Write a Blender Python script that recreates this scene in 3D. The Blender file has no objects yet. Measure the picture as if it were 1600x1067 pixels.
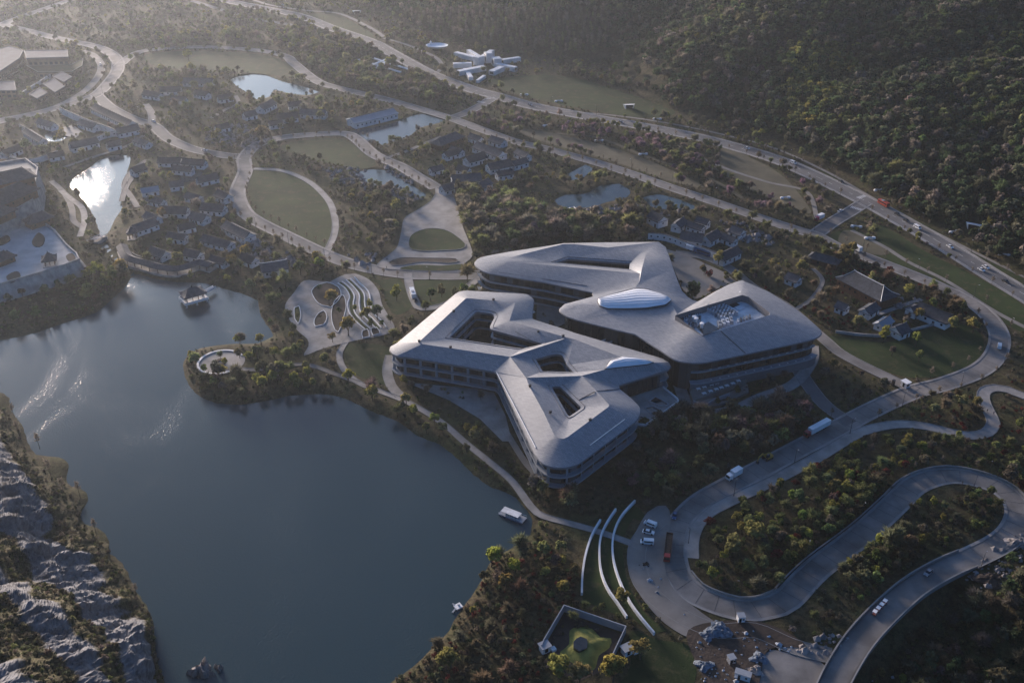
import bpy, bmesh, math, random
import numpy as np
from mathutils import Vector
R = math.radians
random.seed(11); rng = np.random.default_rng(11)
S = bpy.context.scene
COL = S.collection
# ------------------------------------------------------------------ camera, sky, sun, exposure
FP, PITCH, CAMH = 1555.6, R(31.06), 258.0
cd = bpy.data.cameras.new('camera'); cd.lens = 35.0; cd.sensor_width = 36.0
cd.clip_start = 1.0; cd.clip_end = 20000.0
cam = bpy.data.objects.new('camera', cd); COL.objects.link(cam)
cam.location = (0, 0, CAMH); cam.rotation_euler = (math.pi / 2 - PITCH, 0, 0)
S.camera = cam
SUN_AZ, SUN_EL = R(-32), R(8.5)        # azimuth from +Y (the view direction), negative = to the left
SUN_DIR = Vector((math.sin(SUN_AZ) * math.cos(SUN_EL), math.cos(SUN_AZ) * math.cos(SUN_EL), math.sin(SUN_EL)))
w = bpy.data.worlds.new('World'); S.world = w; w.use_nodes = True
nt = w.node_tree; nt.nodes.clear()
sky = nt.nodes.new('ShaderNodeTexSky'); sky.sky_type = 'NISHITA'; sky.sun_disc = False
sky.sun_elevation = SUN_EL; sky.sun_rotation = SUN_AZ
sky.altitude = 200; sky.air_density = 0.9; sky.dust_density = 6.0; sky.ozone_density = 5.5
bg = nt.nodes.new('ShaderNodeBackground'); bg.inputs['Strength'].default_value = 0.066
wo = nt.nodes.new('ShaderNodeOutputWorld')
nt.links.new(sky.outputs[0], bg.inputs[0]); nt.links.new(bg.outputs[0], wo.inputs[0])
sl = bpy.data.lights.new('sun', 'SUN'); sl.energy = 3.2; sl.angle = R(15.0); sl.color = (1.0, 0.82, 0.69)
sun = bpy.data.objects.new('sun', sl); COL.objects.link(sun)
sun.rotation_euler = SUN_DIR.to_track_quat('Z', 'Y').to_euler()
S.view_settings.view_transform = 'Standard'; S.view_settings.look = 'None'
S.view_settings.gamma = 1.0; S.view_settings.use_curve_mapping = False
S.view_settings.exposure = 1.95
S.render.engine = 'CYCLES'
S.cycles.use_denoising = True
S.cycles.max_bounces = 5; S.cycles.diffuse_bounces = 3; S.cycles.glossy_bounces = 3
S.cycles.transparent_max_bounces = 8; S.cycles.volume_bounces = 0; S.cycles.transmission_bounces = 3
S.cycles.caustics_reflective = False; S.cycles.caustics_refractive = False

# ------------------------------------------------------------------ where a place in the photograph stands in the world
SP, CP = math.sin(PITCH), math.cos(PITCH)
def G(px, py, z=0.0):
    u = (px - 800) / FP; v = (py - 533.5) / FP
    t = (z - CAMH) / -(SP + v * CP)
    return (u * t, (CP - v * SP) * t, z)
def GP(pts, z=0.0): return [G(p[0], p[1], p[2] if len(p) > 2 else z) for p in pts]
def project(x, y, z):
    x = np.asarray(x, float); y = np.asarray(y, float); z = np.asarray(z, float)
    d = y * CP - (z - CAMH) * SP; dn = -y * SP - (z - CAMH) * CP
    return 800 + FP * x / d, 533.5 + FP * dn / d, d
def smooth(pts, step=3.0, closed=False):
    P = [Vector(p) for p in pts]; n = len(P); out = []
    rngi = range(n if closed else n - 1)
    for i in rngi:
        if closed: a, b, c, d = P[(i - 1) % n], P[i], P[(i + 1) % n], P[(i + 2) % n]
        else: a, b, c, d = P[max(i - 1, 0)], P[i], P[i + 1], P[min(i + 2, n - 1)]
        k = max(1, int((c - b).length / step))
        for j in range(k):
            t = j / k
            out.append(0.5 * ((2 * b) + (c - a) * t + (2 * a - 5 * b + 4 * c - d) * t * t + (3 * b - a - 3 * c + d) * t ** 3))
    if not closed: out.append(P[-1])
    return [tuple(p) for p in out]

# ------------------------------------------------------------------ numpy helpers
def _hash(ix, iy, s):
    h = np.sin(ix * 127.1 + iy * 311.7 + s * 74.7) * 43758.5453
    return h - np.floor(h)
def vnoise(x, y, s=0):
    ix, iy = np.floor(x), np.floor(y); fx, fy = x - ix, y - iy
    fx = fx * fx * (3 - 2 * fx); fy = fy * fy * (3 - 2 * fy)
    return ((_hash(ix, iy, s) * (1 - fx) + _hash(ix + 1, iy, s) * fx) * (1 - fy)
            + (_hash(ix, iy + 1, s) * (1 - fx) + _hash(ix + 1, iy + 1, s) * fx) * fy)
def fbm(x, y, s=0, o=4):
    r, a = 0, 0.5
    for k in range(o):
        r = r + a * vnoise(x * 2 ** k, y * 2 ** k, s + k); a *= 0.5
    return r
def dist_poly(x, y, pts, closed=True):
    """distance of points to a polyline"""
    best = np.full(x.shape, 1e9); n = len(pts)
    for i in range(n if closed else n - 1):
        ax, ay = pts[i][:2]; bx, by = pts[(i + 1) % n][:2]
        dx, dy = bx - ax, by - ay; L = dx * dx + dy * dy + 1e-9
        t = np.clip(((x - ax) * dx + (y - ay) * dy) / L, 0, 1)
        best = np.minimum(best, (x - ax - t * dx) ** 2 + (y - ay - t * dy) ** 2)
    return np.sqrt(best)
def inside(x, y, pts):
    c = np.zeros(x.shape, bool); n = len(pts)
    for i in range(n):
        ax, ay = pts[i][:2]; bx, by = pts[(i + 1) % n][:2]
        if ay == by: continue
        m = ((ay > y) != (by > y)) & (x < (bx - ax) * (y - ay) / (by - ay) + ax)
        c ^= m
    return c
def bbox_sel(x, y, pts, pad):
    xs = [p[0] for p in pts]; ys = [p[1] for p in pts]
    return (x > min(xs) - pad) & (x < max(xs) + pad) & (y > min(ys) - pad) & (y < max(ys) + pad)

# ------------------------------------------------------------------ object helpers
def tag(o, label=None, cat=None, group=None, kind=None):
    if label: o['label'] = label
    if cat: o['category'] = cat
    if group: o['group'] = group
    if kind: o['kind'] = kind
    return o
def thing(name, label, cat, loc=(0, 0, 0), rz=0.0, group=None):
    o = bpy.data.objects.new(name, None); COL.objects.link(o)
    o.location = loc; o.rotation_euler = (0, 0, rz)
    o.empty_display_size = 0.5
    return tag(o, label, cat, group)
def link(name, me, parent=None, kind=None):
    o = bpy.data.objects.new(name, me); COL.objects.link(o)
    if parent is not None: o.parent = parent
    if kind: o['kind'] = kind
    return o
def copy_tree(o, parent=None):
    c = o.copy(); COL.objects.link(c); c.parent = parent
    for ch in o.children: copy_tree(ch, c)
    return c
class MB:
    def __init__(s): s.v = []; s.f = []; s.m = []; s.mi = 0
    def add(s, vs, fs):
        b = len(s.v); s.v.extend([tuple(p) for p in vs])
        for f in fs: s.f.append(tuple(b + i for i in f)); s.m.append(s.mi)
        return s
    def box(s, c, d, rz=0.0, taper=1.0):
        cx, cy, cz = c; hx, hy, hz = d[0] / 2, d[1] / 2, d[2] / 2
        ca, sa = math.cos(rz), math.sin(rz); vs = []
        for z, k in ((-hz, 1.0), (hz, taper)):
            for x, y in ((-hx, -hy), (hx, -hy), (hx, hy), (-hx, hy)):
                x, y = x * k, y * k
                vs.append((cx + x * ca - y * sa, cy + x * sa + y * ca, cz + z))
        return s.add(vs, [(3, 2, 1, 0), (4, 5, 6, 7), (0, 1, 5, 4), (1, 2, 6, 5), (2, 3, 7, 6), (3, 0, 4, 7)])
    def prism(s, poly, z0, z1, bottom=False):
        n = len(poly); a = sum(poly[i][0] * poly[(i + 1) % n][1] - poly[(i + 1) % n][0] * poly[i][1] for i in range(n))
        if a < 0: poly = poly[::-1]
        vs = [(p[0], p[1], z0) for p in poly] + [(p[0], p[1], z1) for p in poly]
        fs = [tuple(range(n, 2 * n))] + [(i, (i + 1) % n, n + (i + 1) % n, n + i) for i in range(n)]
        if bottom: fs.append(tuple(range(n))[::-1])
        return s.add(vs, fs)
    def sheet(s, poly, z):
        n = len(poly); a = sum(poly[i][0] * poly[(i + 1) % n][1] - poly[(i + 1) % n][0] * poly[i][1] for i in range(n))
        if a < 0: poly = poly[::-1]
        return s.add([(p[0], p[1], z) for p in poly], [tuple(range(n))])
    def tube(s, pts, r, n=6, closed=False, cap=True):
        P = [Vector(p) for p in pts]; m = len(P); b = len(s.v)
        rr = r if isinstance(r, (list, tuple)) else [r] * m
        for i in range(m):
            if closed: t = P[(i + 1) % m] - P[i - 1]
            else: t = P[min(i + 1, m - 1)] - P[max(i - 1, 0)]
            t = t.normalized() if t.length > 1e-9 else Vector((0, 0, 1))
            u = t.cross(Vector((0, 0, 1)) if abs(t.z) < .9 else Vector((1, 0, 0))).normalized(); v = u.cross(t)
            for k in range(n):
                a = 2 * math.pi * k / n
                s.v.append(tuple(P[i] + (u * math.cos(a) + v * math.sin(a)) * rr[i]))
        for i in range(m if closed else m - 1):
            j = (i + 1) % m
            for k in range(n):
                k2 = (k + 1) % n
                s.f.append((b + i * n + k, b + j * n + k, b + j * n + k2, b + i * n + k2)); s.m.append(s.mi)
        if cap and not closed:
            s.f.append(tuple(b + k for k in range(n))); s.m.append(s.mi)
            s.f.append(tuple(b + (m - 1) * n + k for k in range(n))[::-1]); s.m.append(s.mi)
        return s
    def lathe(s, prof, c=(0, 0, 0), n=10, sx=1.0, sy=1.0):
        b = len(s.v); m = len(prof)
        for r, z in prof:
            for k in range(n):
                a = 2 * math.pi * k / n
                s.v.append((c[0] + r * sx * math.cos(a), c[1] + r * sy * math.sin(a), c[2] + z))
        for i in range(m - 1):
            for k in range(n):
                k2 = (k + 1) % n
                s.f.append((b + i * n + k, b + i * n + k2, b + (i + 1) * n + k2, b + (i + 1) * n + k)); s.m.append(s.mi)
        s.f.append(tuple(b + (m - 1) * n + k for k in range(n))); s.m.append(s.mi)
        return s
    def ribbon(s, pts, o0, o1, z0=None, z1=None):
        """a strip along a polyline between two sideways offsets"""
        L = offset_line(pts, o0); Q = offset_line(pts, o1); n = len(pts)
        vs = [(p[0], p[1], p[2] if z0 is None else z0) for p in L] + [(p[0], p[1], p[2] if z1 is None else z1) for p in Q]
        return s.add(vs, [(i, i + 1, n + i + 1, n + i) for i in range(n - 1)])
    def wall(s, pts, z0, z1, th, closed=False):
        if closed: pts = list(pts) + [pts[0]]
        L = offset_line(pts, -th / 2); Q = offset_line(pts, th / 2); n = len(pts)
        vs = [(p[0], p[1], z0) for p in L] + [(p[0], p[1], z1) for p in L] + [(p[0], p[1], z1) for p in Q] + [(p[0], p[1], z0) for p in Q]
        fs = []
        for k in range(3):
            fs += [(k * n + i, k * n + i + 1, (k + 1) * n + i + 1, (k + 1) * n + i) for i in range(n - 1)]
        fs += [(0, n, 2 * n, 3 * n), (n - 1, 4 * n - 1, 3 * n - 1, 2 * n - 1)]
        return s.add(vs, fs)
    def mesh(s, name, mats, smooth_angle=None):
        me = bpy.data.meshes.new(name); me.from_pydata(s.v, [], s.f)
        for m in (mats if isinstance(mats, (list, tuple)) else [mats]): me.materials.append(m)
        if any(s.m): me.polygons.foreach_set('material_index', s.m)
        if smooth_angle is not None:
            me.polygons.foreach_set('use_smooth', [True] * len(me.polygons))
            me.set_sharp_from_angle(angle=R(smooth_angle))
        me.update(); return me
    def build(s, name, mats, parent=None, kind=None, smooth_angle=None):
        return link(name, s.mesh(name, mats, smooth_angle), parent, kind)
def offset_line(pts, o):
    n = len(pts); out = []
    closed = n > 2 and (Vector(pts[0]) - Vector(pts[-1])).length < 1e-6
    for i in range(n):
        a = Vector(pts[(i - 1) if i > 0 else (n - 2 if closed else 0)]); b = Vector(pts[i]); c = Vector(pts[(i + 1) if i < n - 1 else (1 if closed else n - 1)])
        d0 = (b - a).xy; d1 = (c - b).xy
        if d0.length < 1e-6: d0 = d1
        if d1.length < 1e-6: d1 = d0
        d0 = d0.normalized() if d0.length > 0 else Vector((1, 0)); d1 = d1.normalized() if d1.length > 0 else d0
        n0 = Vector((-d0.y, d0.x)); n1 = Vector((-d1.y, d1.x)); m = n0 + n1
        if m.length < 0.2: m = n0.copy()
        m = m.normalized(); k = 1 / max(0.45, m.dot(n0))
        out.append((b.x + m.x * o * k, b.y + m.y * o * k, b.z))
    return out

# ------------------------------------------------------------------ materials
def mat(name, col, rough=0.8, var=0.25, scale=0.3, col2=None, metal=0.0, bump=0.0, bscale=None, spec=0.3, coord='Object', detail=4.0, tintv=0.0, emit=None, es=0.0, fac=(0.35, 0.65)):
    m = bpy.data.materials.new(name); m.use_nodes = True; t = m.node_tree; N = t.nodes; L = t.links
    b = N['Principled BSDF']; b.inputs['Roughness'].default_value = rough; b.inputs['Metallic'].default_value = metal
    b.inputs['Specular IOR Level'].default_value = spec
    if col2 is None: col2 = tuple(c * (1 - var) for c in col); col = tuple(c * (1 + var * .6) for c in col)
    tc = N.new('ShaderNodeTexCoord'); nz = N.new('ShaderNodeTexNoise'); nz.inputs['Scale'].default_value = scale
    nz.inputs['Detail'].default_value = detail; nz.inputs['Roughness'].default_value = 0.6
    L.new(tc.outputs[coord], nz.inputs['Vector'])
    cr = N.new('ShaderNodeValToRGB'); cr.color_ramp.elements[0].position = fac[0]; cr.color_ramp.elements[1].position = fac[1]
    cr.color_ramp.elements[0].color = (*col2, 1); cr.color_ramp.elements[1].color = (*col, 1)
    L.new(nz.outputs['Fac'], cr.inputs[0]); out = cr.outputs[0]
    if tintv:
        oi = N.new('ShaderNodeObjectInfo'); mp = N.new('ShaderNodeMapRange'); mp.inputs[3].default_value = 1 - tintv; mp.inputs[4].default_value = 1 + tintv
        L.new(oi.outputs['Random'], mp.inputs[0]); mx = N.new('ShaderNodeVectorMath'); mx.operation = 'SCALE'
        L.new(out, mx.inputs[0]); L.new(mp.outputs[0], mx.inputs['Scale']); out = mx.outputs[0]
    L.new(out, b.inputs['Base Color'])
    if bump:
        n2 = N.new('ShaderNodeTexNoise'); n2.inputs['Scale'].default_value = bscale or scale * 8; n2.inputs['Detail'].default_value = 5
        L.new(tc.outputs[coord], n2.inputs['Vector']); bp = N.new('ShaderNodeBump'); bp.inputs['Strength'].default_value = bump; bp.inputs['Distance'].default_value = 0.3
        L.new(n2.outputs['Fac'], bp.inputs['Height']); L.new(bp.outputs[0], b.inputs['Normal'])
    if emit: b.inputs['Emission Color'].default_value = (*emit, 1); b.inputs['Emission Strength'].default_value = es
    return m
def leaf_mat(name, transl=0.42):
    m = bpy.data.materials.new(name); m.use_nodes = True; t = m.node_tree; N = t.nodes; L = t.links; N.clear()
    o = N.new('ShaderNodeOutputMaterial'); d = N.new('ShaderNodeBsdfDiffuse'); tr = N.new('ShaderNodeBsdfTranslucent'); mx = N.new('ShaderNodeMixShader'); mx.inputs[0].default_value = transl
    a = N.new('ShaderNodeAttribute'); a.attribute_type = 'INSTANCER'; a.attribute_name = 'tint'
    v = N.new('ShaderNodeAttribute'); v.attribute_type = 'GEOMETRY'; v.attribute_name = 'shade'
    s = N.new('ShaderNodeVectorMath'); s.operation = 'SCALE'
    L.new(a.outputs['Vector'], s.inputs[0]); L.new(v.outputs['Fac'], s.inputs['Scale'])
    L.new(s.outputs[0], d.inputs[0]); L.new(s.outputs[0], tr.inputs[0])
    L.new(d.outputs[0], mx.inputs[1]); L.new(tr.outputs[0], mx.inputs[2]); L.new(mx.outputs[0], o.inputs[0])
    return m
M = {}
M['white'] = mat('white_plaster', (.66, .66, .66), .7, .15, .15)
M['whitemetal'] = mat('white_metal', (.75, .75, .75), .35, .08, .3)
M['asphalt'] = mat('asphalt', (.12, .118, .12), .9, .25, .06, bump=.15, bscale=2)
M['concrete_road'] = mat('concrete_road', (.19, .178, .168), .9, .38, .07, bump=.15, bscale=2)
M['paving'] = mat('paving', (.27, .255, .24), .85, .3, .12, bump=.1, bscale=1)
M['stone_path'] = mat('stone_path', (.19, .178, .165), .9, .2, .1)
M['forty'] = mat('fort_yard_paving', (.42, .41, .40), .85, .2, .15)
M['kerb'] = mat('kerb_stone', (.22, .215, .21), .8, .15, .3)
M['lawn'] = mat('lawn_grass', (.038, .054, .020), .9, .3, .03, col2=(.024, .031, .014), bump=.5, bscale=1.5)
def lawn_mat(name, a, b_, c):
    m = mat(name, a, .95, .3, .035, col2=b_, bump=.5, bscale=1.5, spec=.1); t = m.node_tree; N = t.nodes; L = t.links; p = N['Principled BSDF']; src = p.inputs['Base Color'].links[0].from_socket
    tc = N.new('ShaderNodeTexCoord'); n = N.new('ShaderNodeTexNoise'); n.inputs['Scale'].default_value = .16; n.inputs['Detail'].default_value = 7; n.inputs['Roughness'].default_value = .7; L.new(tc.outputs['Object'], n.inputs[0])
    r = N.new('ShaderNodeValToRGB'); r.color_ramp.elements[0].position = .52; r.color_ramp.elements[1].position = .70; r.color_ramp.elements[0].color = (0, 0, 0, 1); r.color_ramp.elements[1].color = (1, 1, 1, 1); L.new(n.outputs['Fac'], r.inputs[0])
    x = N.new('ShaderNodeMix'); x.data_type = 'RGBA'; L.new(r.outputs[0], x.inputs['Factor']); L.new(src, x.inputs[6]); x.inputs[7].default_value = (*c, 1); L.new(x.outputs[2], p.inputs['Base Color']); return m
M['lawn'] = lawn_mat('park_lawn', (.040, .060, .020), (.022, .032, .013), (.075, .066, .034))
M['drygrass'] = mat('dry_grass', (.085, .075, .045), .9, .3, .08, bump=.5, bscale=1.2)
M['soil'] = mat('planting_soil', (.055, .04, .032), .95, .4, .1, bump=.6, bscale=1.0)
M['tile'] = mat('grey_roof_tile', (.066, .070, .080), .85, spec=.12, var=.3, scale=.6, bump=.3, bscale=4, tintv=.3) if True else mat('x', (.060, .060, .066), .6, .3, .6, bump=.3, bscale=4, tintv=.3)
M['timber'] = mat('dark_timber', (.10, .05, .03), .7, .3, .8)
M['glassdark'] = mat('dark_window_glass', (.02, .025, .03), .08, .3, .3, spec=.6)
M['stonewall'] = mat('fort_stone', (.38, .35, .325), .85, .35, .25, bump=.8, bscale=.8)
M['rock'] = mat('garden_rock', (.26, .235, .225), .9, .5, .3, bump=.8, bscale=1.0)
M['bark'] = mat('tree_bark', (.10, .075, .055), .9, .3, 1.0)
M['blackmetal'] = mat('dark_metal', (.03, .03, .033), .5, .2, 1.0)
M['tyre'] = mat('tyre_rubber', (.015, .015, .015), .9, .1, 1.0)
M['leaf'] = leaf_mat('foliage')
# ================================================================== LAND: outlines measured on the ground plane
LAKE = [(-60,540),(0,532),(50,522),(100,505),(150,489),(175,468),(200,444),(206,432),(192,418),(178,405),(165,394),(156,384),(157,368),(150,345),(138,322),(122,303),(110,292),(114,279),(135,266),(160,248),(185,241),(203,245),(200,262),(193,285),(188,305),(190,325),(178,345),(170,362),(166,378),(172,390),(184,404),(200,419),(218,429),(237,435),(275,441),(320,443),(350,452),(380,460),(402,470),(405,490),(416,508),(426,526),(402,537),(365,537),(330,540),(302,547),(287,562),(285,575),(291,596),(307,617),(337,630),(375,633),(415,627),(450,619),(505,616),(537,622),(575,641),(625,661),(650,681),(687,695),(712,715),(737,740),(762,760),(785,768),(803,776),(818,792),(832,812),(828,836),(806,852),(780,866),(760,884),(750,910),(732,936),(714,960),(696,993),(670,1016),(650,1037),(625,1055),(600,1072),(560,1130),(300,1130),(262,1075),(248,1040),(243,1005),(240,970),(230,945),(212,920),(200,892),(190,876),(170,862),(172,842),(160,827),(135,818),(122,806),(132,794),(141,778),(133,765),(108,758),(104,744),(110,726),(100,715),(55,709),(44,690),(36,664),(19,642),(15,620),(0,611),(-60,607)]
PONDS = [[(362,124),(385,118),(410,117),(440,128),(470,135),(498,145),(480,149),(450,146),(428,140),(420,152),(402,156),(388,145),(372,135)],
         [(545,206),(590,198),(622,190),(650,180),(690,178),(692,190),(655,200),(640,212),(600,226),(582,222)],
         [(556,270),(575,265),(600,266),(622,278),(642,290),(662,302),(668,310),(655,308),(640,298),(612,292),(585,290),(566,280)],
         [(866,313),(885,305),(915,303),(940,290),(965,288),(985,300),(975,310),(950,315),(930,322),(900,325),(878,322)],
         [(1005,308),(1030,304),(1060,312),(1085,322),(1082,328),(1050,328),(1020,324)],
         [(888,272),(915,258),(928,264),(910,278),(893,283)],
         [(281,276),(292,268),(308,266),(318,270),(302,282),(286,286)],
         [(70,210),(95,203),(108,212),(92,222),(74,220)]]
WZ = -1.5
WATERS = [smooth(GP(LAKE, WZ), 6, True)] + [smooth(GP(p, -.5), 6, True) for p in PONDS]
WLEV = [WZ] + [-.5] * len(PONDS)
HILLFOOT = [(520,-60),(560,0),(640,36),(700,62),(760,78),(850,86),(950,98),(962,126),(1010,155),(1070,178),(1130,188),(1200,213),(1262,242),(1330,284),(1420,332),(1500,372),(1600,432),(1720,510),(1900,640)]
HF = GP(HILLFOOT); HILLPOLY = HF + [(2600, 200, 0), (2600, 3500, 0), (HF[0][0], 3500, 0)]
GULLY = GP([(1185,1016),(1250,1018),(1292,1030),(1330,1000),(1385,945),(1440,908),(1490,880),(1530,905),(1580,950),(1660,1010),(1760,1200),(1150,1200)])
CLIFFSHORE = GP([p for p in LAKE if p[0] < 262 and p[1] > 600], WZ)
CLIFFPOLY = GP([(-60,600)], WZ) + CLIFFSHORE[::-1] + GP([(300,1130), (262,1200), (-400, 1300), (-500,600)], WZ)
def height(x, y):
    x = np.asarray(x, float); y = np.asarray(y, float); h = np.zeros(x.shape)
    far = bbox_sel(x, y, HILLPOLY, 5)
    m = np.zeros(x.shape, bool); m[far] = inside(x[far], y[far], HILLPOLY)
    if m.any():
        d = dist_poly(x[m], y[m], HF, False)
        n = fbm(x[m] / 170, y[m] / 170, 3, 4) - .47
        n2 = fbm(x[m] / 45, y[m] / 45, 9, 3) - .45
        hh = .44 * d * np.exp(-d / 900) + n * np.minimum(d * .55, 90) + n2 * np.minimum(d * .25, 16)
        h[m] = np.maximum(hh, np.minimum(d * .1, 3))
    for P, wz in zip(WATERS, WLEV):
        s = bbox_sel(x, y, P, 14)
        if not s.any(): continue
        d = dist_poly(x[s], y[s], P); ins = inside(x[s], y[s], P)
        lim = np.where(ins, np.maximum(wz - d * .5, wz - 4.0), np.minimum(wz + d * .35, 0.0))
        h[s] = np.where(ins, lim, np.where(d < 9, np.minimum(h[s], lim), h[s]))
    s = bbox_sel(x, y, GULLY, 5)
    if s.any():
        ins = inside(x[s], y[s], GULLY); d = dist_poly(x[s], y[s], GULLY)
        h[s] = np.where(ins, -np.minimum(d * .75, 9.5), h[s])
    return h
def H1(x, y): return float(height(np.array([x]), np.array([y]))[0])
def GT(px, py):
    z = 0.0
    for _ in range(7):
        p = G(px, py, z); z = .5 * z + .5 * H1(p[0], p[1])
    return (p[0], p[1], H1(p[0], p[1]))
def grow(a, b, step, far, k=1.35):
    mid = list(np.arange(a, b + step, step)); s = step; lo = []; x = a
    while x > -far: s *= k; x -= s; lo.append(x)
    s = step; hi = []; x = mid[-1]
    while x < far: s *= k; x += s; hi.append(x)
    return np.array(lo[::-1] + mid + hi)
GX = grow(-620, 760, 4.0, 9000); GY = grow(100, 1330, 4.0, 9000)
XX, YY = np.meshgrid(GX, GY); ZZ = height(XX.ravel(), YY.ravel()).reshape(XX.shape)
ny, nx = XX.shape
gv = np.stack([XX.ravel(), YY.ravel(), ZZ.ravel()], 1)
ii = (np.arange(ny - 1)[:, None] * nx + np.arange(nx - 1)[None, :]).ravel()
gf = np.stack([ii, ii + 1, ii + nx + 1, ii + nx], 1)
me = bpy.data.meshes.new('ground'); me.vertices.add(len(gv)); me.vertices.foreach_set('co', gv.ravel().astype(np.float32))
me.loops.add(gf.size); me.loops.foreach_set('vertex_index', gf.ravel().astype(np.int32))
me.polygons.add(len(gf)); me.polygons.foreach_set('loop_start', np.arange(0, gf.size, 4, dtype=np.int32))
me.polygons.foreach_set('use_smooth', np.ones(len(gf), bool)); me.update(); me.validate()
def ground_mat():
    m = bpy.data.materials.new('ground_soil_and_grass'); m.use_nodes = True; t = m.node_tree; N = t.nodes; L = t.links; b = N['Principled BSDF']
    b.inputs['Roughness'].default_value = .95; b.inputs['Specular IOR Level'].default_value = .1
    tc = N.new('ShaderNodeTexCoord')
    def noise(sc, det=5):
        n = N.new('ShaderNodeTexNoise'); n.inputs['Scale'].default_value = sc; n.inputs['Detail'].default_value = det; n.inputs['Roughness'].default_value = .65
        L.new(tc.outputs['Object'], n.inputs['Vector']); return n.outputs['Fac']
    def ramp(src, els):
        r = N.new('ShaderNodeValToRGB'); e = r.color_ramp.elements
        while len(e) < len(els): e.new(.5)
        for k, (p, c) in enumerate(els): e[k].position = p; e[k].color = (*c, 1)
        L.new(src, r.inputs[0]); return r.outputs[0]
    A = ramp(noise(.02), [(.36, (.050, .052, .022)), (.50, (.075, .062, .036)), (.64, (.060, .068, .028))])
    B = ramp(noise(.35), [(.35, (.4, .4, .4)), (.6, (1.1, 1.1, 1.1))])
    C = ramp(noise(2.2, 3), [(.35, (.65, .65, .65)), (.65, (1.35, 1.3, 1.25))])
    x = N.new('ShaderNodeVectorMath'); x.operation = 'MULTIPLY'; L.new(A, x.inputs[0]); L.new(B, x.inputs[1])
    y = N.new('ShaderNodeVectorMath'); y.operation = 'MULTIPLY'; L.new(x.outputs[0], y.inputs[0]); L.new(C, y.inputs[1])
    L.new(y.outputs[0], b.inputs['Base Color'])
    bp = N.new('ShaderNodeBump'); bp.inputs['Strength'].default_value = .8; bp.inputs['Distance'].default_value = .5
    L.new(noise(.9, 4), bp.inputs['Height']); L.new(bp.outputs[0], b.inputs['Normal'])
    return m
me.materials.append(ground_mat())
link('ground', me, kind='structure')

# ------------------------------------------------------------------ water
def water_mat():
    m = bpy.data.materials.new('lake_water'); m.use_nodes = True; t = m.node_tree; N = t.nodes; L = t.links; b = N['Principled BSDF']
    b.inputs['Base Color'].default_value = (.026, .048, .057, 1); b.inputs['Roughness'].default_value = .13; b.inputs['IOR'].default_value = 1.33
    b.inputs['Specular IOR Level'].default_value = .5
    tc = N.new('ShaderNodeTexCoord')
    def noise(sc, det, stretch=(1, 1, 1), dist=0):
        mp = N.new('ShaderNodeMapping'); mp.inputs['Scale'].default_value = stretch; L.new(tc.outputs['Object'], mp.inputs[0])
        n = N.new('ShaderNodeTexNoise'); n.inputs['Scale'].default_value = sc; n.inputs['Detail'].default_value = det; n.inputs['Distortion'].default_value = dist
        L.new(mp.outputs[0], n.inputs['Vector']); return n.outputs['Fac']
    patch = noise(.016, 3, (1.3, .8, 1), .8)
    r = N.new('ShaderNodeMapRange'); r.inputs[1].default_value = .42; r.inputs[2].default_value = .68; r.inputs[3].default_value = .10; r.inputs[4].default_value = .52
    L.new(patch, r.inputs[0])
    bp = N.new('ShaderNodeBump'); bp.inputs['Distance'].default_value = .30
    L.new(r.outputs[0], bp.inputs['Strength']); L.new(noise(1.7, 2, (1, .75, 1)), bp.inputs['Height'])
    L.new(bp.outputs[0], b.inputs['Normal'])
    return m
M['water'] = water_mat()
mb = MB(); mb.sheet([p[:2] for p in smooth(GP(LAKE, WZ), 6, True)], WZ)
# the sheet runs a little under its banks so that the shore is where the ground meets it
lk = GP(LAKE, WZ); cx = sum(p[0] for p in lk) / len(lk)
mb = MB(); big = GP([(-200,500),(0,500),(60,470),(150,420),(60,300),(100,240),(210,225),(240,300),(215,400),(300,415),(440,440),(470,520),(560,560),(700,660),(880,780),(860,900),(760,1020),(660,1150),(200,1250),(-400,1300)], WZ)
mb.sheet([p[:2] for p in big], WZ); mb.build('lake_water', M['water'], kind='structure')
for P in PONDS:
    c = GP(P, -.5); mx = sum(p[0] for p in c) / len(c); my = sum(p[1] for p in c) / len(c)
    mb = MB(); mb.sheet([(mx + (p[0] - mx) * 1.06, my + (p[1] - my) * 1.06) for p in c], -.5)
    mb.build('pond_water', M['water'], kind='structure')

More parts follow.
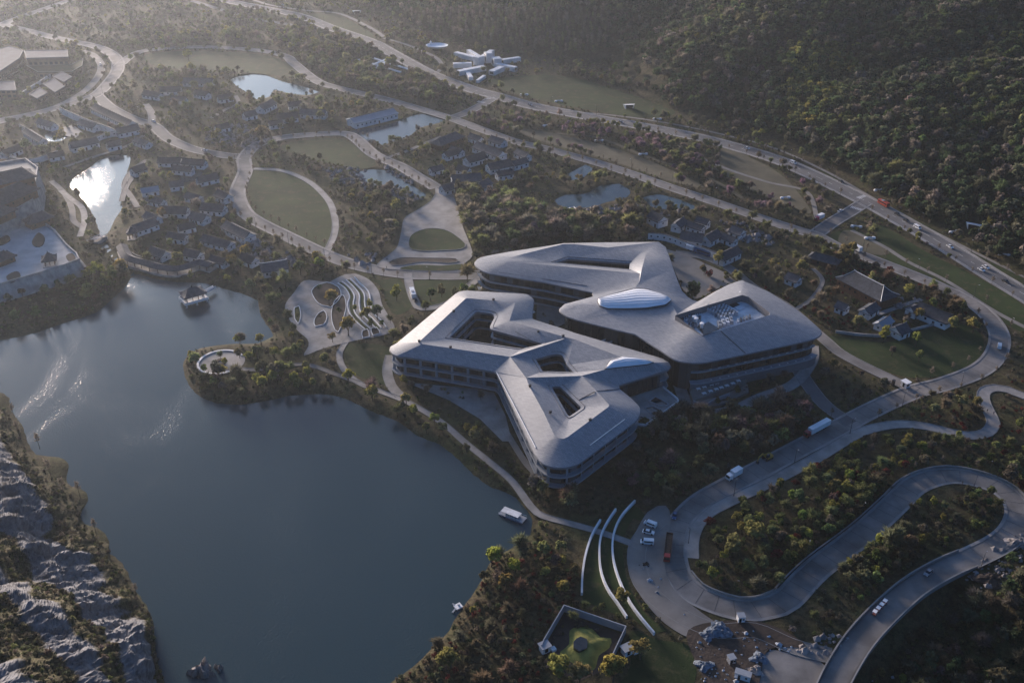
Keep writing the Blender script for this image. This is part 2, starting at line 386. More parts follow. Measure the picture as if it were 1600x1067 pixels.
# ------------------------------------------------------------------ rock cliff over the lake (bottom left)
ROWS = [  # photo outline, height, rockiness
 ([(-90,606),(0,613),(19,642),(37,665),(55,709),(102,716),(108,744),(134,766),(141,778),(122,806),(160,828),(172,843),(170,863),(200,884),(212,920),(231,945),(241,970),(244,1025),(258,1066),(290,1100),(345,1130)], -2.5, 0),
 ([(-90,640),(0,660),(12,690),(25,715),(45,738),(62,760),(80,790),(95,810),(115,828),(135,845),(150,862),(172,885),(185,915),(205,940),(228,965),(234,990),(240,1030),(250,1066),(275,1095),(330,1130)], 2.5, .1),
 ([(-90,680),(0,700),(15,719),(45,746),(67,779),(82,803),(95,825),(112,850),(130,874),(147,890),(150,905),(160,925),(175,945),(200,965),(226,975),(236,1005),(240,1035),(246,1068),(262,1095),(310,1130)], 7, .5),
 ([(-90,700),(0,722),(10,745),(25,775),(45,810),(58,835),(75,860),(92,885),(108,905),(118,918),(130,932),(145,948),(160,958),(190,972),(215,985),(225,1010),(232,1040),(236,1072),(245,1095),(280,1130)], 17, 1),
 ([(-90,745),(0,770),(8,790),(18,815),(35,840),(50,860),(65,885),(85,908),(104,918),(112,924),(120,935),(135,952),(150,965),(172,985),(195,1000),(205,1025),(212,1050),(216,1075),(222,1095),(245,1130)], 25, .9),
 ([(-90,800),(-10,840),(0,858),(10,872),(25,885),(40,900),(58,915),(76,926),(92,932),(102,940),(112,950),(122,965),(135,980),(150,1000),(168,1020),(178,1040),(184,1060),(188,1080),(192,1100),(205,1130)], 29, .15),
 ([(-90,860),(-20,885),(-5,900),(5,912),(15,922),(28,935),(42,948),(58,960),(70,968),(80,978),(92,988),(102,1000),(114,1014),(125,1030),(138,1046),(146,1060),(150,1075),(153,1090),(156,1105),(165,1130)], 43, 1),
 ([(-100,930),(-30,940),(-15,950),(-5,962),(5,970),(15,980),(28,990),(40,1000),(50,1008),(58,1016),(68,1026),(78,1036),(88,1048),(96,1060),(104,1072),(110,1084),(114,1096),(117,1106),(120,1116),(125,1130)], 48, .2),
 ([(-110,1000),(-50,1005),(-35,1010),(-25,1020),(-15,1030),(-5,1038),(8,1048),(18,1056),(26,1064),(34,1072),(42,1080),(50,1090),(58,1100),(64,1108),(70,1114),(74,1120),(78,1126),(80,1130),(82,1134),(85,1140)], 62, .6),
 ([(-160,1060),(-110,1070),(-90,1080),(-80,1090),(-70,1100),(-60,1110),(-50,1118),(-40,1124),(-30,1130),(-25,1136),(-20,1142),(-15,1148),(-10,1154),(-6,1158),(-2,1162),(0,1166),(2,1170),(4,1172),(6,1174),(8,1178)], 70, .3),
]
def resample(pts, n):
    P = np.array(pts, float); d = np.r_[0, np.cumsum(np.linalg.norm(np.diff(P[:, :2], axis=0), axis=1))]
    t = np.linspace(0, d[-1], n); return np.stack([np.interp(t, d, P[:, k]) for k in range(3)], 1)
NC, SUB = 300, 12
rows = [resample(GP(p, z), NC) for p, z, r in ROWS]; rk = [r for _, _, r in ROWS]
Lc, Rc = [], []
for i in range(len(rows) - 1):
    for k in range(SUB):
        t = k / SUB; Lc.append(rows[i] * (1 - t) + rows[i + 1] * t); Rc.append(rk[i] * (1 - t) + rk[i + 1] * t)
Lc.append(rows[-1]); Rc.append(rk[-1])
cv = np.array(Lc); rr = np.array(Rc)[:, None] * np.ones((1, NC))
ru, rv = np.meshgrid(np.arange(NC), np.arange(len(Lc)))
X, Y, Zc = cv[..., 0].copy(), cv[..., 1].copy(), cv[..., 2].copy()
edge = np.clip(rv / SUB, 0, 1)
q = X * .75 + Y * .66; p_ = -X * .66 + Y * .75        # strata run down the slope
n1 = fbm(q / 18, p_ / 7 + Zc / 9, 21, 5) - .48; n2 = np.abs(fbm(q / 7, p_ / 3 + Zc / 4, 33, 4) - .47) * 2
n3 = fbm(X / 2.2 + Zc / 2, Y / 2.2, 41, 3) - .45
amp = edge * (.35 + rr)
Zc = Zc + amp * (n1 * 9 - n2 * 3.2 + n3 * .7); X = X + amp * (n1 * 5 - n2 * 1.2); Y = Y + amp * (n3 * .8 + n2 * 1.0)
rock = np.clip(rr + (fbm(X / 9, Y / 9 + Zc / 12, 52, 4) - .5) * 1.1, 0, 1)
cvv = np.stack([X, Y, Zc], -1).reshape(-1, 3); nr = len(Lc)
ii = (np.arange(nr - 1)[:, None] * NC + np.arange(NC - 1)[None, :]).ravel()
cf = np.stack([ii, ii + NC, ii + NC + 1, ii + 1], 1)
me = bpy.data.meshes.new('rock_cliff'); me.from_pydata(cvv.tolist(), [], cf.tolist())
at = me.attributes.new('rock', 'FLOAT', 'POINT'); at.data.foreach_set('value', rock.ravel().astype(np.float32))
def cliff_mat():
    m = bpy.data.materials.new('cliff_rock_and_scrub'); m.use_nodes = True; t = m.node_tree; N = t.nodes; L = t.links; b = N['Principled BSDF']
    b.inputs['Roughness'].default_value = .9; b.inputs['Specular IOR Level'].default_value = .15
    tc = N.new('ShaderNodeTexCoord')
    def noise(sc, det=6):
        n = N.new('ShaderNodeTexNoise'); n.inputs['Scale'].default_value = sc; n.inputs['Detail'].default_value = det; n.inputs['Roughness'].default_value = .7
        L.new(tc.outputs['Object'], n.inputs['Vector']); return n.outputs['Fac']
    def ramp(src, els):
        r = N.new('ShaderNodeValToRGB'); e = r.color_ramp.elements
        while len(e) < len(els): e.new(.5)
        for k, (p, c) in enumerate(els): e[k].position = p; e[k].color = (*c, 1)
        L.new(src, r.inputs[0]); return r.outputs[0]
    rk_ = ramp(noise(.28), [(.30, (.07, .07, .075)), (.48, (.165, .165, .175)), (.70, (.27, .268, .278))])
    vg = ramp(noise(.3), [(.35, (.045, .036, .022)), (.55, (.085, .072, .032)), (.7, (.062, .068, .026))])
    a = N.new('ShaderNodeAttribute'); a.attribute_name = 'rock'
    s = N.new('ShaderNodeMath'); s.operation = 'ADD'; L.new(a.outputs['Fac'], s.inputs[0])
    k = N.new('ShaderNodeMapRange'); k.inputs[3].default_value = -.22; k.inputs[4].default_value = .22; L.new(noise(.8), k.inputs[0]); L.new(k.outputs[0], s.inputs[1])
    f = ramp(s.outputs[0], [(.42, (0, 0, 0)), (.56, (1, 1, 1))])
    mx = N.new('ShaderNodeMix'); mx.data_type = 'RGBA'; L.new(f, mx.inputs['Factor']); L.new(vg, mx.inputs[6]); L.new(rk_, mx.inputs[7])
    L.new(mx.outputs[2], b.inputs['Base Color'])
    bp = N.new('ShaderNodeBump'); bp.inputs['Strength'].default_value = .9; bp.inputs['Distance'].default_value = .8; L.new(noise(.9), bp.inputs['Height']); L.new(bp.outputs[0], b.inputs['Normal'])
    return m
me.materials.append(cliff_mat()); link('rock_cliff', me, kind='structure')
CLIFFV = cvv[(rock.ravel() < .45)]

# ------------------------------------------------------------------ roads, paths, paving, lawns
BLOCK = []            # ('poly', pts, pad) or ('line', pts, half width): nothing grows here
zroad = [0.05]
def road(name, px, width, m, kerb=.35, step=3.0, z=None, world=None, walk=0.0):
    pts = smooth(world or GP(px), step)
    if z is None: zroad[0] += .004; z = zroad[0]
    mb = MB(); mb.ribbon(pts, width / 2, -width / 2, z, z)
    if kerb:
        mb.mi = 1
        for sgn in (1, -1):
            a = sgn * width / 2
            mb.wall(offset_line(pts, a + sgn * kerb / 2), z - .1, z + .13, kerb)
    if walk:
        mb.mi = 2
        for sgn in (1, -1):
            a = sgn * (width / 2 + kerb); b_ = sgn * (width / 2 + kerb + walk)
            lo, hi = (b_, a) if sgn < 0 else (a, b_)
            mb.ribbon(pts, hi, lo, z + .11, z + .11)
    mb.build(name, [m, M['kerb'], M['paving']], kind='structure')
    BLOCK.append(('line', pts[::3] + [pts[-1]], width / 2 + walk + .8))
    return pts
def patch(name, px, m, z=None, smoothed=True, kerb=0.0, block=True, km=None, kh=.14):
    pts = GP(px)
    if smoothed: pts = smooth(pts, 3.0, True)
    if z is None: zroad[0] += .004; z = zroad[0]
    mb = MB(); mb.sheet([p[:2] for p in pts], z)
    if kerb: mb.mi = 1; mb.wall(pts, z - .05, z + kh, kerb, closed=True)
    o = mb.build(name, [m, km or M['kerb']], kind='structure')
    if block: BLOCK.append(('poly', pts[::2], .8))
    return pts
LAWNS = []
def lawn(px, m=None, kerb=0.0, z=.02, smoothed=True):
    LAWNS.append(patch('lawn', px, m or M['lawn'], z=z + len(LAWNS) * .0015, kerb=kerb, block=False, smoothed=smoothed))
    BLOCK.append(('lawn', LAWNS[-1][::2], 0))
HIGHWAY = [(280,-14),(330,-3),(400,11),(467,25),(520,45),(580,66),(615,85),(675,117),(737,140),(775,150),(832,166),(925,184),(1000,197),(1100,217),(1200,245),(1262,270),(1350,313),(1400,340),(1480,386),(1550,430),(1600,460),(1690,516)]
p_high = road('highway', HIGHWAY, 12.5, M['asphalt'], walk=1.6)
p_hb = road('side_road', [(250,-10),(300,2),(350,17),(400,30),(460,40),(508,46)], 6, M['asphalt'])
LOOP = [(185,104),(205,88),(232,79),(312,74),(400,79),(445,88),(460,100),(495,127),(532,139),(600,155),(660,172),(687,180),(712,188),(800,220),(850,232),(950,260),(1050,294),(1125,319),(1200,345),(1250,361),(1275,368),(1307,385),(1362,405),(1450,440),(1512,470),(1542,492),(1557,512),(1562,532),(1553,558),(1527,580),(1475,600),(1425,613),(1362,641),(1300,674),(1237,707),(1200,727),(1150,753),(1100,781),(1072,806),(1056,830),(1051,862),(1060,900),(1082,925),(1120,943),(1162,953),(1200,949),(1230,936),(1275,890),(1350,832),(1400,786),(1427,760),(1462,746),(1500,744),(1550,757),(1580,777),(1592,802),(1584,828),(1560,850),(1512,874)]
p_loop = road('park_road', LOOP, 8.0, M['concrete_road'], walk=.9)
BRIDGE_PX = [(1512,874),(1475,890),(1425,920),(1375,965),(1340,1005),(1312,1050),(1296,1085),(1280,1130)]
p_link = road('link_road', [(1275,366),(1300,348),(1325,333),(1352,316)], 8, M['asphalt'], walk=.8)
p_link2 = road('link_road', [(700,186),(725,178),(750,166),(772,152)], 8, M['asphalt'], walk=.8)
p_val = road('valley_road', [(-60,204),(0,190),(67,175),(125,158),(152,147),(172,127),(184,108),(180,90),(155,75),(112,65),(87,60),(37,47),(7,39),(25,30),(62,17),(112,0),(150,-14)], 9, M['concrete_road'], walk=1.2)
p_inner = road('side_road', [(-50,196),(0,187),(75,171),(125,148),(152,122),(158,102),(145,86),(128,80)], 6, M['concrete_road'])
p_val2 = road('valley_road', [(150,148),(172,168),(207,186),(240,197),(262,216),(300,233),(350,243),(380,245)], 8, M['asphalt'], walk=1.0)
road('side_road', [(237,192),(236,176),(227,163)], 5, M['stone_path'])
p_ring = road('park_road', [(670,430),(650,430),(600,424),(550,413),(507,397),(450,370),(400,345),(380,328),(371,300),(383,268),(382,247),(400,228),(437,216),(487,211),(535,209),(556,217),(585,242),(625,260),(650,275),(682,294)], 7.5, M['concrete_road'], walk=1.3)
road('park_road', [(664,430),(712,431),(765,428),(800,421)], 7.5, M['concrete_road'], walk=1.0)
road('garden_path', [(392,264),(440,267),(482,284),(512,312),(523,340),(522,367),(508,398)], 3.6, M['paving'])
RIBBON = [(1680,640),(1600,619),(1575,609),(1556,606),(1540,610),(1536,622),(1544,642),(1552,660),(1542,676),(1517,681),(1487,676),(1450,667),(1412,663),(1375,667),(1337,679),(1275,716),(1200,755),(1140,783),(1100,806),(1082,836),(1080,872)]
road('footpath', RIBBON, 5.0, M['paving'], z=.16)
road('footpath', [(1300,1025),(1240,1010),(1180,985),(1120,985),(1060,960),(1010,920),(995,880),(1000,845),(1030,812)], 6.5, M['stone_path'], kerb=.2)
road('footpath', [(1005,856),(940,832),(880,815),(848,806),(830,792),(800,752),(765,722),(725,690),(690,660),(640,630),(590,610),(560,598),(538,578),(530,555),(540,535),(552,520)], 2.8, M['paving'], kerb=.2)
road('footpath', [(560,598),(520,583),(480,570),(440,572),(400,578),(375,576)], 2.4, M['stone_path'], kerb=.15)
road('footpath', [(775,648),(800,690),(825,728),(850,752)], 2.4, M['stone_path'], kerb=.15)
road('footpath', [(610,555),(605,580),(612,604),(625,618)], 4.5, M['paving'], kerb=.2)
road('side_road', [(637,427),(640,447),(648,470),(660,482),(700,474),(735,445),(762,424)], 4.2, M['paving'])
road('side_road', [(1055,395),(1100,402),(1140,420),(1175,448),(1230,480),(1285,528),(1320,556),(1400,596),(1432,610)], 6.0, M['concrete_road'])
road('side_road', [(1240,565),(1262,600),(1290,634),(1330,662)], 6.5, M['asphalt'])
road('side_road', [(1060,600),(1075,632),(1100,645),(1145,640),(1190,620),(1240,600),(1268,565),(1270,540)], 5.0, M['paving'])
road('trail', [(830,172),(905,176),(985,184),(1060,196),(1135,212),(1210,232),(1290,268),(1350,302),(1420,342),(1500,383),(1570,418),(1640,452)], 2.6, M['stone_path'], kerb=0)
road('trail', [(600,58),(575,42),(530,22),(480,17),(420,8),(380,-6)], 4.5, M['stone_path'], kerb=0)
road('trail', [(600,60),(640,72),(680,90),(690,105),(678,118)], 4.0, M['stone_path'], kerb=0)
road('trail', [(1060,230),(1130,262),(1200,285),(1260,300),(1276,340)], 3, M['stone_path'], kerb=0)
road('trail', [(750,180),(830,205),(930,215),(1010,245),(1100,275),(1160,310)], 3, M['drygrass'], kerb=0)
road('trail', [(1330,360),(1380,385),(1420,410),(1480,440),(1560,490),(1640,530)], 3, M['stone_path'], kerb=0)
road('garden_path', [(190,315),(196,295),(205,280),(214,265)], 3.2, M['stone_path'], kerb=.2)
road('garden_path', [(215,324),(203,305),(194,290),(205,268),(230,250)], 3.2, M['stone_path'], kerb=.2)
road('garden_path', [(80,283),(100,302),(112,325),(115,345),(128,355)], 3.2, M['stone_path'], kerb=.2)
road('garden_path', [(125,370),(132,345),(128,325),(112,312),(95,298)], 3.4, M['paving'], kerb=.2)
road('garden_path', [(100,262),(140,248),(200,228),(225,212)], 2.6, M['stone_path'], kerb=.2)
road('garden_path', [(600,248),(635,237),(660,226),(690,214)], 3, M['stone_path'], kerb=.2)
road('garden_path', [(330,185),(352,172),(372,162),(368,150)], 3, M['stone_path'], kerb=.2)
road('garden_path', [(1230,490),(1265,470),(1285,440),(1270,420)], 2.2, M['stone_path'], kerb=.15)
road('garden_path', [(1440,468),(1410,478),(1390,485),(1370,492)], 2.6, M['paving'], kerb=.15)
road('garden_path', [(1310,520),(1340,524),(1385,525),(1430,515),(1470,505)], 1.6, M['paving'], kerb=.15)
# dashed centre lines on the highway and on the park road
def dashes(pts, z, off=0.0, on=4.0, gap=6.0, wd=.18):
    mb = MB(); P = [Vector(p) for p in offset_line(pts, off)]; acc = 0.0
    for a, b in zip(P, P[1:]):
        if acc % (on + gap) < on: mb.ribbon([tuple(a), tuple(b)], wd / 2, -wd / 2, z, z)
        acc += (b - a).length
    mb.build('lane_marking', M['white'], kind='structure')
dashes(p_high, .10); dashes(p_high, .10, 5.9, 9, .1, .14); dashes(p_high, .10, -5.9, 9, .1, .14)
mb = MB()
for a_, b_ in zip(p_loop[::2], p_loop[2::2]):
    d_ = Vector(b_) - Vector(a_)
    if project(a_[0], a_[1], 0)[1] > 420: mb.box((a_[0], a_[1], .092), (.12, 7.9, .012), math.atan2(d_.y, d_.x))
mb.build('expansion_joint', M['blackmetal'], kind='structure')
# crossing stripes at the highway junctions
mb = MB()
for (px, py, a) in ((1338,326,-.75),(1346,308,.6),(752,160,-.6),(766,154,.3)):
    x, y, _ = G(px, py)
    for k in range(7): mb.box((x + (k - 3) * 1.1 * math.cos(a), y + (k - 3) * 1.1 * math.sin(a), .135), (.5, 3.2, .01), a)
mb.build('zebra_crossing', M['white'], kind='structure')
patch('plaza', [(682,292),(703,294),(712,317),(722,352),(736,388),(737,402),(724,414),(722,424),(640,423),(590,417),(610,397),(621,386),(627,364),(632,342),(650,330),(670,317),(680,304)], M['paving'], kerb=.3)
lawn([(640,388),(643,368),(670,358),(700,362),(727,382),(720,390),(695,392),(660,393)], z=.42, kerb=.4)
lawn([(607,411),(625,404),(660,404),(712,405),(717,409),(700,412),(660,410),(630,415),(612,415)], M['soil'], z=.42, kerb=.3)
lawn([(625,421),(650,415),(690,416),(722,414),(718,422),(680,424)], z=.42)
lawn([(390,268),(440,270),(478,286),(508,312),(518,340),(516,366),(502,391),(455,368),(405,340),(390,318),(385,292)])
lawn([(440,228),(490,217),(530,217),(548,224),(580,246),(586,258),(560,264),(500,252),(455,240)])
lawn([(230,85),(310,80),(400,85),(445,97),(470,120),(430,118),(360,112),(280,108),(235,100)])
lawn([(760,128),(800,120),(860,118),(905,124),(960,140),(1000,152),(1048,164),(1050,180),(1000,184),(920,172),(850,158),(790,142)])
lawn([(470,25),(520,22),(560,40),(590,60),(560,55),(510,38)])
lawn([(1290,372),(1330,358),(1380,380),(1420,402),(1400,412),(1350,398),(1310,384)])
lawn([(1300,525),(1380,535),(1430,520),(1490,505),(1530,520),(1535,550),(1505,578),(1450,590),(1405,586),(1350,566),(1310,545)])
lawn([(1375,352),(1450,395),(1540,440),(1600,480),(1600,520),(1500,462),(1420,425),(1380,395)])
lawn([(1280,262),(1360,306),(1440,348),(1540,402),(1600,436),(1600,450),(1500,392),(1400,334),(1300,280)])
lawn([(560,432),(590,438),(622,436),(634,452),(644,478),(620,492),(606,478),(598,452),(585,440)])
lawn([(648,440),(690,436),(740,434),(735,448),(700,470),(668,478),(652,462)])
lawn([(1010,815),(990,810),(975,840),(975,880),(985,920),(1010,960),(1042,985),(1020,990),(985,960),(960,925),(945,880),(950,830),(975,790),(1000,795)], z=.03)
lawn([(920,852),(935,830),(945,860),(948,900),(960,940),(985,965),(940,950),(905,925)])
lawn([(985,985),(1030,1000),(1080,1010),(1085,1066),(1040,1100),(960,1090),(985,1040)])
lawn([(540,540),(600,540),(615,560),(610,600),(580,595),(550,580)], z=.025)
lawn([(1320,360),(1352,372),(1390,395),(1365,398),(1330,386),(1310,378)], M['drygrass'], z=.06)
lawn([(1130,232),(1190,255),(1230,282),(1268,332),(1235,322),(1180,300),(1130,270)], M['drygrass'])
lawn([(800,200),(880,212),(960,232),(1040,262),(1100,292),(1050,284),(950,250),(850,222)], M['drygrass'])
# the terraced paving with planting beds west of the hotel
patch('terrace_paving', [(475,439),(459,458),(446,476),(449,494),(465,517),(480,530),(482,541),(475,556),(505,545),(553,533),(599,524),(617,514),(605,490),(597,476),(591,454),(576,437),(555,428),(540,429),(524,436),(515,441),(500,440)], M['paving'])
for q, mm in (([(487,455),(497,446),(511,442),(528,449),(533,462),(525,474),(517,481),(503,478),(493,470)], 'soil'), ([(460,482),(467,479),(470,494),(466,507),(461,500)], 'lawn'), ([(491,501),(498,490),(506,486),(511,496),(506,508),(493,511)], 'soil'),
              ([(524,470),(536,462),(541,478),(536,500),(528,520),(520,508),(518,488)], 'soil'), ([(566,518),(574,515),(577,527),(567,529)], 'soil'), ([(580,514),(588,512),(594,522),(583,525)], 'soil')):
    patch('planting_bed', q, M[mm], z=.34, kerb=.35, km=M['white'], block=False, kh=.25)
for k in range(5):
    f = k / 4
    a = [(528 + 26 * f, 443 - 8 * f), (540 + 22 * f, 452 - 8 * f), (546 + 30 * f, 464 - 6 * f), (543 + 36 * f, 476 + 0 * f), (546 + 36 * f, 490 + 0 * f), (556 + 38 * f, 503 - 2 * f), (570 + 34 * f, 515 - 2 * f)]
    pts = smooth(GP(a), 2.0)
    mb = MB(); mb.wall(pts, 0, .55 + .12 * k, .55)
    tag(mb.build('terrace_wall', M['white']), ['lowest pale curved garden wall, nearest the dark planted bed', 'second pale curved wall up from the dark planted bed', 'middle pale curved wall of the terraced garden', 'fourth pale curved wall, next below the topmost of the terraces', 'topmost pale curved wall beside the lawn of the terraces'][k], 'garden wall', 'curved walls of the terraced garden')
    mb = MB(); mb.ribbon(pts, -.5, -2.0, .3 + .01 * k, .3 + .01 * k); mb.build('lawn', M['lawn'] if k % 2 else M['paving'], kind='structure')
# round plaza on the lake promontory
c = G(345, 566); ring = [(c[0] + 11.5 * math.cos(a), c[1] + 11.5 * math.sin(a), 0) for a in np.linspace(0, 2 * math.pi, 41)[:-1]]
mb = MB(); mb.sheet([p[:2] for p in ring], .09); mb.build('round_plaza', M['paving'], kind='structure'); BLOCK.append(('poly', ring, 0))
for r0, r1, mm, zz in ((10.2, 11.2, 'white', .5), (1.2, 3.0, 'soil', .5)):
    for k_ in (0,):
        mb = MB(); n_ = 40; aa = np.linspace(.6, 2 * math.pi - .4, n_); mb.wall([(c[0] + (r0 + r1) / 2 * math.cos(a), c[1] + (r0 + r1) / 2 * math.sin(a), 0) for a in aa], 0, zz, r1 - r0); mb.build('plaza_seat_wall' if mm == 'white' else 'plaza_planter', M[mm], kind='structure')
# yards
patch('yard', [(1035,388),(1070,398),(1130,425),(1150,440),(1120,452),(1105,462),(1085,468),(1066,452),(1052,418)], M['stone_path'], smoothed=False)
patch('car_park', [(1012,800),(1040,790),(1048,812),(1042,850),(1040,890),(1056,925),(1100,960),(1130,985),(1090,1000),(1040,975),(1000,930),(984,890),(986,850)], M['stone_path'])
patch('yard', [(1195,1020),(1240,1022),(1290,1040),(1272,1100),(1180,1100)], M['concrete_road'], z=.0, block=False)
patch('yard', [(1075,985),(1130,970),(1200,975),(1260,1010),(1200,1015),(1180,1080),(1120,1085),(1085,1030)], M['soil'])
patch('fort_yard', [(0,385),(60,375),(85,362),(118,400),(122,410),(60,425),(0,440),(-60,448),(-60,395)], M['paving'], smoothed=False)
patch('garden_yard', [(95,200),(115,196),(130,208),(118,216),(98,212)], M['paving'], smoothed=False)
patch('garden_yard', [(32,218),(58,208),(70,222),(48,232)], M['paving'], smoothed=False)
patch('garden_yard', [(635,598),(770,610),(790,650),(800,690),(785,690),(750,655),(700,625)], M['paving'], smoothed=False)
patch('garden_yard', [(1362,462),(1385,457),(1394,478),(1380,482)], M['paving'], smoothed=False)
patch('garden_yard', [(840,440),(905,448),(930,470),(895,500),(870,512),(838,500)], M['stone_path'], smoothed=False)
# ================================================================== THE TWO HOTEL BUILDINGS
def roof_mat():
    m = bpy.data.materials.new('roof_metal_shingle'); m.use_nodes = True; t = m.node_tree; N = t.nodes; L = t.links; b = N['Principled BSDF']
    b.inputs['Roughness'].default_value = .5; b.inputs['Metallic'].default_value = .0; b.inputs['Specular IOR Level'].default_value = .25
    tc = N.new('ShaderNodeTexCoord'); mp = N.new('ShaderNodeMapping'); mp.inputs['Rotation'].default_value = (0, 0, .55); L.new(tc.outputs['Object'], mp.inputs[0])
    br = N.new('ShaderNodeTexBrick'); br.inputs['Scale'].default_value = 1.0; br.inputs['Brick Width'].default_value = 1.6; br.inputs['Row Height'].default_value = .8
    br.inputs['Mortar Size'].default_value = .045; br.inputs['Color1'].default_value = (.215, .222, .240, 1); br.inputs['Color2'].default_value = (.295, .300, .315, 1); br.inputs['Mortar'].default_value = (.13, .135, .147, 1)
    L.new(mp.outputs[0], br.inputs['Vector'])
    nz = N.new('ShaderNodeTexNoise'); nz.inputs['Scale'].default_value = .08; nz.inputs['Detail'].default_value = 6; L.new(tc.outputs['Object'], nz.inputs['Vector'])
    mr = N.new('ShaderNodeMapRange'); mr.inputs[1].default_value = .3; mr.inputs[2].default_value = .7; mr.inputs[3].default_value = .93; mr.inputs[4].default_value = 1.06; L.new(nz.outputs['Fac'], mr.inputs[0])
    sc = N.new('ShaderNodeVectorMath'); sc.operation = 'SCALE'; L.new(br.outputs['Color'], sc.inputs[0]); L.new(mr.outputs[0], sc.inputs['Scale']); L.new(sc.outputs[0], b.inputs['Base Color'])
    bp = N.new('ShaderNodeBump'); bp.inputs['Strength'].default_value = .35; bp.inputs['Distance'].default_value = .05; L.new(br.outputs['Fac'], bp.inputs['Height']); bp.invert = True; L.new(bp.outputs[0], b.inputs['Normal'])
    return m
M['roof'] = roof_mat()
M['fascia'] = mat('roof_fascia', (.15, .15, .16), .7, .1, .3, spec=.1)
M['slab'] = mat('balcony_band', (.27, .29, .32), .4, .1, .2)
def pane_mat():
    m = bpy.data.materials.new('facade_glass'); m.use_nodes = True; t = m.node_tree; N = t.nodes; L = t.links; b = N['Principled BSDF']
    oi = N.new('ShaderNodeObjectInfo'); r = N.new('ShaderNodeValToRGB'); e = r.color_ramp.elements; e[0].color = (.012, .017, .022, 1); e[1].color = (.10, .13, .16, 1); e[0].position = .35
    k = e.new(.62); k.color = (.03, .038, .045, 1)
    k = e.new(.9); k.color = (.09, .085, .085, 1)
    L.new(oi.outputs['Random'], r.inputs[0]); L.new(r.outputs[0], b.inputs['Base Color']); b.inputs['Roughness'].default_value = .1; b.inputs['Specular IOR Level'].default_value = .35
    return m
M['pane'] = pane_mat()
M['panewarm'] = mat('timber_backed_glass', (.085, .045, .028), .2, .5, .5, spec=.6, tintv=.5)
M['skylight'] = mat('white_skylight_membrane', (.80, .81, .83), .3, .05, .2)
M['deck'] = mat('plant_deck', (.62, .64, .66), .6, .25, .25)
M['unit'] = mat('air_handler_metal', (.36, .38, .41), .5, .15, .5, tintv=.75)
M['white_light'] = mat('plain_white_lamp', (.72, .72, .70), .6, .02, 1)  # plain white colour, gives no light

def loft_faces(mb, A, B):
    """triangles between two polylines, walked by arc length; a single point fans"""
    A = [Vector(p) for p in A]; B = [Vector(p) for p in B]
    def par(P):
        d = [0.0]
        for a, b in zip(P, P[1:]): d.append(d[-1] + (b - a).length)
        return [x / d[-1] if d[-1] > 0 else 0 for x in d]
    ta, tb = par(A), par(B); i = j = 0
    def dens(P, n):       # extra points so that bent surfaces stay smooth
        return P
    while i < len(A) - 1 or j < len(B) - 1:
        if j == len(B) - 1 or (i < len(A) - 1 and ta[i + 1] <= tb[j + 1]):
            tri = (A[i], A[i + 1], B[j]); i += 1
        else:
            tri = (A[i], B[j + 1], B[j]); j += 1
        n = (tri[1] - tri[0]).cross(tri[2] - tri[0])
        if n.length < 1e-6: continue
        if n.z < 0: tri = (tri[0], tri[2], tri[1])
        mb.add([tuple(p) for p in tri], [(0, 1, 2)])
def weld(me, dist=.03):
    bm = bmesh.new(); bm.from_mesh(me); bmesh.ops.remove_doubles(bm, verts=bm.verts, dist=dist); bm.to_mesh(me); bm.free()
def roof_mesh(name, strips, parent, ang=9, sub=2):
    mb = MB()
    for A, B in strips: loft_faces(mb, A, B)
    me = mb.mesh(name, M['roof']); weld(me)
    bm = bmesh.new(); bm.from_mesh(me)
    bmesh.ops.recalc_face_normals(bm, faces=bm.faces)
    if sum(f.normal.z * f.calc_area() for f in bm.faces) < 0: bmesh.ops.reverse_faces(bm, faces=bm.faces)
    bm.to_mesh(me); bm.free()
    me.polygons.foreach_set('use_smooth', [True] * len(me.polygons)); me.set_sharp_from_angle(angle=R(ang)); me.update()
    return link(name, me, parent)
def loop_dedupe(pts, d=.3):
    out = []
    for p in pts:
        if not out or (Vector(p) - Vector(out[-1])).length > d: out.append(p)
    if (Vector(out[0]) - Vector(out[-1])).length < d: out.pop()
    return out
def ring_offset(loop, o):
    L = offset_line(list(loop) + [loop[0]], o)[:-1]
    return L
def ccw(loop):
    a = sum(loop[i][0] * loop[(i + 1) % len(loop)][1] - loop[(i + 1) % len(loop)][0] * loop[i][1] for i in range(len(loop)))
    return loop if a > 0 else loop[::-1]
def pathlen(P): return sum((Vector(b) - Vector(a)).length for a, b in zip(P, P[1:]))
def along(P, step):
    """points every `step` along a polyline"""
    out = [Vector(P[0])]; left = step
    for a, b in zip(P, P[1:]):
        a = Vector(a); b = Vector(b); L = (b - a).length; pos = 0.0
        while L - pos >= left: pos += left; out.append(a.lerp(b, pos / L)); left = step
        left -= L - pos
    if (out[-1] - Vector(P[-1])).length > step * .3: out.append(Vector(P[-1]))
    else: out[-1] = Vector(P[-1])
    return out
def fascia(loop, parent, drop=1.3, over=2.4):
    loop = ccw(loop); n = len(loop); lo = [(p[0], p[1], p[2] - drop) for p in loop]; mb = MB()
    mid = [(p[0], p[1], p[2] - drop * .45) for p in ring_offset(loop, -.35)]
    inn = [(p[0], p[1], p[2] - drop) for p in ring_offset(loop, over)]
    mb.add(list(loop) + mid + lo + inn, [(n + i, n + (i + 1) % n, (i + 1) % n, i) for i in range(n)] + [(2 * n + i, 2 * n + (i + 1) % n, n + (i + 1) % n, n + i) for i in range(n)]
           + [(3 * n + i, 3 * n + (i + 1) % n, 2 * n + (i + 1) % n, 2 * n + i) for i in range(n)])
    mb.build('roof_fascia', M['fascia'], parent, smooth_angle=30)
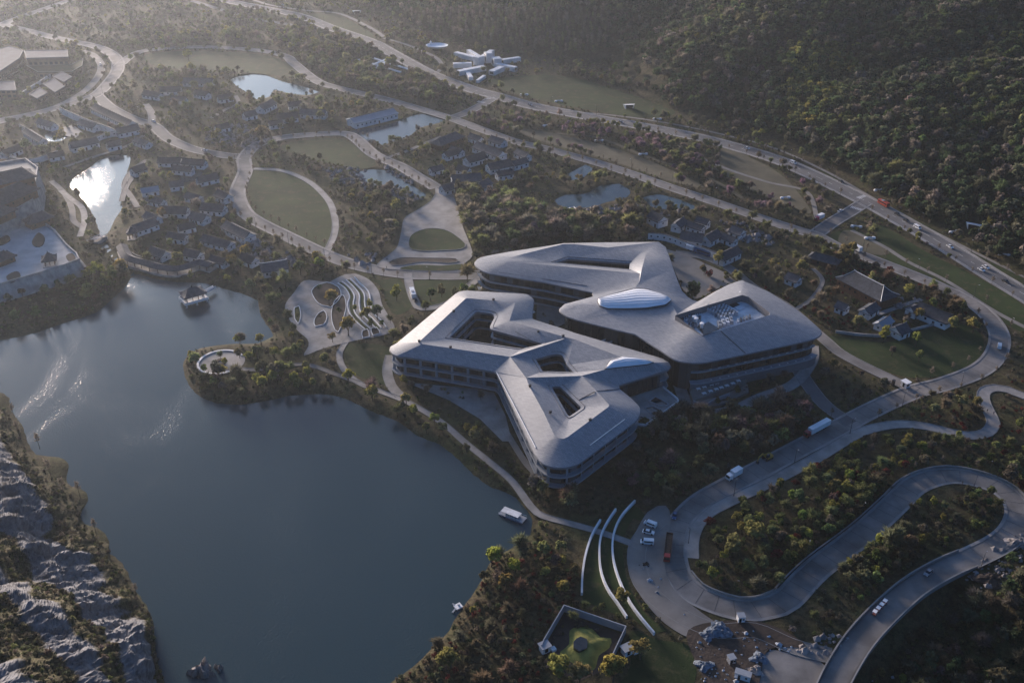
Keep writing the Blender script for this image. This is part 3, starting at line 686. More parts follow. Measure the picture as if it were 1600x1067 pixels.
def band(loop, z, h, depth, parent, name='floor_slab'):
    """a storey's slab with its parapet: a ring, open in the middle"""
    loop = ccw(loop); n = len(loop); a = [(p[0], p[1]) for p in loop]; b = [(p[0], p[1]) for p in ring_offset(loop, .25)]; c = [(p[0], p[1]) for p in ring_offset(loop, depth)]
    vs = [(x, y, z - .35) for x, y in c] + [(x, y, z - .35) for x, y in a] + [(x, y, z + h) for x, y in a] + [(x, y, z + h) for x, y in b] + [(x, y, z) for x, y in b] + [(x, y, z) for x, y in c]
    fs = []
    for k in range(5): fs += [(k * n + i, k * n + (i + 1) % n, (k + 1) * n + (i + 1) % n, (k + 1) * n + i) for i in range(n)]
    mb = MB(); mb.add(vs, fs); return mb.build(name, M['slab'], parent, smooth_angle=25)
def panes(path, z0, z1, step, parent, m='pane', name='glass_panel', gap=.10, ztop=None, lean=.02):
    """glass panels one by one along a path, thin frames between them"""
    P = along(path, step); fr = MB()
    for k, (a, b) in enumerate(zip(P, P[1:])):
        d = (b - a).xy
        if d.length < .3: continue
        u = d.normalized(); q0 = a.xy + u * gap; q1 = b.xy - u * gap; nrm = Vector((-u.y, u.x)) * lean * rng.normal()
        za = ztop(a) if ztop else z1; zb = ztop(b) if ztop else z1
        mb = MB(); mb.add([(q0.x, q0.y, z0), (q1.x, q1.y, z0), (q1.x + nrm.x, q1.y + nrm.y, zb), (q0.x - nrm.x, q0.y - nrm.y, za)], [(0, 1, 2, 3), (3, 2, 1, 0)][:1])
        mb.build(name, M[m], parent)
        fr.box((a.x, a.y, (z0 + za) / 2), (.22, .22, za - z0), math.atan2(u.y, u.x))
    fr.build('facade_mullions', M['blackmetal'], parent, kind='stuff')

# ---------------------------------------------------------------- front building (three courtyards)
EA, RA, IA = 13.5, 17.0, 14.4
def e(*p): return [G(x, y, EA) for x, y in p]
def r(*p): return [G(x, y, RA) for x, y in p]
def h(*p): return [G(x, y, IA) for x, y in p]
A = thing('hotel_building', 'grey folded metal roof building by the lake with three dark courtyard openings', 'hotel', G(800, 600, 0))
A.location = (0, 0, 0)
stripsA = [
 (e((620,536),(706,464)), r((656,533),(727,467))), (e((706,464),(711,459.5),(717,456),(723,454.5),(729,454)), r((727,467),(729,466),(732,466))),
 (e((729,454),(818,459)), r((732,466),(805,472.7))), (e((818,459),(824,460),(829,463),(833,466.5),(834,470)), r((805,472.7))),
 (e((834,470),(831,497)), r((805,472.7),(796,501.5))), (e((831,497),(834,499),(840,501)), r((796,501.5))),
 (e((840,501),(880,513.7),(900,520.6),(975,542.5),(1022,556)), r((796,501.5),(887,527.5),(897.5,530),(970,557.5),(1015,563))),
 (e((1022,556),(1035,560),(1045,566),(1048,572.5),(1044,577.5),(1032,581)), r((1015,563),(1022,566.5),(1018,569))),
 (e((1032,581),(967,601.5)), r((1018,569),(944,577.5),(909,587))), (e((967,601.5),(967.5,607)), r((909,587))),
 (e((967.5,607),(985,621),(994,630)), r((909,587),(932,611),(948,628))),
 (e((994,630),(998,634.5),(1000.5,640),(1000,646),(997,653),(992,659)), r((948,628),(952,633),(950,636))),
 (e((992,659),(912,719)), r((950,636),(887,682.5))),
 (e((912,719),(905,723.5),(897,727),(886,729.7),(875,730.5),(865,729.6),(856,727.5),(849,724.5),(844,720),(839,714),(835,708)), r((887,682.5),(880,685.5),(872,684),(866,680))),
 (e((835,708),(779,588)), r((866,680),(850,645),(827,603),(822,590))), (e((779,588),(776,583),(772,580.5)), r((822,590),(797,557.3))),
 (e((772,580.5),(725,572),(637,557.5)), r((797,557.3),(660,537.5))),
 (e((637,557.5),(628,557),(620,556),(613,552.5),(609,546.5),(611,541),(620,536)), r((660,537.5),(656,535),(656,533))),
 (r((656,533),(727,467)), h((702.5,527.5),(742,489))), (r((727,467),(729,466),(732,466)), h((742,489),(744.5,487.3),(748,487.2))),
 (r((732,466),(805,472.7)), h((748,487.2),(766,489.5))), (r((805,472.7)), h((766,489.5),(771,491.5),(772.5,496))),
 (r((805,472.7),(796,501.5)), h((772.5,496),(766,509))), (r((796,501.5)), h((766,509),(765.5,513),(768,515))),
 (r((796,501.5),(887,527.5)), h((768,515),(847,536.5))), (r((887,527.5),(797,557.3)), h((847,536.5),(845,538),(817,544.5))),
 (r((797,557.3),(660,537.5)), h((817,544.5),(800,542.3),(702.5,527.5))), (r((660,537.5),(656,535),(656,533)), h((702.5,527.5))),
 (r((797,557.3),(887,527.5)), h((837,561),(860,554.5),(870,553))), (r((887,527.5),(897.5,530)), h((870,553),(875,553.5),(879,556))),
 (r((897.5,530),(970,557.5),(944,577.5)), h((879,556),(886,570),(896,581.5))),
 (r((944,577.5),(909,587),(822,590)), h((896,581.5),(848,580))), (r((822,590),(797,557.3)), h((848,580),(837,561))),
 (r((970,557.5),(1015,563),(1022,566.5)), r((944,577.5),(1018,569),(1022,566.5))),
 (r((822,590),(909,587)), h((862.5,605),(866,603.5),(874,603.5))), (r((909,587),(932,611),(948,628)), h((874,603.5),(877,605.5),(907.5,635.5))),
 (r((948,628),(952,633),(950,636)), h((907.5,635.5),(907,638.5))), (r((950,636),(887,682.5)), h((907,638.5),(892,649))),
 (r((887,682.5),(880,685.5),(872,684),(866,680)), h((892,649),(889.5,650),(887,648))),
 (r((866,680),(850,645),(827,603),(822,590)), h((887,648),(862.5,605)))]
roof_mesh("roof", stripsA, A, 11)
loopA = []
for k in range(18):
    loopA += stripsA[k][0]
loopA = ccw(loop_dedupe(loopA))
fascia(loopA, A, .85, 2.6)
HOLES_A = [h((702.5,527.5),(742,489),(744.5,487.3),(748,487.2),(766,489.5),(771,491.5),(772.5,496),(766,509),(765.5,513),(768,515),(847,536.5),(845,538),(817,544.5),(800,542.3)),
           h((837,561),(860,554.5),(870,553),(875,553.5),(879,556),(886,570),(896,581.5),(848,580)),
           h((862.5,605),(866,603.5),(874,603.5),(877,605.5),(907.5,635.5),(907,638.5),(892,649),(889.5,650),(887,648))]
def courtyard(loop, parent, z1, floors=(9.6, 4.8), gl='pane'):
    loop = ccw(loop); mb = MB(); n = len(loop)
    lo = ring_offset(loop, -.8)
    mb.add([(p[0], p[1], p[2]) for p in loop] + [(p[0], p[1], p[2] - 1.2) for p in loop] + [(p[0], p[1], p[2] - 1.2) for p in lo],
           [(i, (i + 1) % n, n + (i + 1) % n, n + i) for i in range(n)] + [(n + i, n + (i + 1) % n, 2 * n + (i + 1) % n, 2 * n + i) for i in range(n)])
    mb.build('courtyard_edge', M['fascia'], parent)
    back = ring_offset(loop, -1.6); path = list(back) + [back[0]]
    for a, b in zip((0.2,) + tuple(floors[::-1]), tuple(floors[::-1]) + (z1 - .6,)):
        panes(path, a, b - .5, 3.6, parent, gl)
    for z in floors:
        m2 = MB(); a = ring_offset(loop, -.3); m2.add([(p[0], p[1], z) for p in a] + [(p[0], p[1], z - .5) for p in a] + [(p[0], p[1], z) for p in back], [(i, (i + 1) % n, n + (i + 1) % n, n + i) for i in range(n)] + [(2 * n + i, 2 * n + (i + 1) % n, (i + 1) % n, i) for i in range(n)])
        m2.build('courtyard_gallery', M['slab'], parent)
    m3 = MB(); m3.sheet([p[:2] for p in ring_offset(loop, -2.2)], .22); m3.build('courtyard_floor', M['soil'], parent)
    m4 = MB(); rim = [(p[0], p[1], p[2] + .45) for p in ring_offset(loop, -1.5)]; m4.tube(rim, .16, 5, closed=True); m4.build('courtyard_gutter_rail', M['fascia'], parent)
for L in HOLES_A: courtyard(L, A, 13.5)
# floors of the outside facade: slabs, glass, balcony screens
glassA = ring_offset(loopA, 2.7)
def nearest_i(loop, px, py, z):
    q = Vector(G(px, py, z)); return min(range(len(loop)), key=lambda k: (Vector(loop[k]) - q).length)
def sub_loop(loop, a, b):
    return loop[a:b + 1] if a <= b else loop[a:] + loop[:b + 1]
band(ring_offset(loopA, .45), 7.8, .3, 2.9, A); band(ring_offset(loopA, .3), 3.0, .3, 2.9, A)
band(ring_offset(loopA, .6), 12.3, .1, 2.9, A, 'eave_band')
ia = nearest_i(loopA, 609, 546, EA); ib = nearest_i(loopA, 1000, 640, EA); ic = nearest_i(loopA, 967, 601, EA); ie = nearest_i(loopA, 1040, 580, EA)
run = sub_loop(glassA, ia, ib)
for z0, z1 in ((8.0, 12.0), (3.2, 7.4), (-.3, 2.6)): panes(run, z0, z1, 3.9, A)
scr = MB()
for p, q in zip(along(sub_loop(ring_offset(loopA, .7), ia, ib), 7.8), along(sub_loop(glassA, ia, ib), 7.8)):
    for z0, z1 in ((7.8, 11.7), (3.0, 7.4)):
        c = (p + q) / 2; d = q - p
        scr.box((c.x, c.y, (z0 + z1) / 2), (1.3, .12, z1 - z0), math.atan2(d.y, d.x))
scr.build('balcony_screens', M['slab'], A, kind='stuff')
rest = sub_loop(glassA, ib, ia)
m_ = MB(); n = len(rest); m_.add([(p[0], p[1], 0) for p in rest] + [(p[0], p[1], 12.3) for p in rest], [(i, i + 1, n + i + 1, n + i) for i in range(n - 1)]); m_.build('rear_wall', M['fascia'], A)
arm = [G(967, 603, EA), G(1034, 581.5, EA)]
armg = offset_line(arm, .6)
panes([armg[0], armg[1]], 5.2, 11.6, 2.7, A, 'pane')
m_ = MB(); m_.wall([tuple(armg[0]), tuple(armg[1])], 0, 5.0, .5); m_.build('base_wall', M['slab'], A)
# thin bright gutters on the two lake slopes, and the seams of the roof
def rail(pts, name, m, parent, rad=.14):
    mb = MB(); mb.tube(pts, rad, 5); mb.build(name, M[m], parent)
rail([G(776,582,14.2), G(800,627,14.3), G(837,699,14.2)], 'roof_gutter', 'whitemetal', A, .2)
rail([G(922,695.5,14.6), G(976,655,14.6)], 'roof_gutter', 'whitemetal', A, .16)
rail([G(950,609,15.6), G(927,613,17.0), G(905,624.5,14.9)], 'roof_seam', 'blackmetal', A, .16)
rail([G(967.5,608,13.8), G(932,611,17.05)], 'roof_seam', 'blackmetal', A, .14)
rail([G(805,518,15.9), G(836,535,14.6)], 'roof_seam', 'blackmetal', A, .10)
for p in ((841,519.5,16.1),(880,526,16.9),(860,645,16.6),(828,604,17.05),(922,657,16.9),(704,543.5,17),(709,487,17),(771,469,17),(655,590-56,17)):
    mb = MB(); x, y, z = G(*p); mb.box((x, y, z + .4), (1.0, .7, .9), .5); mb.box((x, y, z + .9), (1.2, .9, .12), .5); mb.build('roof_vent', M['blackmetal'], A)
# white tongue skylight in the arm
def skylight(top, bot, parent, z0, bulge, nrib, name='skylight'):
    n = 26; T = resample(top, n); Bt = resample(bot, n); K = 9; mb = MB(); vs = []
    for i in range(n):
        wdt = np.linalg.norm(T[i] - Bt[i])
        for k in range(K):
            f = k / (K - 1); p = T[i] * (1 - f) + Bt[i] * f
            vs.append((p[0], p[1], p[2] + bulge * (4 * f * (1 - f)) ** .6 * min(1, wdt / 6)))
    mb.add(vs, [(i * K + k, (i + 1) * K + k, (i + 1) * K + k + 1, i * K + k + 1) for i in range(n - 1) for k in range(K - 1)])
    o = mb.build(name, M['skylight'], parent, smooth_angle=50)
    for q in range(nrib):
        f = (q + 1) / (nrib + 1); kk = f * (K - 1); k0 = int(kk); t = kk - k0
        pts = [Vector(vs[i * K + k0]).lerp(Vector(vs[i * K + min(k0 + 1, K - 1)]), t) + Vector((0, 0, .05)) for i in range(1, n - 1)]
        m2 = MB(); m2.tube(pts, .07, 4); m2.build('skylight_rib', M['deck'], o)
    m3 = MB(); m3.tube([tuple(p) for p in T] + [tuple(p) for p in Bt[::-1]], .25, 5, closed=True); m3.build('skylight_frame', M['blackmetal'], o)
skylight([G(945,577,17), G(953,565,17.2), G(972,558,17.2), G(1005,562,17.2), G(1021,566,17.1)], [G(945,577,17), G(965,574.5,17.1), G(990,572,17.1), G(1012,569.5,17.1), G(1021,566.5,17.1)], A, 17, 1.6, 3)

# ---------------------------------------------------------------- rear building: court wing, saddle and east wing in one sweep
B = thing('hotel_building', 'sweeping grey roof building with a ribbed white oval skylight and a rooftop plant deck', 'hotel')
def b(*p, z=15.0): return [G(q[0], q[1], q[2] if len(q) > 2 else z) for q in p]
rB = dict(z=18.4); hB = dict(z=15.8)
D_ = (1029,378,19.5)
RC = [(890,478,16.6),(912,472,16.9),(935,466.5,17.3),(962,458,17.6),(993,450,18.0)]
OC = [(875,482,15.2),(882.5,475,15.2),(905,469,15.3),(927.5,463,15.5),(960,455,16.6),(992,448,17.8)]
stripsB = [
 (b((765,427.5),(760,426),(755,424),(749,420.5),(744,416),(742,412),(742.5,409),(746,405),(751,402.3),(757.5,400.6)), b((797,409),(794.5,407.5),(794,405.5),(797,403), **rB)),
 (b((757.5,400.6),(792,394),(855,384.5),(878,380.8)), b((797,403),(817,397),(880,381.5), **rB)),
 (b((878,380.8),(880,380.2),(935,379),(985,378.6,16.5), D_), b((880,381.5),(897.5,381.5),(950,387),(1005,391), **rB)),
 (b((765,427.5),(850,441),(926,457)), b((797,409),(930,421),(1000,427.5), **rB)),
 (b((797,409),(930,421),(1000,427.5), **rB), b((870,410),(983,420.5), **hB)), (b((797,409),(794.5,407.5),(794,405.5),(797,403), **rB), b((870,410), **hB)),
 (b((797,403),(817,397),(880,381.5), **rB), b((870,410),(888,404.5), **hB)), (b((880,381.5),(897.5,381.5),(950,387),(1005,391), **rB), b((888,404.5),(984,411.5), **hB)),
 (b((1005,391),(1010,394,19),(1003,420,19),(1000,427.5), **rB), b((984,411.5),(983,420.5), **hB)),
 (b((1005,391,18.4),(1010,394,19)), b(D_)),
 (b((926,457,15),(1000,427.5,18.4)), b((927.5,463,15.5),(960,455,16.6),(992,448,17.8),(999,440,18.4),(1000,427.5,18.4))),
 (b(*OC), b(*RC)),
 (b((992,448,17.8),(999,440,18.4)), b((993,450,18))), (b((1000,427.5,18.4),(1003,420,19)), b((999,440,18.4))),
 (b((875,482,15.2),(874.5,485,15.2),(876,487.5,15.2),(885,494,15.3),(902,500,15.4),(970,517,16),(992,522,16),(1014,536,16.3),(1036,550,16.3))[:-1],
  b((890,478,16.6),(912,475.5,17.3),(936,478,17.5),(947.5,483,17.5),(980,483,17.5),(1010,482,17.5),(1041,477,17.6),(1050,477,17.8))),
 (b((935,466.5,17.3),(912,472,16.9),(890,478,16.6)), b((936,478,17.5),(912,475.5,17.3),(890,478,16.6))),
 (b((1014,536,16.3)), b((1050,477,17.8),(1044,500,17.0),(1039,528,16.5),(1036,550,16.3))),
 (b((1050,477,17.8),(1044,500,17.0),(1039,528,16.5),(1036,550,16.3)), b((1055,492.5,18.2),(1064,499,18.8),(1080,511,19.5),(1097.5,524,20.2))),
 (b((1036,550,16.3),(1045,556,16.5),(1052.5,561,16.5),(1061,564.3,16.5),(1069,565.7,16.5),(1082,567,16.5),(1094,567,16.5),(1105,565.7,16.5),(1116,563.5,16.5)), b((1097.5,524,20.2))),
 (b((1116,563.5,16.5),(1180,550,16.5),(1245,536,16.5),(1265,531.2,16.5),(1272.5,529,16.5)), b((1097.5,524,20.2),(1126,516,20.5),(1203,492,20.5))),
 (b((1272.5,529,16.5),(1278,526.5,16.5),(1282.5,523,16.5),(1283.5,519,16.5),(1281,514,16.6)), b((1203,492,20.5),(1202.5,488,20.5))),
 (b((1281,514,16.6),(1265,500,16.6),(1245,484,16.7),(1201,456,17),(1175,444.5,17.2),(1165,440.5,17.4),(1160,438,17.4)), b((1202.5,488,20.5),(1170,464,20.5),(1160,461,20.5),(1156,462,20.5))),
 (b((1160,438,17.4),(1150,440.5,17),(1137.5,445,16.4),(1120,454,15.5),(1106,462,14.4),(1100,467,13.8),(1090,471,13.4)), b((1156,462,20.5),(1080,485,19),(1105,477,19.8),(1055,492.5,18.2),(1050,477,17.8))),
 (b(D_,(1010,394,19),(1003,420,19),(999,440,18.4),(993,450,18)), b(D_,(1040,386,19),(1047,405,18.2),(1052,420,17.6),(1060,442,16.4))),
 (b((993,450,18),(1010,451,17.8),(1030,458,17.7),(1047.5,466,17.8),(1050,472,17.7),(1050,477,17.8)), b((1060,442,16.4),(1065,454,15.6),(1075,464,14.3),(1082,468.5,13.7),(1090,471,13.4))),
 (b((935,466.5,17.3),(962,458,17.6),(993,450,18),(1010,451,17.8),(1030,458,17.7),(1047.5,466,17.8),(1050,472,17.7)), b((936,478,17.5),(947.5,483,17.5),(980,483,17.5),(1010,482,17.5),(1041,477,17.6),(1050,472,17.7))),
 (b((1041,477,17.6),(1050,477,17.8)), b((1050,472,17.7)))]
roof_mesh("roof", stripsB, B, 22)
lpB = (stripsB[0][0][::-1] + stripsB[3][0][1:] + b(*OC)[::-1][2:] + stripsB[14][0][1:] + stripsB[18][0] + stripsB[19][0][1:] + stripsB[20][0][1:] + stripsB[21][0][1:] + stripsB[22][0][1:]
       + b((1090,471,13.4),(1075,464,14.3),(1065,454,15.6),(1060,442,16.4),(1052,420,17.6),(1047,405,18.2),(1040,386,19), D_)[1:] + stripsB[2][0][::-1][1:] + stripsB[1][0][::-1][1:])
loopB = ccw(loop_dedupe(lpB))
fascia(loopB, B, .85, 2.6)
hB1 = b((870,410),(888,404.5),(984,411.5),(983,420.5), **hB)
courtyard(hB1, B, 14.8)
glassB = ring_offset(loopB, 2.8)
ztopB = lambda p: min(loopB, key=lambda q: (q[0] - p.x) ** 2 + (q[1] - p.y) ** 2)[2] - 1.3
k0 = nearest_i(loopB, 742, 412, 15); k1 = nearest_i(loopB, 921, 464.5, 15.5); k2 = nearest_i(loopB, 875, 484, 15.2); k3 = nearest_i(loopB, 1080, 567, 16.5); k4 = nearest_i(loopB, 1283, 521, 16.5)
runB = sub_loop(glassB, k0, k1)
for z0, z1 in ((9.4, 13.6), (5.0, 9.0), (.3, 4.6)): panes(runB, z0, z1, 3.4, B)
for z in (9.2, 4.8, .6): band(ring_offset(loopB, .5), z, .8, 3.0, B) if z > 5 and False else None
def band_run(path_out, depth, z, h_, parent):
    mb = MB(); o2 = offset_line(path_out, depth); o1 = offset_line(path_out, .25); n = len(path_out)
    vs = [(p[0], p[1], z - .4) for p in o2] + [(p[0], p[1], z - .4) for p in path_out] + [(p[0], p[1], z + h_) for p in path_out] + [(p[0], p[1], z + h_) for p in o1] + [(p[0], p[1], z) for p in o1] + [(p[0], p[1], z) for p in o2]
    fs = []
    for k in range(5): fs += [(k * n + i, k * n + i + 1, (k + 1) * n + i + 1, (k + 1) * n + i) for i in range(n - 1)]
    mb.add(vs, fs); mb.build('floor_slab', M['slab'], parent, smooth_angle=25)
for z in (9.0, 4.6, .5): band_run(sub_loop(ring_offset(loopB, 1.2), k0, k1), 1.8, z, .55, B)
runN = sub_loop(glassB, k1, k3)      # under the nose and along the passage
panes(runN, .3, 15, 3.6, B, 'pane', ztop=ztopB)
runC = sub_loop(glassB, k3, k4)      # the long south front
panes(runC, 10.6, 15.1, 3.3, B, 'pane'); panes(runC, 5.6, 9.9, 3.3, B, 'panewarm')
band_run(sub_loop(ring_offset(loopB, 1.6), k3, k4), 1.6, 10.2, .15, B)
band_run(sub_loop(ring_offset(loopB, -.2), k3, k4), 3.2, 5.2, .4, B)
for z, o_, m_l in ((9.75, 2.1, 'ceiling_lamp'), (5.75, .5, 'terrace_lamp')):
    P = along(sub_loop(ring_offset(loopB, o_), nearest_i(loopB, 1116, 563, 16.5), k4), 4.6)
    for p, q in list(zip(P, P[1:]))[:19]:
        a = math.atan2(q.y - p.y, q.x - p.x); mb = MB(); mb.box((p.x, p.y, z + (.8 if m_l == 'ceiling_lamp' else 0)), (1.3, .35, .16) if m_l == 'ceiling_lamp' else (.6, .6, .2), a); mb.build(m_l, M['white_light'], B)
rw = sub_loop(glassB, k4, k0); m_ = MB(); n = len(rw)
m_.add([(p[0], p[1], 0) for p in rw] + [(p[0], p[1], p[2] - 1.3) for p in rw], [(i, i + 1, n + i + 1, n + i) for i in range(n - 1)]); m_.build('rear_wall', M['fascia'], B)
m_ = MB(); rs = sub_loop(ring_offset(loopB, .6), k3, k4); m_.wall(rs, 0, 5.15, .6); m_.build('base_wall', M['fascia'], B)
skylight(b((934,471,17.6),(935,467.5,17.6),(960,459,17.9),(992.5,450.5,18.2),(1010,451.5,18.1),(1030,458.5,18),(1047,467,18.2)), b((935,473,17.6),(937,478,17.7),(948,482.3,17.8),(980,482.6,18),(1010,481.3,18.2),(1040,476.5,18.5),(1048,470,18.3)), B, 18, 1.7, 7)
rail([G(1126,517,20.6), G(1165,552,16.7)], 'roof_seam', 'blackmetal', B, .16)
rail([G(780,425.5,15.6), G(850,436,15.6), G(917,446.5,15.8)], 'roof_gutter', 'fascia', B, .18)
# rooftop plant deck
hC = b((1055,492.5),(1105,477),(1156,462),(1160,461),(1170,464),(1202.5,488),(1203,492),(1126,516),(1097.5,524), z=20.5)
hCc = ccw(hC); mb = MB(); n = len(hCc)
mb.add(hCc + [(p[0], p[1], 16.7) for p in hCc], [(i, (i + 1) % n, n + (i + 1) % n, n + i) for i in range(n)]); mb.build('plant_deck_edge', M['fascia'], B)
mb = MB(); mb.sheet([p[:2] for p in hCc], 16.75); mb.build('plant_deck', M['deck'], B)
def dk(px, py): return G(px, py, 16.8)
def quad_px(pts, z): return [G(x, y, z)[:2] for x, y in pts]
mb = MB(); mb.prism(quad_px([(1089,511),(1107,502.5),(1124,513.5),(1100,523)], 17.1), 16.76, 17.1); mb.build('opening_dark_slab', M['glassdark'], B)  # solid dark slab; its colour stands in for the shade of an open pit
mb = MB(); mb.prism(quad_px([(1139,475.5),(1149,472),(1156,476),(1146,480)], 17.1), 16.76, 17.1); mb.build('opening_dark_slab', M['blackmetal'], B)
mb = MB(); mb.prism(quad_px([(1147,480),(1157,476),(1165,480.5),(1155,485)], 17.1), 16.76, 17.1); mb.build('roof_hatch', M['unit'], B)
unit = None
def ac_unit(x, y, z, sx, sy, sz, rz):
    mb = MB(); mb.box((0, 0, sz / 2), (sx, sy, sz)); mb.mi = 1
    mb.lathe([(min(sx, sy) * .36, sz), (min(sx, sy) * .36, sz + .12)], (0, 0, 0), 8); mb.mi = 0
    mb.box((0, 0, .1), (sx * 1.06, sy * 1.06, .15))
    o = mb.build('air_handler', [M['unit'], M['blackmetal']], B); o.location = (x, y, z); o.rotation_euler.z = rz; return o
a0, a1 = Vector(dk(1103,487)), Vector(dk(1130,493)); rz = math.atan2(a1.y - a0.y, a1.x - a0.x)
for k in range(7):
    for c in range(4):
        x = 1104 + k * 4.1 + c * 6.6; y = 484 + k * 2.6 - c * 2.4
        p = dk(x, y); ac_unit(p[0], p[1], 16.77, 2.4, 1.1, 2.0, rz + .3)
for k in range(4):
    p = dk(1124 + k * 6, 509 - k * 2.2); ac_unit(p[0], p[1], 16.77, 1.5, 4.8, 1.8, rz + .45)
for k in range(5):
    p = dk(1153 + k * 4.6, 502.5 - k * 1.6); ac_unit(p[0], p[1], 16.77, .7, 3.0, 1.2, rz + .35)
for k in range(30):
    p = dk(1066 + (k % 6) * 5.5 + rng.uniform(-1, 1), 494 + (k // 6) * 5.5 - (k % 6) * 1.2 + rng.uniform(-1, 1)); ac_unit(p[0], p[1], 16.77, rng.uniform(.8, 2), rng.uniform(.8, 2), rng.uniform(.8, 2), rz + rng.uniform(-.2, .2))
for (px, py) in ((1084,502),(1087,505),(1096,513),(1157,464.5)):
    p = dk(px, py); mb = MB(); mb.lathe([(.7, 0), (.7, 2.2), (1.1, 2.3), (1.1, 2.9), (.2, 3.0)], (p[0], p[1], 16.77), 10); mb.build('white_cowl', M['whitemetal'], B)
# terrace on the south side of the rear building, with its square white tables
T = thing('hotel_terrace', 'stone terrace with rows of white tables below the rear hotel building', 'terrace')
tp = [G(1078,612,2.4)[:2], G(1084,604,2.4)[:2], G(1160,586,2.4)[:2], G(1167,594,2.4)[:2], G(1120,612,2.4)[:2], G(1083,626,2.4)[:2]]
mb = MB(); mb.prism(tp, 0, 2.4); mb.build('terrace_deck', M['stone_path'], T)
mb = MB(); tw = smooth([G(1083,627,2.4), G(1100,633,2.4), G(1118,624,2.4), G(1140,616,2.4)], 1.5); mb.wall(tw, 0, 3.0, .5); mb.build('terrace_parapet', M['slab'], T)
mb = MB(); mb.prism([G(*q, 1.2)[:2] for q in ((1084,628),(1100,636),(1125,632),(1170,612),(1168,600),(1120,620))], 0, 1.2); mb.build('lower_step', M['stone_path'], T)
tpro = None; TBL = [(1091,609),(1100,606),(1111,602.5),(1119.5,600),(1128,596.5),(1138,592.5),(1100,616),(1110,612.5),(1119,609.5),(1127,607),(1135.5,604),(1145,600.5),(1153.5,596.5)]
for k, (px, py) in enumerate(TBL):
    if tpro is None:
        t_ = thing('terrace_table', '', 'table', (0, 0, 0), .35, 'white tables on the hotel terrace')
        mb = MB(); mb.box((0, 0, .72), (2.0, 1.5, .08)); mb.build('tabletop', M['whitemetal'], t_)
        for sx in (-.8, .8):
            for sy in (-.6, .6):
                mb = MB(); mb.box((sx, sy, .34), (.08, .08, .68)); mb.build('leg', M['whitemetal'], t_)
        tpro = t_
    else: t_ = copy_tree(tpro)
    t_.location = G(px, py, 2.4); nb = ('first', 'second', 'third', 'fourth', 'fifth', 'sixth', 'seventh')
    t_['label'] = '%s white table from the left in the %s row on the hotel terrace' % (nb[k if k < 6 else k - 6], 'back' if k < 6 else 'front')
# podium with wells drawn as flat dark sheets between the two buildings
P_ = thing('garden_podium', 'pale podium deck with three wells painted dark between the hotel buildings', 'podium')
pod = [(973,628),(985,618),(1030,603),(1036,606),(1058,624),(1060,628),(1052,634),(1016,660),(1006,665),(997,664),(992,655)]
mb = MB(); mb.prism([G(x, y, 5.0)[:2] for x, y in pod], 0, 5.0); mb.build('podium_deck', M['paving'], P_)
pl = [G(x, y, 5.0) for x, y in pod[3:10]]; mb = MB(); mb.wall(smooth(pl, 1.5), 4.9, 5.9, .45); mb.build('podium_parapet', M['white'], P_)
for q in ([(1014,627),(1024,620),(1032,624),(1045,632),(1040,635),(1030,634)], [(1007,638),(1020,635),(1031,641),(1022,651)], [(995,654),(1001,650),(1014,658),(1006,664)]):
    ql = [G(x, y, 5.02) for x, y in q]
    mb = MB(); mb.sheet([p[:2] for p in ql], 5.03); o = mb.build('dark_well_sheet', M['glassdark'], P_)  # flat dark sheet on the deck, painted as the shaded depth of a well
    mb = MB(); mb.wall(ql, 4.95, 5.45, .3, closed=True); mb.build('well_kerb', M['slab'], o)
# two covered link bridges across the passage
for k, (a, b_, z, lab) in enumerate((((940,538),(983,521),6.5,'long pale footbridge crossing the passage between the hotel buildings'),((1006,552),(1018,540),6.5,'short pale footbridge near the pointed end of the front hotel roof'))):
    o = thing('footbridge', lab, 'footbridge'); pa, pb = G(*a, z), G(*b_, z); L = [pa, pb]
    mb = MB(); mb.wall(L, z - .6, z, 3.4); mb.build('bridge_deck', M['slab'], o)
    for s in (-1.6, 1.6):
        mb = MB(); mb.wall(offset_line(L, s), z, z + 1.1, .12); mb.build('railing', M['whitemetal'], o)
BLOCK.append(('poly', loopA, 1.5)); BLOCK.append(('poly', loopB, 2.0)); BLOCK.append(('poly', GP(pod), .5)); BLOCK.append(('poly', [(p[0], p[1], 0) for p in tp], 1.0))
LATER = []
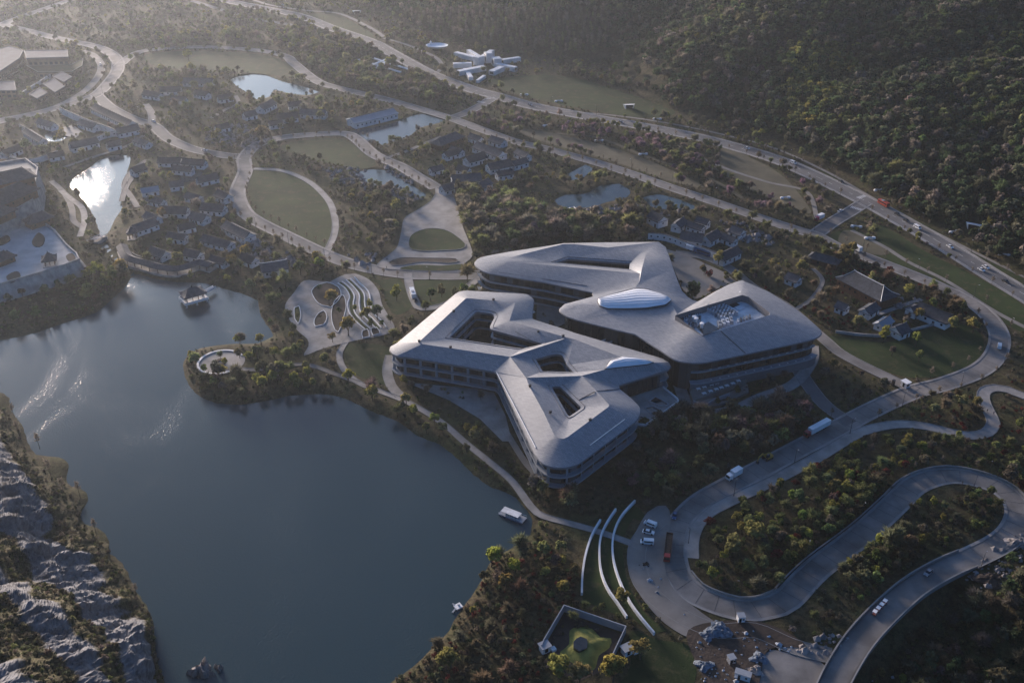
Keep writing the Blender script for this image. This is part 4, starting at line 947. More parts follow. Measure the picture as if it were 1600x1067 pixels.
# ================================================================== GARDEN HOUSES, PAVILIONS, FORT, MODERN BUILDINGS
def curve_roof(L, W, z0, hr, hip, over, th=.35, n=5, lift=.35):
    """tile roof on local axes, ridge along x: concave slopes, upturned corners"""
    mb = MB(); hw = W / 2 + over; hl = L / 2 + (over if hip else .5); rl = L / 2 - (W * .38 if hip else -.5)
    rl = max(rl, .25) if hip else rl
    def prof(t): return hr * (1 - t) ** 1.45
    rowsv = []
    for k in range(n + 1):
        t = k / n; y = hw * t; xl = rl + (hl - rl) * t if hip else hl
        z = z0 + prof(t); up = lift * t ** 3
        rowsv.append((y, xl, z, up))
    def grid(side):
        m = 9; vs = []
        for y, xl, z, up in rowsv:
            for j in range(m):
                s = -1 + 2 * j / (m - 1); vs.append((xl * s, side * y, z + up * abs(s) ** 4))
        fs = []
        for i in range(n):
            for j in range(m - 1):
                q = (i * m + j, (i + 1) * m + j, (i + 1) * m + j + 1, i * m + j + 1); fs.append(q if side < 0 else q[::-1])
        mb.add(vs, fs)
        mb.add([(x, y, z - th) for x, y, z in vs[-m:]] + vs[-m:], [(j, j + 1, m + j + 1, m + j) for j in range(m - 1)])
    grid(-1); grid(1)
    if hip:
        for side in (-1, 1):
            m = 7; vs = []
            for y, xl, z, up in rowsv:
                for j in range(m):
                    s = -1 + 2 * j / (m - 1); vs.append((side * xl, y * s, z + up * abs(s) ** 4))
            fs = []
            for i in range(n):
                for j in range(m - 1):
                    q = (i * m + j, (i + 1) * m + j, (i + 1) * m + j + 1, i * m + j + 1); fs.append(q if side > 0 else q[::-1])
            mb.add(vs, fs)
    mb.add([(-hl, -hw, z0 - th), (hl, -hw, z0 - th), (hl, hw, z0 - th), (-hl, hw, z0 - th)], [(3, 2, 1, 0)])
    return mb, rl
def house(A, Bp, W, hw, hr, label, hip=False, name='garden_house', cat='house', wallm='white', group=None, z=0.0, roofm='tile', nwin=None, ridge='tile', over=.8, gablewin=True, pitchz=None):
    top = z + hw + hr
    a = Vector(G(*A, top)); b_ = Vector(G(*Bp, top)); c = (a + b_) / 2; d = b_ - a
    L = max(d.length, 3) + (W * .76 if hip else 0); rz = math.atan2(d.y, d.x)
    t = thing(name, label, cat, (c.x, c.y, z), rz, group)
    mb = MB(); n5 = [(-L / 2, -W / 2), (L / 2, -W / 2), (L / 2, W / 2), (-L / 2, W / 2)]
    mb.prism(n5, 0, hw)
    if not hip:
        for s in (-1, 1):
            x = s * L / 2; xx = s * (L / 2 - .3)
            pts = [(-W / 2, hw)] + [(-W / 2 * u, hw + hr * .93 * (1 - u) ** 1.45) for u in (.75, .5, .25, 0)] + [(W / 2 * u, hw + hr * .93 * (1 - u) ** 1.45) for u in (.25, .5, .75)] + [(W / 2, hw)]
            vs = [(x, p, q) for p, q in pts] + [(xx, p, q) for p, q in pts]; m = len(pts)
            f1 = tuple(range(m)); mb.add(vs, [f1 if s < 0 else f1[::-1], tuple(range(m, 2 * m))[::-1] if s < 0 else tuple(range(m, 2 * m))])
    mb.build('wall', M[wallm], t)
    rb, rl = curve_roof(L, W, hw, hr, hip, over); rb.build('roof', M[roofm], t, smooth_angle=40)
    mb = MB(); e_ = rl + (.2 if hip else .1)
    mb.tube([(-e_, 0, hw + hr + .55), (-e_ * .8, 0, hw + hr + .15), (0, 0, hw + hr + .08), (e_ * .8, 0, hw + hr + .15), (e_, 0, hw + hr + .55)], .22, 5)
    if hip:
        for sx in (-1, 1):
            for sy in (-1, 1): mb.tube([(sx * rl, 0, hw + hr + .1), (sx * (rl + L / 2 + over) / 2, sy * (W / 2 + over) / 2, hw + hr * .37 + .12), (sx * (L / 2 + over), sy * (W / 2 + over), hw + .5)], .14, 4)
    mb.build('ridge', M[ridge], t)
    k = nwin if nwin is not None else max(2, int(L / 3.6))
    for s in (-1, 1):
        for i in range(k):
            x = -L / 2 + L * (i + .5) / k; mb = MB()
            dr = (i == k // 2)
            mb.box((x, s * (W / 2 + .02), (1.15 if dr else hw * .55)), (1.3 if dr else 1.15, .1, 2.3 if dr else 1.2)); mb.build('door' if dr else 'window', M['timber'] if dr else M['glassdark'], t)
    if not hip and gablewin:
        for s in (-1, 1):
            mb = MB(); mb.box((s * (L / 2 + .02), 0, hw * .6), (.1, .9, .9)); mb.build('window', M['glassdark'], t)
    BLOCK.append(('rect', (c.x, c.y, L / 2 + 1.2, W / 2 + 1.2, rz)))
    return t
NG, CG, LG, RG, SG, WG = 'houses behind the rear hotel building', 'houses around the central ponds', 'houses in the lakeside garden', 'houses in the east garden', 'houses west of the valley road', 'houses by the bright pond'
house((1335,423),(1381,447),13,5.5,5,'great hall with a broad dark hip roof in the east garden', True, 'great_hall', 'hall', 'timber', RG, ridge='white')
house((1274,394),(1304,402),7,3.5,2.6,'dark roofed timber hall beside the park road north of the great hall', True, wallm='timber', group=RG)
house((1352,482),(1368,472),6,3.5,2.4,'small white gabled house just south of the great hall', group=RG)
house((1374,503),(1390,493),5,3,2.2,'small grey roofed lodge south of the white gabled house', group=RG, roofm='slab')
house((1438,472),(1488,492),9,4,3.4,'long white walled house with a big dark roof near the loop bend', group=RG)
house((1424,480),(1438,474),6,3.5,2.4,'short wing joining the long house near the loop bend', group=RG)
house((1019,329),(1037,338),8,4.5,3,'white gabled house standing alone among the trees behind the rear hotel', group=NG)
house((1056,348),(1068,339),6,4,2.6,'steep white gable house at the corner of the walled compound', group=NG)
house((1076,345),(1099,353),5,4,2.2,'white walled wing with small dark windows in the walled compound', group=NG)
house((1066,361),(1099,366),9,4,3.2,'broad dark roofed house in the middle of the walled compound', group=NG)
house((1103,368),(1121,358),7,4,3,'dark gabled house with pale verge beside the inner court', group=NG)
house((1124,397),(1152,384),7,4.2,2.8,'white end house closing the walled compound on the east', group=NG)
house((1126,362),(1150,372),5,3.4,2.2,'low roofed corridor along the far side of the inner court', group=NG)
house((686,216),(712,206),10,4.2,3.6,'big hip roofed hall among the central houses', True, group=CG, wallm='timber')
house((745,221),(785,236),9,4,3.4,'long dark roofed house beside the park road among the central houses', group=CG)
house((728,245),(756,237),8,4,3.2,'dark house between the long roof and the hip roofed hall', group=CG)
house((762,255),(797,249),9,4,3.2,'wide roofed house with bright gable end facing the hotel', group=CG)
house((706,274),(750,270),10,4,3.6,'large roofed house beside the white plaza approach', group=CG)
house((746,287),(763,278),7,4.2,3,'white gabled house closest to the shrubs by the plaza', group=CG)
house((694,238),(714,232),6,3.6,2.6,'small dark roofed house behind the plaza approach', group=CG)
house((776,268),(800,264),6,3.8,2.4,'narrow roofed house at the east edge of the central houses', group=CG)
house((716,258),(733,262),6,3.6,2.4,'little courtyard house in the middle of the central houses', group=CG)
house((800,252),(822,246),6,4,2.4,'white house half hidden by trees east of the central houses', group=CG)
house((548,185),(614,169),13,4.6,2.6,'long white hall with a pale grey roof beside the silver pond', name='long_hall', cat='hall', roofm='slab')
house((433,178),(464,175),9,3.8,3.2,'low dark roofed house west of the long white hall', group=WG)
house((470,170),(509,172),8,3.8,3,'long dark roofed house behind the low dark house', group=WG)
house((405,165),(425,155),8,4,3,'dark gabled house with a white end by the bright pond', group=WG)
house((250,136),(282,135),8,3.6,3,'dark roofed house in the trees below the big lawn', group=WG)
house((287,122),(332,123),8,3.6,3,'long dark roof under the south edge of the big lawn', group=WG)
house((225,141),(250,145),7,3.4,2.8,'small dark house beside the valley road trees', group=WG)
house((340,150),(362,146),6,3.6,2.6,'small dark roofed house beside the bright pond path', group=WG)
house((336,196),(356,192),6,3.4,2.6,'small house among the rockery west of the garden lawn', group=WG)
house((148,162),(206,189),9,4,3,'very long dark roof along the valley road', group=SG)
house((181,201),(214,194),8,4,3,'dark roofed house at the end of the long white wall', group=SG)
house((108,223),(150,214),9,4,3,'wide dark roofed house south of the long white wall', group=SG)
house((125,186),(150,194),7,3.6,2.6,'dark house tucked between the long roof and white wall', group=SG)
house((40,200),(66,216),6,3.8,2.4,'narrow house with a white wall beside the paved yard', group=SG)
house((14,246),(50,254),8,3.6,2.8,'dark roofed house behind the curved white wall', group=SG)
house((2,236),(28,226),7,3.8,2.6,'small house at the far end of the curved white wall', group=SG)
house((247,246),(282,246),7,3.4,2.8,'first dark roof of the row south of the valley road', group=SG)
house((286,247),(320,250),7,3.4,2.8,'second dark roof of the row south of the valley road', group=SG)
house((212,214),(232,221),6,3.4,2.4,'little house beside the valley road junction', group=SG)
house((220,294),(246,290),6,3.4,2.4,'pale roofed pavilion house on the east bank of the stream pond', roofm='slab', group=LG)
house((207,352),(241,340),8,3.8,3,'dark roofed house with white walls near the stone bridge', group=LG)
house((250,322),(292,323),8,3.6,3,'wide dark roofed house in the middle of the lakeside garden', group=LG)
house((315,317),(350,320),8,3.6,3,'dark roofed house at the foot of the oval lawn road', group=LG)
house((353,345),(390,363),8,4,3,'long house with bright white gables beside the ring road', group=LG)
house((307,277),(338,270),7,3.4,2.8,'dark roof beside the little star shaped pond', group=LG)
house((318,366),(360,377),7,3.4,2.6,'low dark roof below the house with white gables', group=LG)
house((407,412),(447,406),10,4,3,'white walled house with a white ridge near the terraces', group=LG, ridge='white')  # the ridge is plain white material
house((278,352),(302,346),6,3.4,2.4,'small dark house among the shrubs of the lakeside garden', group=LG)
house((292,300),(312,305),6,3.4,2.4,'small dark roof north of the wide dark house', group=LG)
# the roofed gallery that winds along the shore
gp = [(190,384),(200,402),(225,410),(250,417),(277,420),(295,415),(312,410),(332,415)]
gw = smooth(GP(gp, 3.5), 2.5)
g = thing('roofed_gallery', 'winding dark roofed gallery on a stone base along the lake shore', 'gallery')
mb = MB(); mb.ribbon([(p[0], p[1], 5.2) for p in gw], 0, -3.2, 5.2, 3.6); mb.ribbon([(p[0], p[1], 5.2) for p in gw], 3.2, 0, 3.6, 5.2); mb.ribbon(gw, 3.2, -3.2, 3.3, 3.3); mb.build('roof', M['tile'], g)
mb = MB(); mb.tube([(p[0], p[1], 5.25) for p in gw], .2, 5); mb.build('ridge', M['tile'], g)
mb = MB(); mb.wall(gw, -1.5, .5, 6.4); mb.build('stone_base', M['stonewall'], g)
for k in range(2, len(gw) - 1, 2):
    for s in (-2.4, 2.4):
        p = offset_line(gw[k - 1:k + 2], s)[1]; mb = MB(); mb.box((p[0], p[1], 1.9), (.28, .28, 2.9)); mb.build('post', M['timber'], g)
BLOCK.append(('line', gw, 4))
def pavilion(name, px, py, side, hw, hr, label, z=0.0, rz=.3, deck=None, n=2, over=1.0, cat='pavilion', ratio=1.0):
    x, y, _ = G(px, py, z); t = thing(name, label, cat, (x, y, z), rz)
    rb, rl = curve_roof(side * ratio, side, hw, hr, True, over, lift=.7); rb.build('roof', M['tile'], t, smooth_angle=40)
    mb = MB(); mb.lathe([(.45, 0), (.3, .5), (.12, 1.1), (.02, 1.5)], (0, 0, hw + hr - .1), 8); mb.build('finial', M['tile'], t)
    for i in range(n + 1):
        for j in range(n + 1):
            if 0 < i < n and 0 < j < n: continue
            mb = MB(); mb.lathe([(.2, 0), (.17, hw)], (side * ratio * (i / n - .5) * .9, side * (j / n - .5) * .9, 0), 8); mb.build('post', M['timber'], t)
    if deck:
        mb = MB(); mb.box((0, 0, -.25), (side * ratio + 3, side + 3, .5)); mb.build('deck', M['white'], t)
        for i in range(3):
            for j in range(2):
                mb = MB(); mb.lathe([(.4, -3.6), (.35, -.5)], ((i - 1) * (side * ratio / 2 + .6), (j * 2 - 1) * (side / 2 + .6), 0), 8); mb.build('pier', M['white'], t)
        mb = MB()
        for (x0, y0, x1, y1) in ((-1, -1, 1, -1), (-1, 1, 1, 1), (-1, -1, -1, 1)):
            hx, hy = side * ratio / 2 + 1.3, side / 2 + 1.3; mb.wall([(x0 * hx, y0 * hy, 0), (x1 * hx, y1 * hy, 0)], .02, .9, .15)
        mb.build('balustrade', M['white'], t)
    else:
        mb = MB(); mb.box((0, 0, .15), (side * ratio + 2, side + 2, .3)); mb.build('plinth', M['stonewall'], t)
    BLOCK.append(('rect', (x, y, side, side, 0)))
    return t
pavilion('water_pavilion', 303, 466, 7, 3.4, 3.4, 'pavilion with upturned dark roof on white piers over the lake', .9, .62, True, 3, 1.2, ratio=1.45)
mb = MB(); L = [G(320,457,1.0), G(335,448,1.0)]; mb.wall(L, .55, .8, 2.0)
for s in (-.9, .9): mb.wall(offset_line(L, s), .8, 1.7, .12)
tag(mb.build('footbridge', M['white']), 'little white footbridge from the shore to the water pavilion', 'footbridge')
pavilion('garden_pavilion', 208, 372, 4.5, 4.2, 3, 'small square tower pavilion beside the stone bridge', 0, .3)
# stone bridge over the stream
sb = thing('stone_bridge', 'small stone bridge over the narrow stream north of the lake', 'bridge'); L = smooth([G(139,376,.2), G(150,373,1.6), G(163,369,.2)], 1.2)
mb = MB(); mb.wall(L, -1.6, .25, 3.6); mb.ribbon([(p[0], p[1], p[2] + .3) for p in L], 1.8, -1.8); mb.build('bridge_deck', M['stonewall'], sb)
for s in (-1.7, 1.7):
    mb = MB(); q = [(p[0], p[1], p[2]) for p in offset_line(L, s)]; mb.tube([(p[0], p[1], p[2] + 1.1) for p in q], .14, 4)
    for p in q[::2]: mb.box((p[0], p[1], p[2] + .6), (.25, .25, 1.2))
    mb.build('balustrade', M['white'], sb)
# ---------------------------------------------------------------- the walled fort on the west shore
F_ = thing('stone_fort', 'stepped stone fort with battered grey walls on the west shore', 'fort')
def terrace(px, z1, z0, batter, name, topm, wallm, parent):
    top = ccw([G(x, y, z1) for x, y in px]); n = len(top); bot = ring_offset(top, -batter)
    mb = MB(); mb.add([(p[0], p[1], z0) for p in bot] + top, [(i, (i + 1) % n, n + (i + 1) % n, n + i) for i in range(n)]); o = mb.build(name + '_wall', M[wallm], parent)
    mb = MB(); mb.sheet([p[:2] for p in top], z1); mb.build(name + '_paving', M[topm], parent)
    mb = MB(); mb.wall(top, z1 - .02, z1 + 1.3, .7, closed=True); mb.build('parapet', M[wallm], o)
    BLOCK.append(('poly', bot, 0)); return top
terrace([(-120,470),(-60,462),(0,446),(62,428),(100,416),(124,407),(120,398),(104,384),(86,362),(72,352),(50,350),(-60,385),(-120,400)], 8.5, -1, 4.0, 'lower', 'forty', 'stonewall', F_)
terrace([(-120,385),(-60,365),(0,343),(51,314),(55,290),(59,264),(40,250),(-40,262),(-120,290)], 17, 0, 1.6, 'upper', 'paving', 'stonewall', F_)
FG = 'palace halls on the stone fort'
house((-8,300),(30,284),14,5.5,5.5,'lower palace hall with a wide dark roof on the stone fort', True, 'palace_hall', 'hall', 'timber', FG, 17, ridge='tile', over=1.6)
house((-12,272),(34,262),12,8.5,5,'upper palace hall behind, taller and half out of view', True, 'palace_hall', 'hall', 'timber', FG, 17, ridge='tile', over=1.6)
house((-30,330),(-2,318),12,5,4.5,'palace hall at the fort edge cut by the picture border', True, 'palace_hall', 'hall', 'timber', FG, 17, ridge='tile', over=1.6)
house((48,336),(66,330),8,4,3.6,'dark gatehouse roof at the foot of the upper fort wall', True, 'gatehouse', 'gatehouse', 'timber', None, 8.5, over=1.2)
house((-10,398),(6,392),8,3.5,3,'timber pavilion hall at the west edge of the fort yard', True, 'garden_hall', 'hall', 'timber', None, 8.5, over=1.2)
pavilion('fort_pavilion', 79, 413, 5.5, 3.6, 3.6, 'open pavilion with curved dark roof on the fort yard', 8.5, .35, over=1.3)
for q in ([(10,432),(26,424),(32,432),(18,442)], [(-10,380),(10,368),(16,376),(0,384)], [(50,378),(60,364),(70,372),(66,384),(56,386)], [(103,400),(112,396),(118,404),(108,408)]):
    mb = MB(); mb.prism([p[:2] for p in smooth(GP(q, 8.6), 1.5, True)], 8.5, 8.75); mb.build('planting_bed', M['soil'], F_)
# ---------------------------------------------------------------- white garden walls
def gwall(px, hgt, label, th=.4, m='white', cap=True, name='garden_wall', holes=0, z=0.0, sm=True, cat='wall', group=None):
    pts = smooth(GP(px, z), 2.5) if sm else GP(px, z); t = thing(name, label, cat, group=group)
    mb = MB(); mb.wall(pts, z - .3, z + hgt, th); mb.build('wall_face', M[m], t)
    if cap: mb = MB(); mb.wall(pts, z + hgt, z + hgt + .22, th + .5); mb.build('tile_coping', M['tile'], t)
    if holes:
        P = along(pts, pathlen(pts) / holes)
        for a, b_ in zip(P, P[1:]):
            c = (a + b_) / 2; mb = MB(); mb.box((c.x, c.y, z + hgt * .55), (1.0, th + .12, .8), math.atan2(b_.y - a.y, b_.x - a.x)); mb.build('lattice_window', M['glassdark'], t)
    BLOCK.append(('line', pts, 1.2)); return t
gwall([(1012,374),(1040,377),(1070,388),(1100,398),(1126,408),(1140,412)], 4.2, 'long white garden wall with small dark windows behind the rear hotel', holes=14)
gwall([(95,178),(112,186),(140,198),(165,207),(182,214)], 5.5, 'tall white wall running through the walled houses west of the road', holes=9)
gwall([(32,203),(48,212),(62,222),(72,226)], 4.5, 'short white wall beside the paved yard', holes=3)
gwall([(12,246),(30,256),(55,256),(78,249),(92,244)], 4.2, 'curved white wall with dark windows south of the paved yard', holes=6)
gwall([(152,222),(168,216),(184,213)], 4, 'white wall with lattice windows in front of the wide dark house', holes=4)
gwall([(190,388),(215,404),(250,412)], 2.0, 'low brown garden wall behind the shore gallery', m='stonewall')
for px, lab in (([(938,815),(925,838),(915,868),(910,900),(909,930)], 'shortest curved white wall, on the lake side of the car park'),
                ([(962,798),(945,825),(937,850),(938,890),(948,920),(965,945),(979,966)], 'middle curved white wall on the grass by the car park'),
                ([(992,785),(970,810),(958,840),(958,875),(968,910),(985,945),(1005,972),(1022,992)], 'longest curved white wall, next to the car park')):
    gwall(px, 1.4, lab, .7, cap=False, group='curved white walls by the car park', name='curved_wall')
gwall([(846,1018),(850,1008),(881,955),(977,988),(948,1050)], 3.2, 'angular white wall enclosing the small green mound garden', .35, 'slab', False, sm=False)
gwall([(1305,520),(1345,525),(1385,526),(1430,516),(1468,506)], 1.5, 'low pale garden wall south of the east garden houses', .5, 'stonewall', False)
mb = MB(); q = smooth(GP([(890,985),(905,979),(925,982),(938,995),(955,997),(952,1012),(936,1024),(928,1046),(905,1042),(884,1028),(874,1020),(889,1006)]), 1.5, True)
c = sum((Vector(p) for p in q), Vector()) / len(q); K = 6; n = len(q); vs = []
for k in range(K + 1):
    f = k / K; vs += [(c.x + (p[0] - c.x) * (1 - f * .97), c.y + (p[1] - c.y) * (1 - f * .97), .05 + 2.2 * math.sin(f * math.pi / 2)) for p in q]
mb.add(vs, [(k * n + i, k * n + (i + 1) % n, (k + 1) * n + (i + 1) % n, (k + 1) * n + i) for k in range(K) for i in range(n)] + [tuple(range(K * n, K * n + n))])
mo = mat('mound_moss', (.22, .21, .05), .9, .35, .25, bump=.6, bscale=1.5)
tag(mb.build('grass_mound', mo, kind='structure', smooth_angle=60), None)
mb = MB(); mb.prism([p[:2] for p in smooth(GP([(896,1003),(907,995),(917,999),(917,1013),(905,1018),(896,1012)], 2.2), 1.5, True)], 1.0, 2.55); mb.build('mound_pool', M['glassdark'], kind='structure')
lawn([(852,1012),(882,960),(973,991),(946,1046),(900,1066),(860,1040)], M['soil'], smoothed=False)
for px, py, lab in ((851,1016,'small white kiosk at the open end of the angular wall'), (979,1020,'white kiosk outside the east corner of the angular wall')):
    x, y, _ = G(px, py); t = thing('kiosk', lab, 'kiosk', (x, y, 0), .5)
    mb = MB(); mb.box((0, 0, 1.3), (3, 2.6, 2.6)); mb.build('wall', M['white'], t)
    mb = MB(); mb.box((0, 0, 2.75), (3.8, 3.4, .25)); mb.build('roof', M['slab'], t)
    mb = MB(); mb.box((0, -1.32, 1.3), (1.2, .08, 1.8)); mb.build('door', M['glassdark'], t)
    mb = MB(); mb.box((2.6, -1.2, .5), (1.6, 1.6, 1.0)); mb.build('counter', M['deck'], t)
# ---------------------------------------------------------------- modern blocks in the far corner
M['flatroof'] = mat('flat_roof', (.075, .09, .12), .9, .2, .1, spec=.1); M['brownwall'] = mat('brown_cladding', (.12, .085, .06), .7, .3, .4)
def flat_block(px, z, label, roofm='flatroof', par=.5, group=None, base=0.0, name='office_block', green=False):
    top = ccw([G(x, y, z) for x, y in px]); t = thing(name, label, 'building', group=group)
    mb = MB(); mb.prism([p[:2] for p in top], base, z); mb.build('wall', M['brownwall'], t)
    mb = MB(); mb.sheet([p[:2] for p in ring_offset(top, -.6)], z + .35); mb.sheet([p[:2] for p in top], z + .02)
    n = len(top); o = ring_offset(top, -.6); mb.add([(p[0], p[1], z - .25) for p in o] + [(p[0], p[1], z + .35) for p in o], [(i, (i + 1) % n, n + (i + 1) % n, n + i) for i in range(n)]); mb.build('roof', M[roofm], t)
    mb = MB(); mb.wall(top, z + .3, z + .3 + par, .35, closed=True); mb.build('parapet', M['fascia'], t)
    P = list(top) + [top[0]]
    for a, b_ in zip(P, P[1:]):
        d = Vector(b_) - Vector(a)
        if Vector((d.y, -d.x)).dot(Vector((a[0], a[1]))) > 0 or d.length < 6: continue
        k = int(d.length / 4); rz_ = math.atan2(d.y, d.x)
        for i in range(k):
            c = Vector(a) + d * ((i + .5) / k)
            for zz in (([2.2] if z < 7 else [2.4, 6.2]) if base == 0 else []):
                m2 = MB(); m2.box((c.x, c.y, zz), (2.6, .2, 2.2), rz_); m2.build('window', M['glassdark'], t)
    BLOCK.append(('poly', top, 1.5)); return t
MG = 'flat roofed blocks in the north west corner'
flat_block([(-60,100),(-20,82),(15,73),(36,80),(30,92),(0,112),(-60,138)], 11, 'largest blue grey flat roofed block at the north west edge', group=MG)
flat_block([(38,80),(105,79),(106,90),(42,92)], 11, 'long narrow flat roofed block joined to the largest block', group=MG)
flat_block([(42,104),(112,102),(130,93),(128,104),(112,113),(60,114)], 5, 'low block with a planted roof terrace below the narrow block', 'lawn', group=MG)
flat_block([(82,120),(97,113),(112,121),(100,129)], 5, 'uppermost of three small stepped flat roofs', group=MG)
flat_block([(68,132),(84,123),(101,136),(86,145)], 5, 'middle of three small stepped flat roofs', group=MG)
flat_block([(46,148),(62,138),(74,146),(58,155)], 5, 'lowest of three small stepped flat roofs', group=MG)
flat_block([(-40,129),(22,128),(25,142),(-40,143)], 7, 'small flat roofed block south of the largest block', group=MG)
mb = MB(); mb.wall(GP([(33,152),(82,121)], 0), 0, 3.5, .6); tag(mb.build('garden_wall', M['white']), 'thin straight white wall beside the three stepped roofs', 'wall')
# ---------------------------------------------------------------- white visitor pavilion of many boxes, boat shaped canopy, slab sculpture
V = thing('visitor_pavilion', 'white pavilion of many radiating boxes beside the highway', 'pavilion')
for (a, b_, wd, hg) in (((712,88),(747,97),5,4),((732,86),(752,98),4,5),((708,106),(737,105),5,4),((716,118),(757,110),6,4),((744,101),(752,103),8,8),((769,88),(753,99),5,6),((770,103),(782,102),8,7),((785,100),(812,96),5,4),((806,112),(776,106),5,4),((768,118),(784,111),6,4),((758,98),(768,97),7,9),((727,112),(736,126),4,3),((757,122),(746,130),3,2.5)):
    pa, pb = Vector(G(*a)), Vector(G(*b_)); d = pb - pa; c = (pa + pb) / 2; rz_ = math.atan2(d.y, d.x)
    mb = MB(); mb.box((c.x, c.y, hg / 2), (d.length, wd, hg), rz_); o = mb.build('wing', M['white'], V)
    mb = MB(); mb.box((c.x, c.y, hg + .04), (d.length - 1.2, wd - 1.2, .1), rz_); mb.build('roof', M['deck'], o)
    u = d.normalized(); e0 = pa - u * .03; mb = MB(); mb.box((e0.x, e0.y, hg * .5), (.1, wd * .7, hg * .6), rz_); mb.build('window', M['glassdark'], o)
    BLOCK.append(('rect', (c.x, c.y, d.length / 2 + 3, wd / 2 + 3, rz_)))
x, y, _ = G(683, 78); t = thing('boat_canopy', 'bright white boat shaped canopy near the forest edge', 'canopy', (x, y, 0), -.15)
mb = MB(); mb.lathe([(1, 0), (9, 1.4), (11, 3.4), (10.6, 3.6), (8, 2.4), (.5, 2.0)], (0, 0, 1.0), 28, 1, .8); mb.build('shell', M['whitemetal'], t, smooth_angle=40)
mb = MB(); mb.lathe([(1.4, 0), (1.0, 6), (.2, 7.5)], (-7, 4, 0), 10); mb.build('mast', M['whitemetal'], t)
mb = MB(); mb.lathe([(5, 0), (5, 1.2)], (0, 0, 0), 20, 1, .8); mb.build('plinth', M['blackmetal'], t); BLOCK.append(('poly', [(x - 13, y - 12), (x + 13, y - 12), (x + 13, y + 12), (x - 13, y + 12)], 0))
t = thing('slab_sculpture', 'crossed long white slabs lying on the slope beside the highway', 'sculpture')
for k, (a, b_, wd) in enumerate((((577,91),(640,111),2.6),((560,95),(626,115),2.4),((577,107),(612,93),2.6),((590,110),(602,101),4))):
    pa, pb = Vector(G(*a)), Vector(G(*b_)); d = pb - pa; c = (pa + pb) / 2; mb = MB(); mb.box((c.x, c.y, 1.0 + .85 * (k > 1)), (d.length, wd, .8), math.atan2(d.y, d.x)); mb.build('slab', M['whitemetal'], t)
    BLOCK.append(('line', [tuple(pa), tuple(pb)], 3))
for px, py, rz_, lab in ((983,170,.1,'white trapezoid canopy on the lawn under the wooded hill'), (1518,368,-.5,'white folded canopy beside the trail at the east edge'), (558,22,.2,'small white folded canopy at the top of the far lawn')):
    x, y, _ = G(px, py); z = H1(x, y); t = thing('folded_canopy', lab, 'canopy', (x, y, z), rz_)
    mb = MB(); mb.add([(-5, 2, 3.2), (5, 2, 3.2), (3.6, -1.6, 3.6), (-3.6, -1.6, 3.6), (-5, 2, 3.0), (5, 2, 3.0), (3.6, -1.6, 3.4), (-3.6, -1.6, 3.4)], [(0, 3, 2, 1), (4, 5, 6, 7), (0, 1, 5, 4), (1, 2, 6, 5), (2, 3, 7, 6), (3, 0, 4, 7)]); mb.build('roof', M['whitemetal'], t)
    for s in (-1, 1):
        mb = MB(); mb.add([(s * 4.9, 1.9, 3), (s * 3.5, -1.5, 3.4), (s * 3.0, -1.2, 0), (s * 3.6, .8, 0), (s * 4.6, 1.9, 3), (s * 3.2, -1.5, 3.4), (s * 2.7, -1.2, 0), (s * 3.3, .8, 0)], [(0, 1, 2, 3), (7, 6, 5, 4), (0, 4, 5, 1), (1, 5, 6, 2), (2, 6, 7, 3), (3, 7, 4, 0)]); mb.build('side_wall', M['whitemetal'], t)
    mb = MB(); mb.box((0, 1.2, 1.5), (5.6, .2, 3.0)); mb.build('back_wall', M['glassdark'], t); BLOCK.append(('poly', [(x - 7, y - 7), (x + 7, y - 7), (x + 7, y + 5), (x - 7, y + 5)], 0))
# garden frames in the wood behind the rear hotel
t = thing('pergola', 'white slatted garden frame among the trees north of the hotel', 'pergola')
for k in range(6):
    a, b_ = (862 + k * 7, 331 - k * 1.5), (886 + k * 6, 357 - k * 3); pa, pb = Vector(G(*a, 3)), Vector(G(*b_, 3)); mb = MB(); mb.tube([pa, pb], .28, 4); mb.build('beam', M['white'], t)
for a, b_ in (((862,331),(897,323)), ((886,357),(916,342))):
    mb = MB(); mb.tube([G(*a, 2.8), G(*b_, 2.8)], .25, 4)
    for p in (a, b_): q = G(*p, 2.8); mb.box((q[0], q[1], 1.4), (.4, .4, 2.8))
    mb.build('frame', M['white'], t)

# smaller houses of the three villages
EXTRA = [((232, 305), (255, 311)), ((264, 284), (285, 281)), ((300, 330), (322, 336)), ((262, 362), (290, 366)), ((228, 330), (246, 337)), ((340, 296), (356, 303)), ((330, 398), (352, 404)), ((290, 388), (312, 393)), ((236, 385), (258, 392)), ((270, 258), (300, 261)), ((378, 395), (398, 402)), ((205, 262), (224, 256)), ((672, 262), (690, 257)), ((705, 228), (722, 233)), ((768, 212), (788, 218)), ((735, 208), (752, 214)), ((808, 232), (826, 240)), ((690, 290), (706, 285)), ((268, 150), (290, 152)), ((305, 140), (325, 144)), ((380, 176), (398, 172)), ((420, 190), (440, 187)), ((450, 160), (470, 158)), ((166, 222), (186, 218)), ((75, 240), (98, 236)), ((60, 185), (84, 192)), ((1145, 352), (1162, 358)), ((1090, 338), (1108, 343)), ((1232, 425), (1250, 432)), ((1400, 510), (1416, 504)), ((1310, 470), (1325, 476))]
for k, (a, b_) in enumerate(EXTRA):
    LATER.append((house(a, b_, 5.2 + k % 3, 3.4 + .3 * (k % 2), 2.4 + .25 * (k % 3), '', group='small houses of the garden villages'), ['small dark roofed cottage', 'narrow dark roofed cottage', 'grey roofed garden lodge', 'little gabled house', 'low dark roofed annex'][k % 5], (a[0] + b_[0]) / 2, (a[1] + b_[1]) / 2))
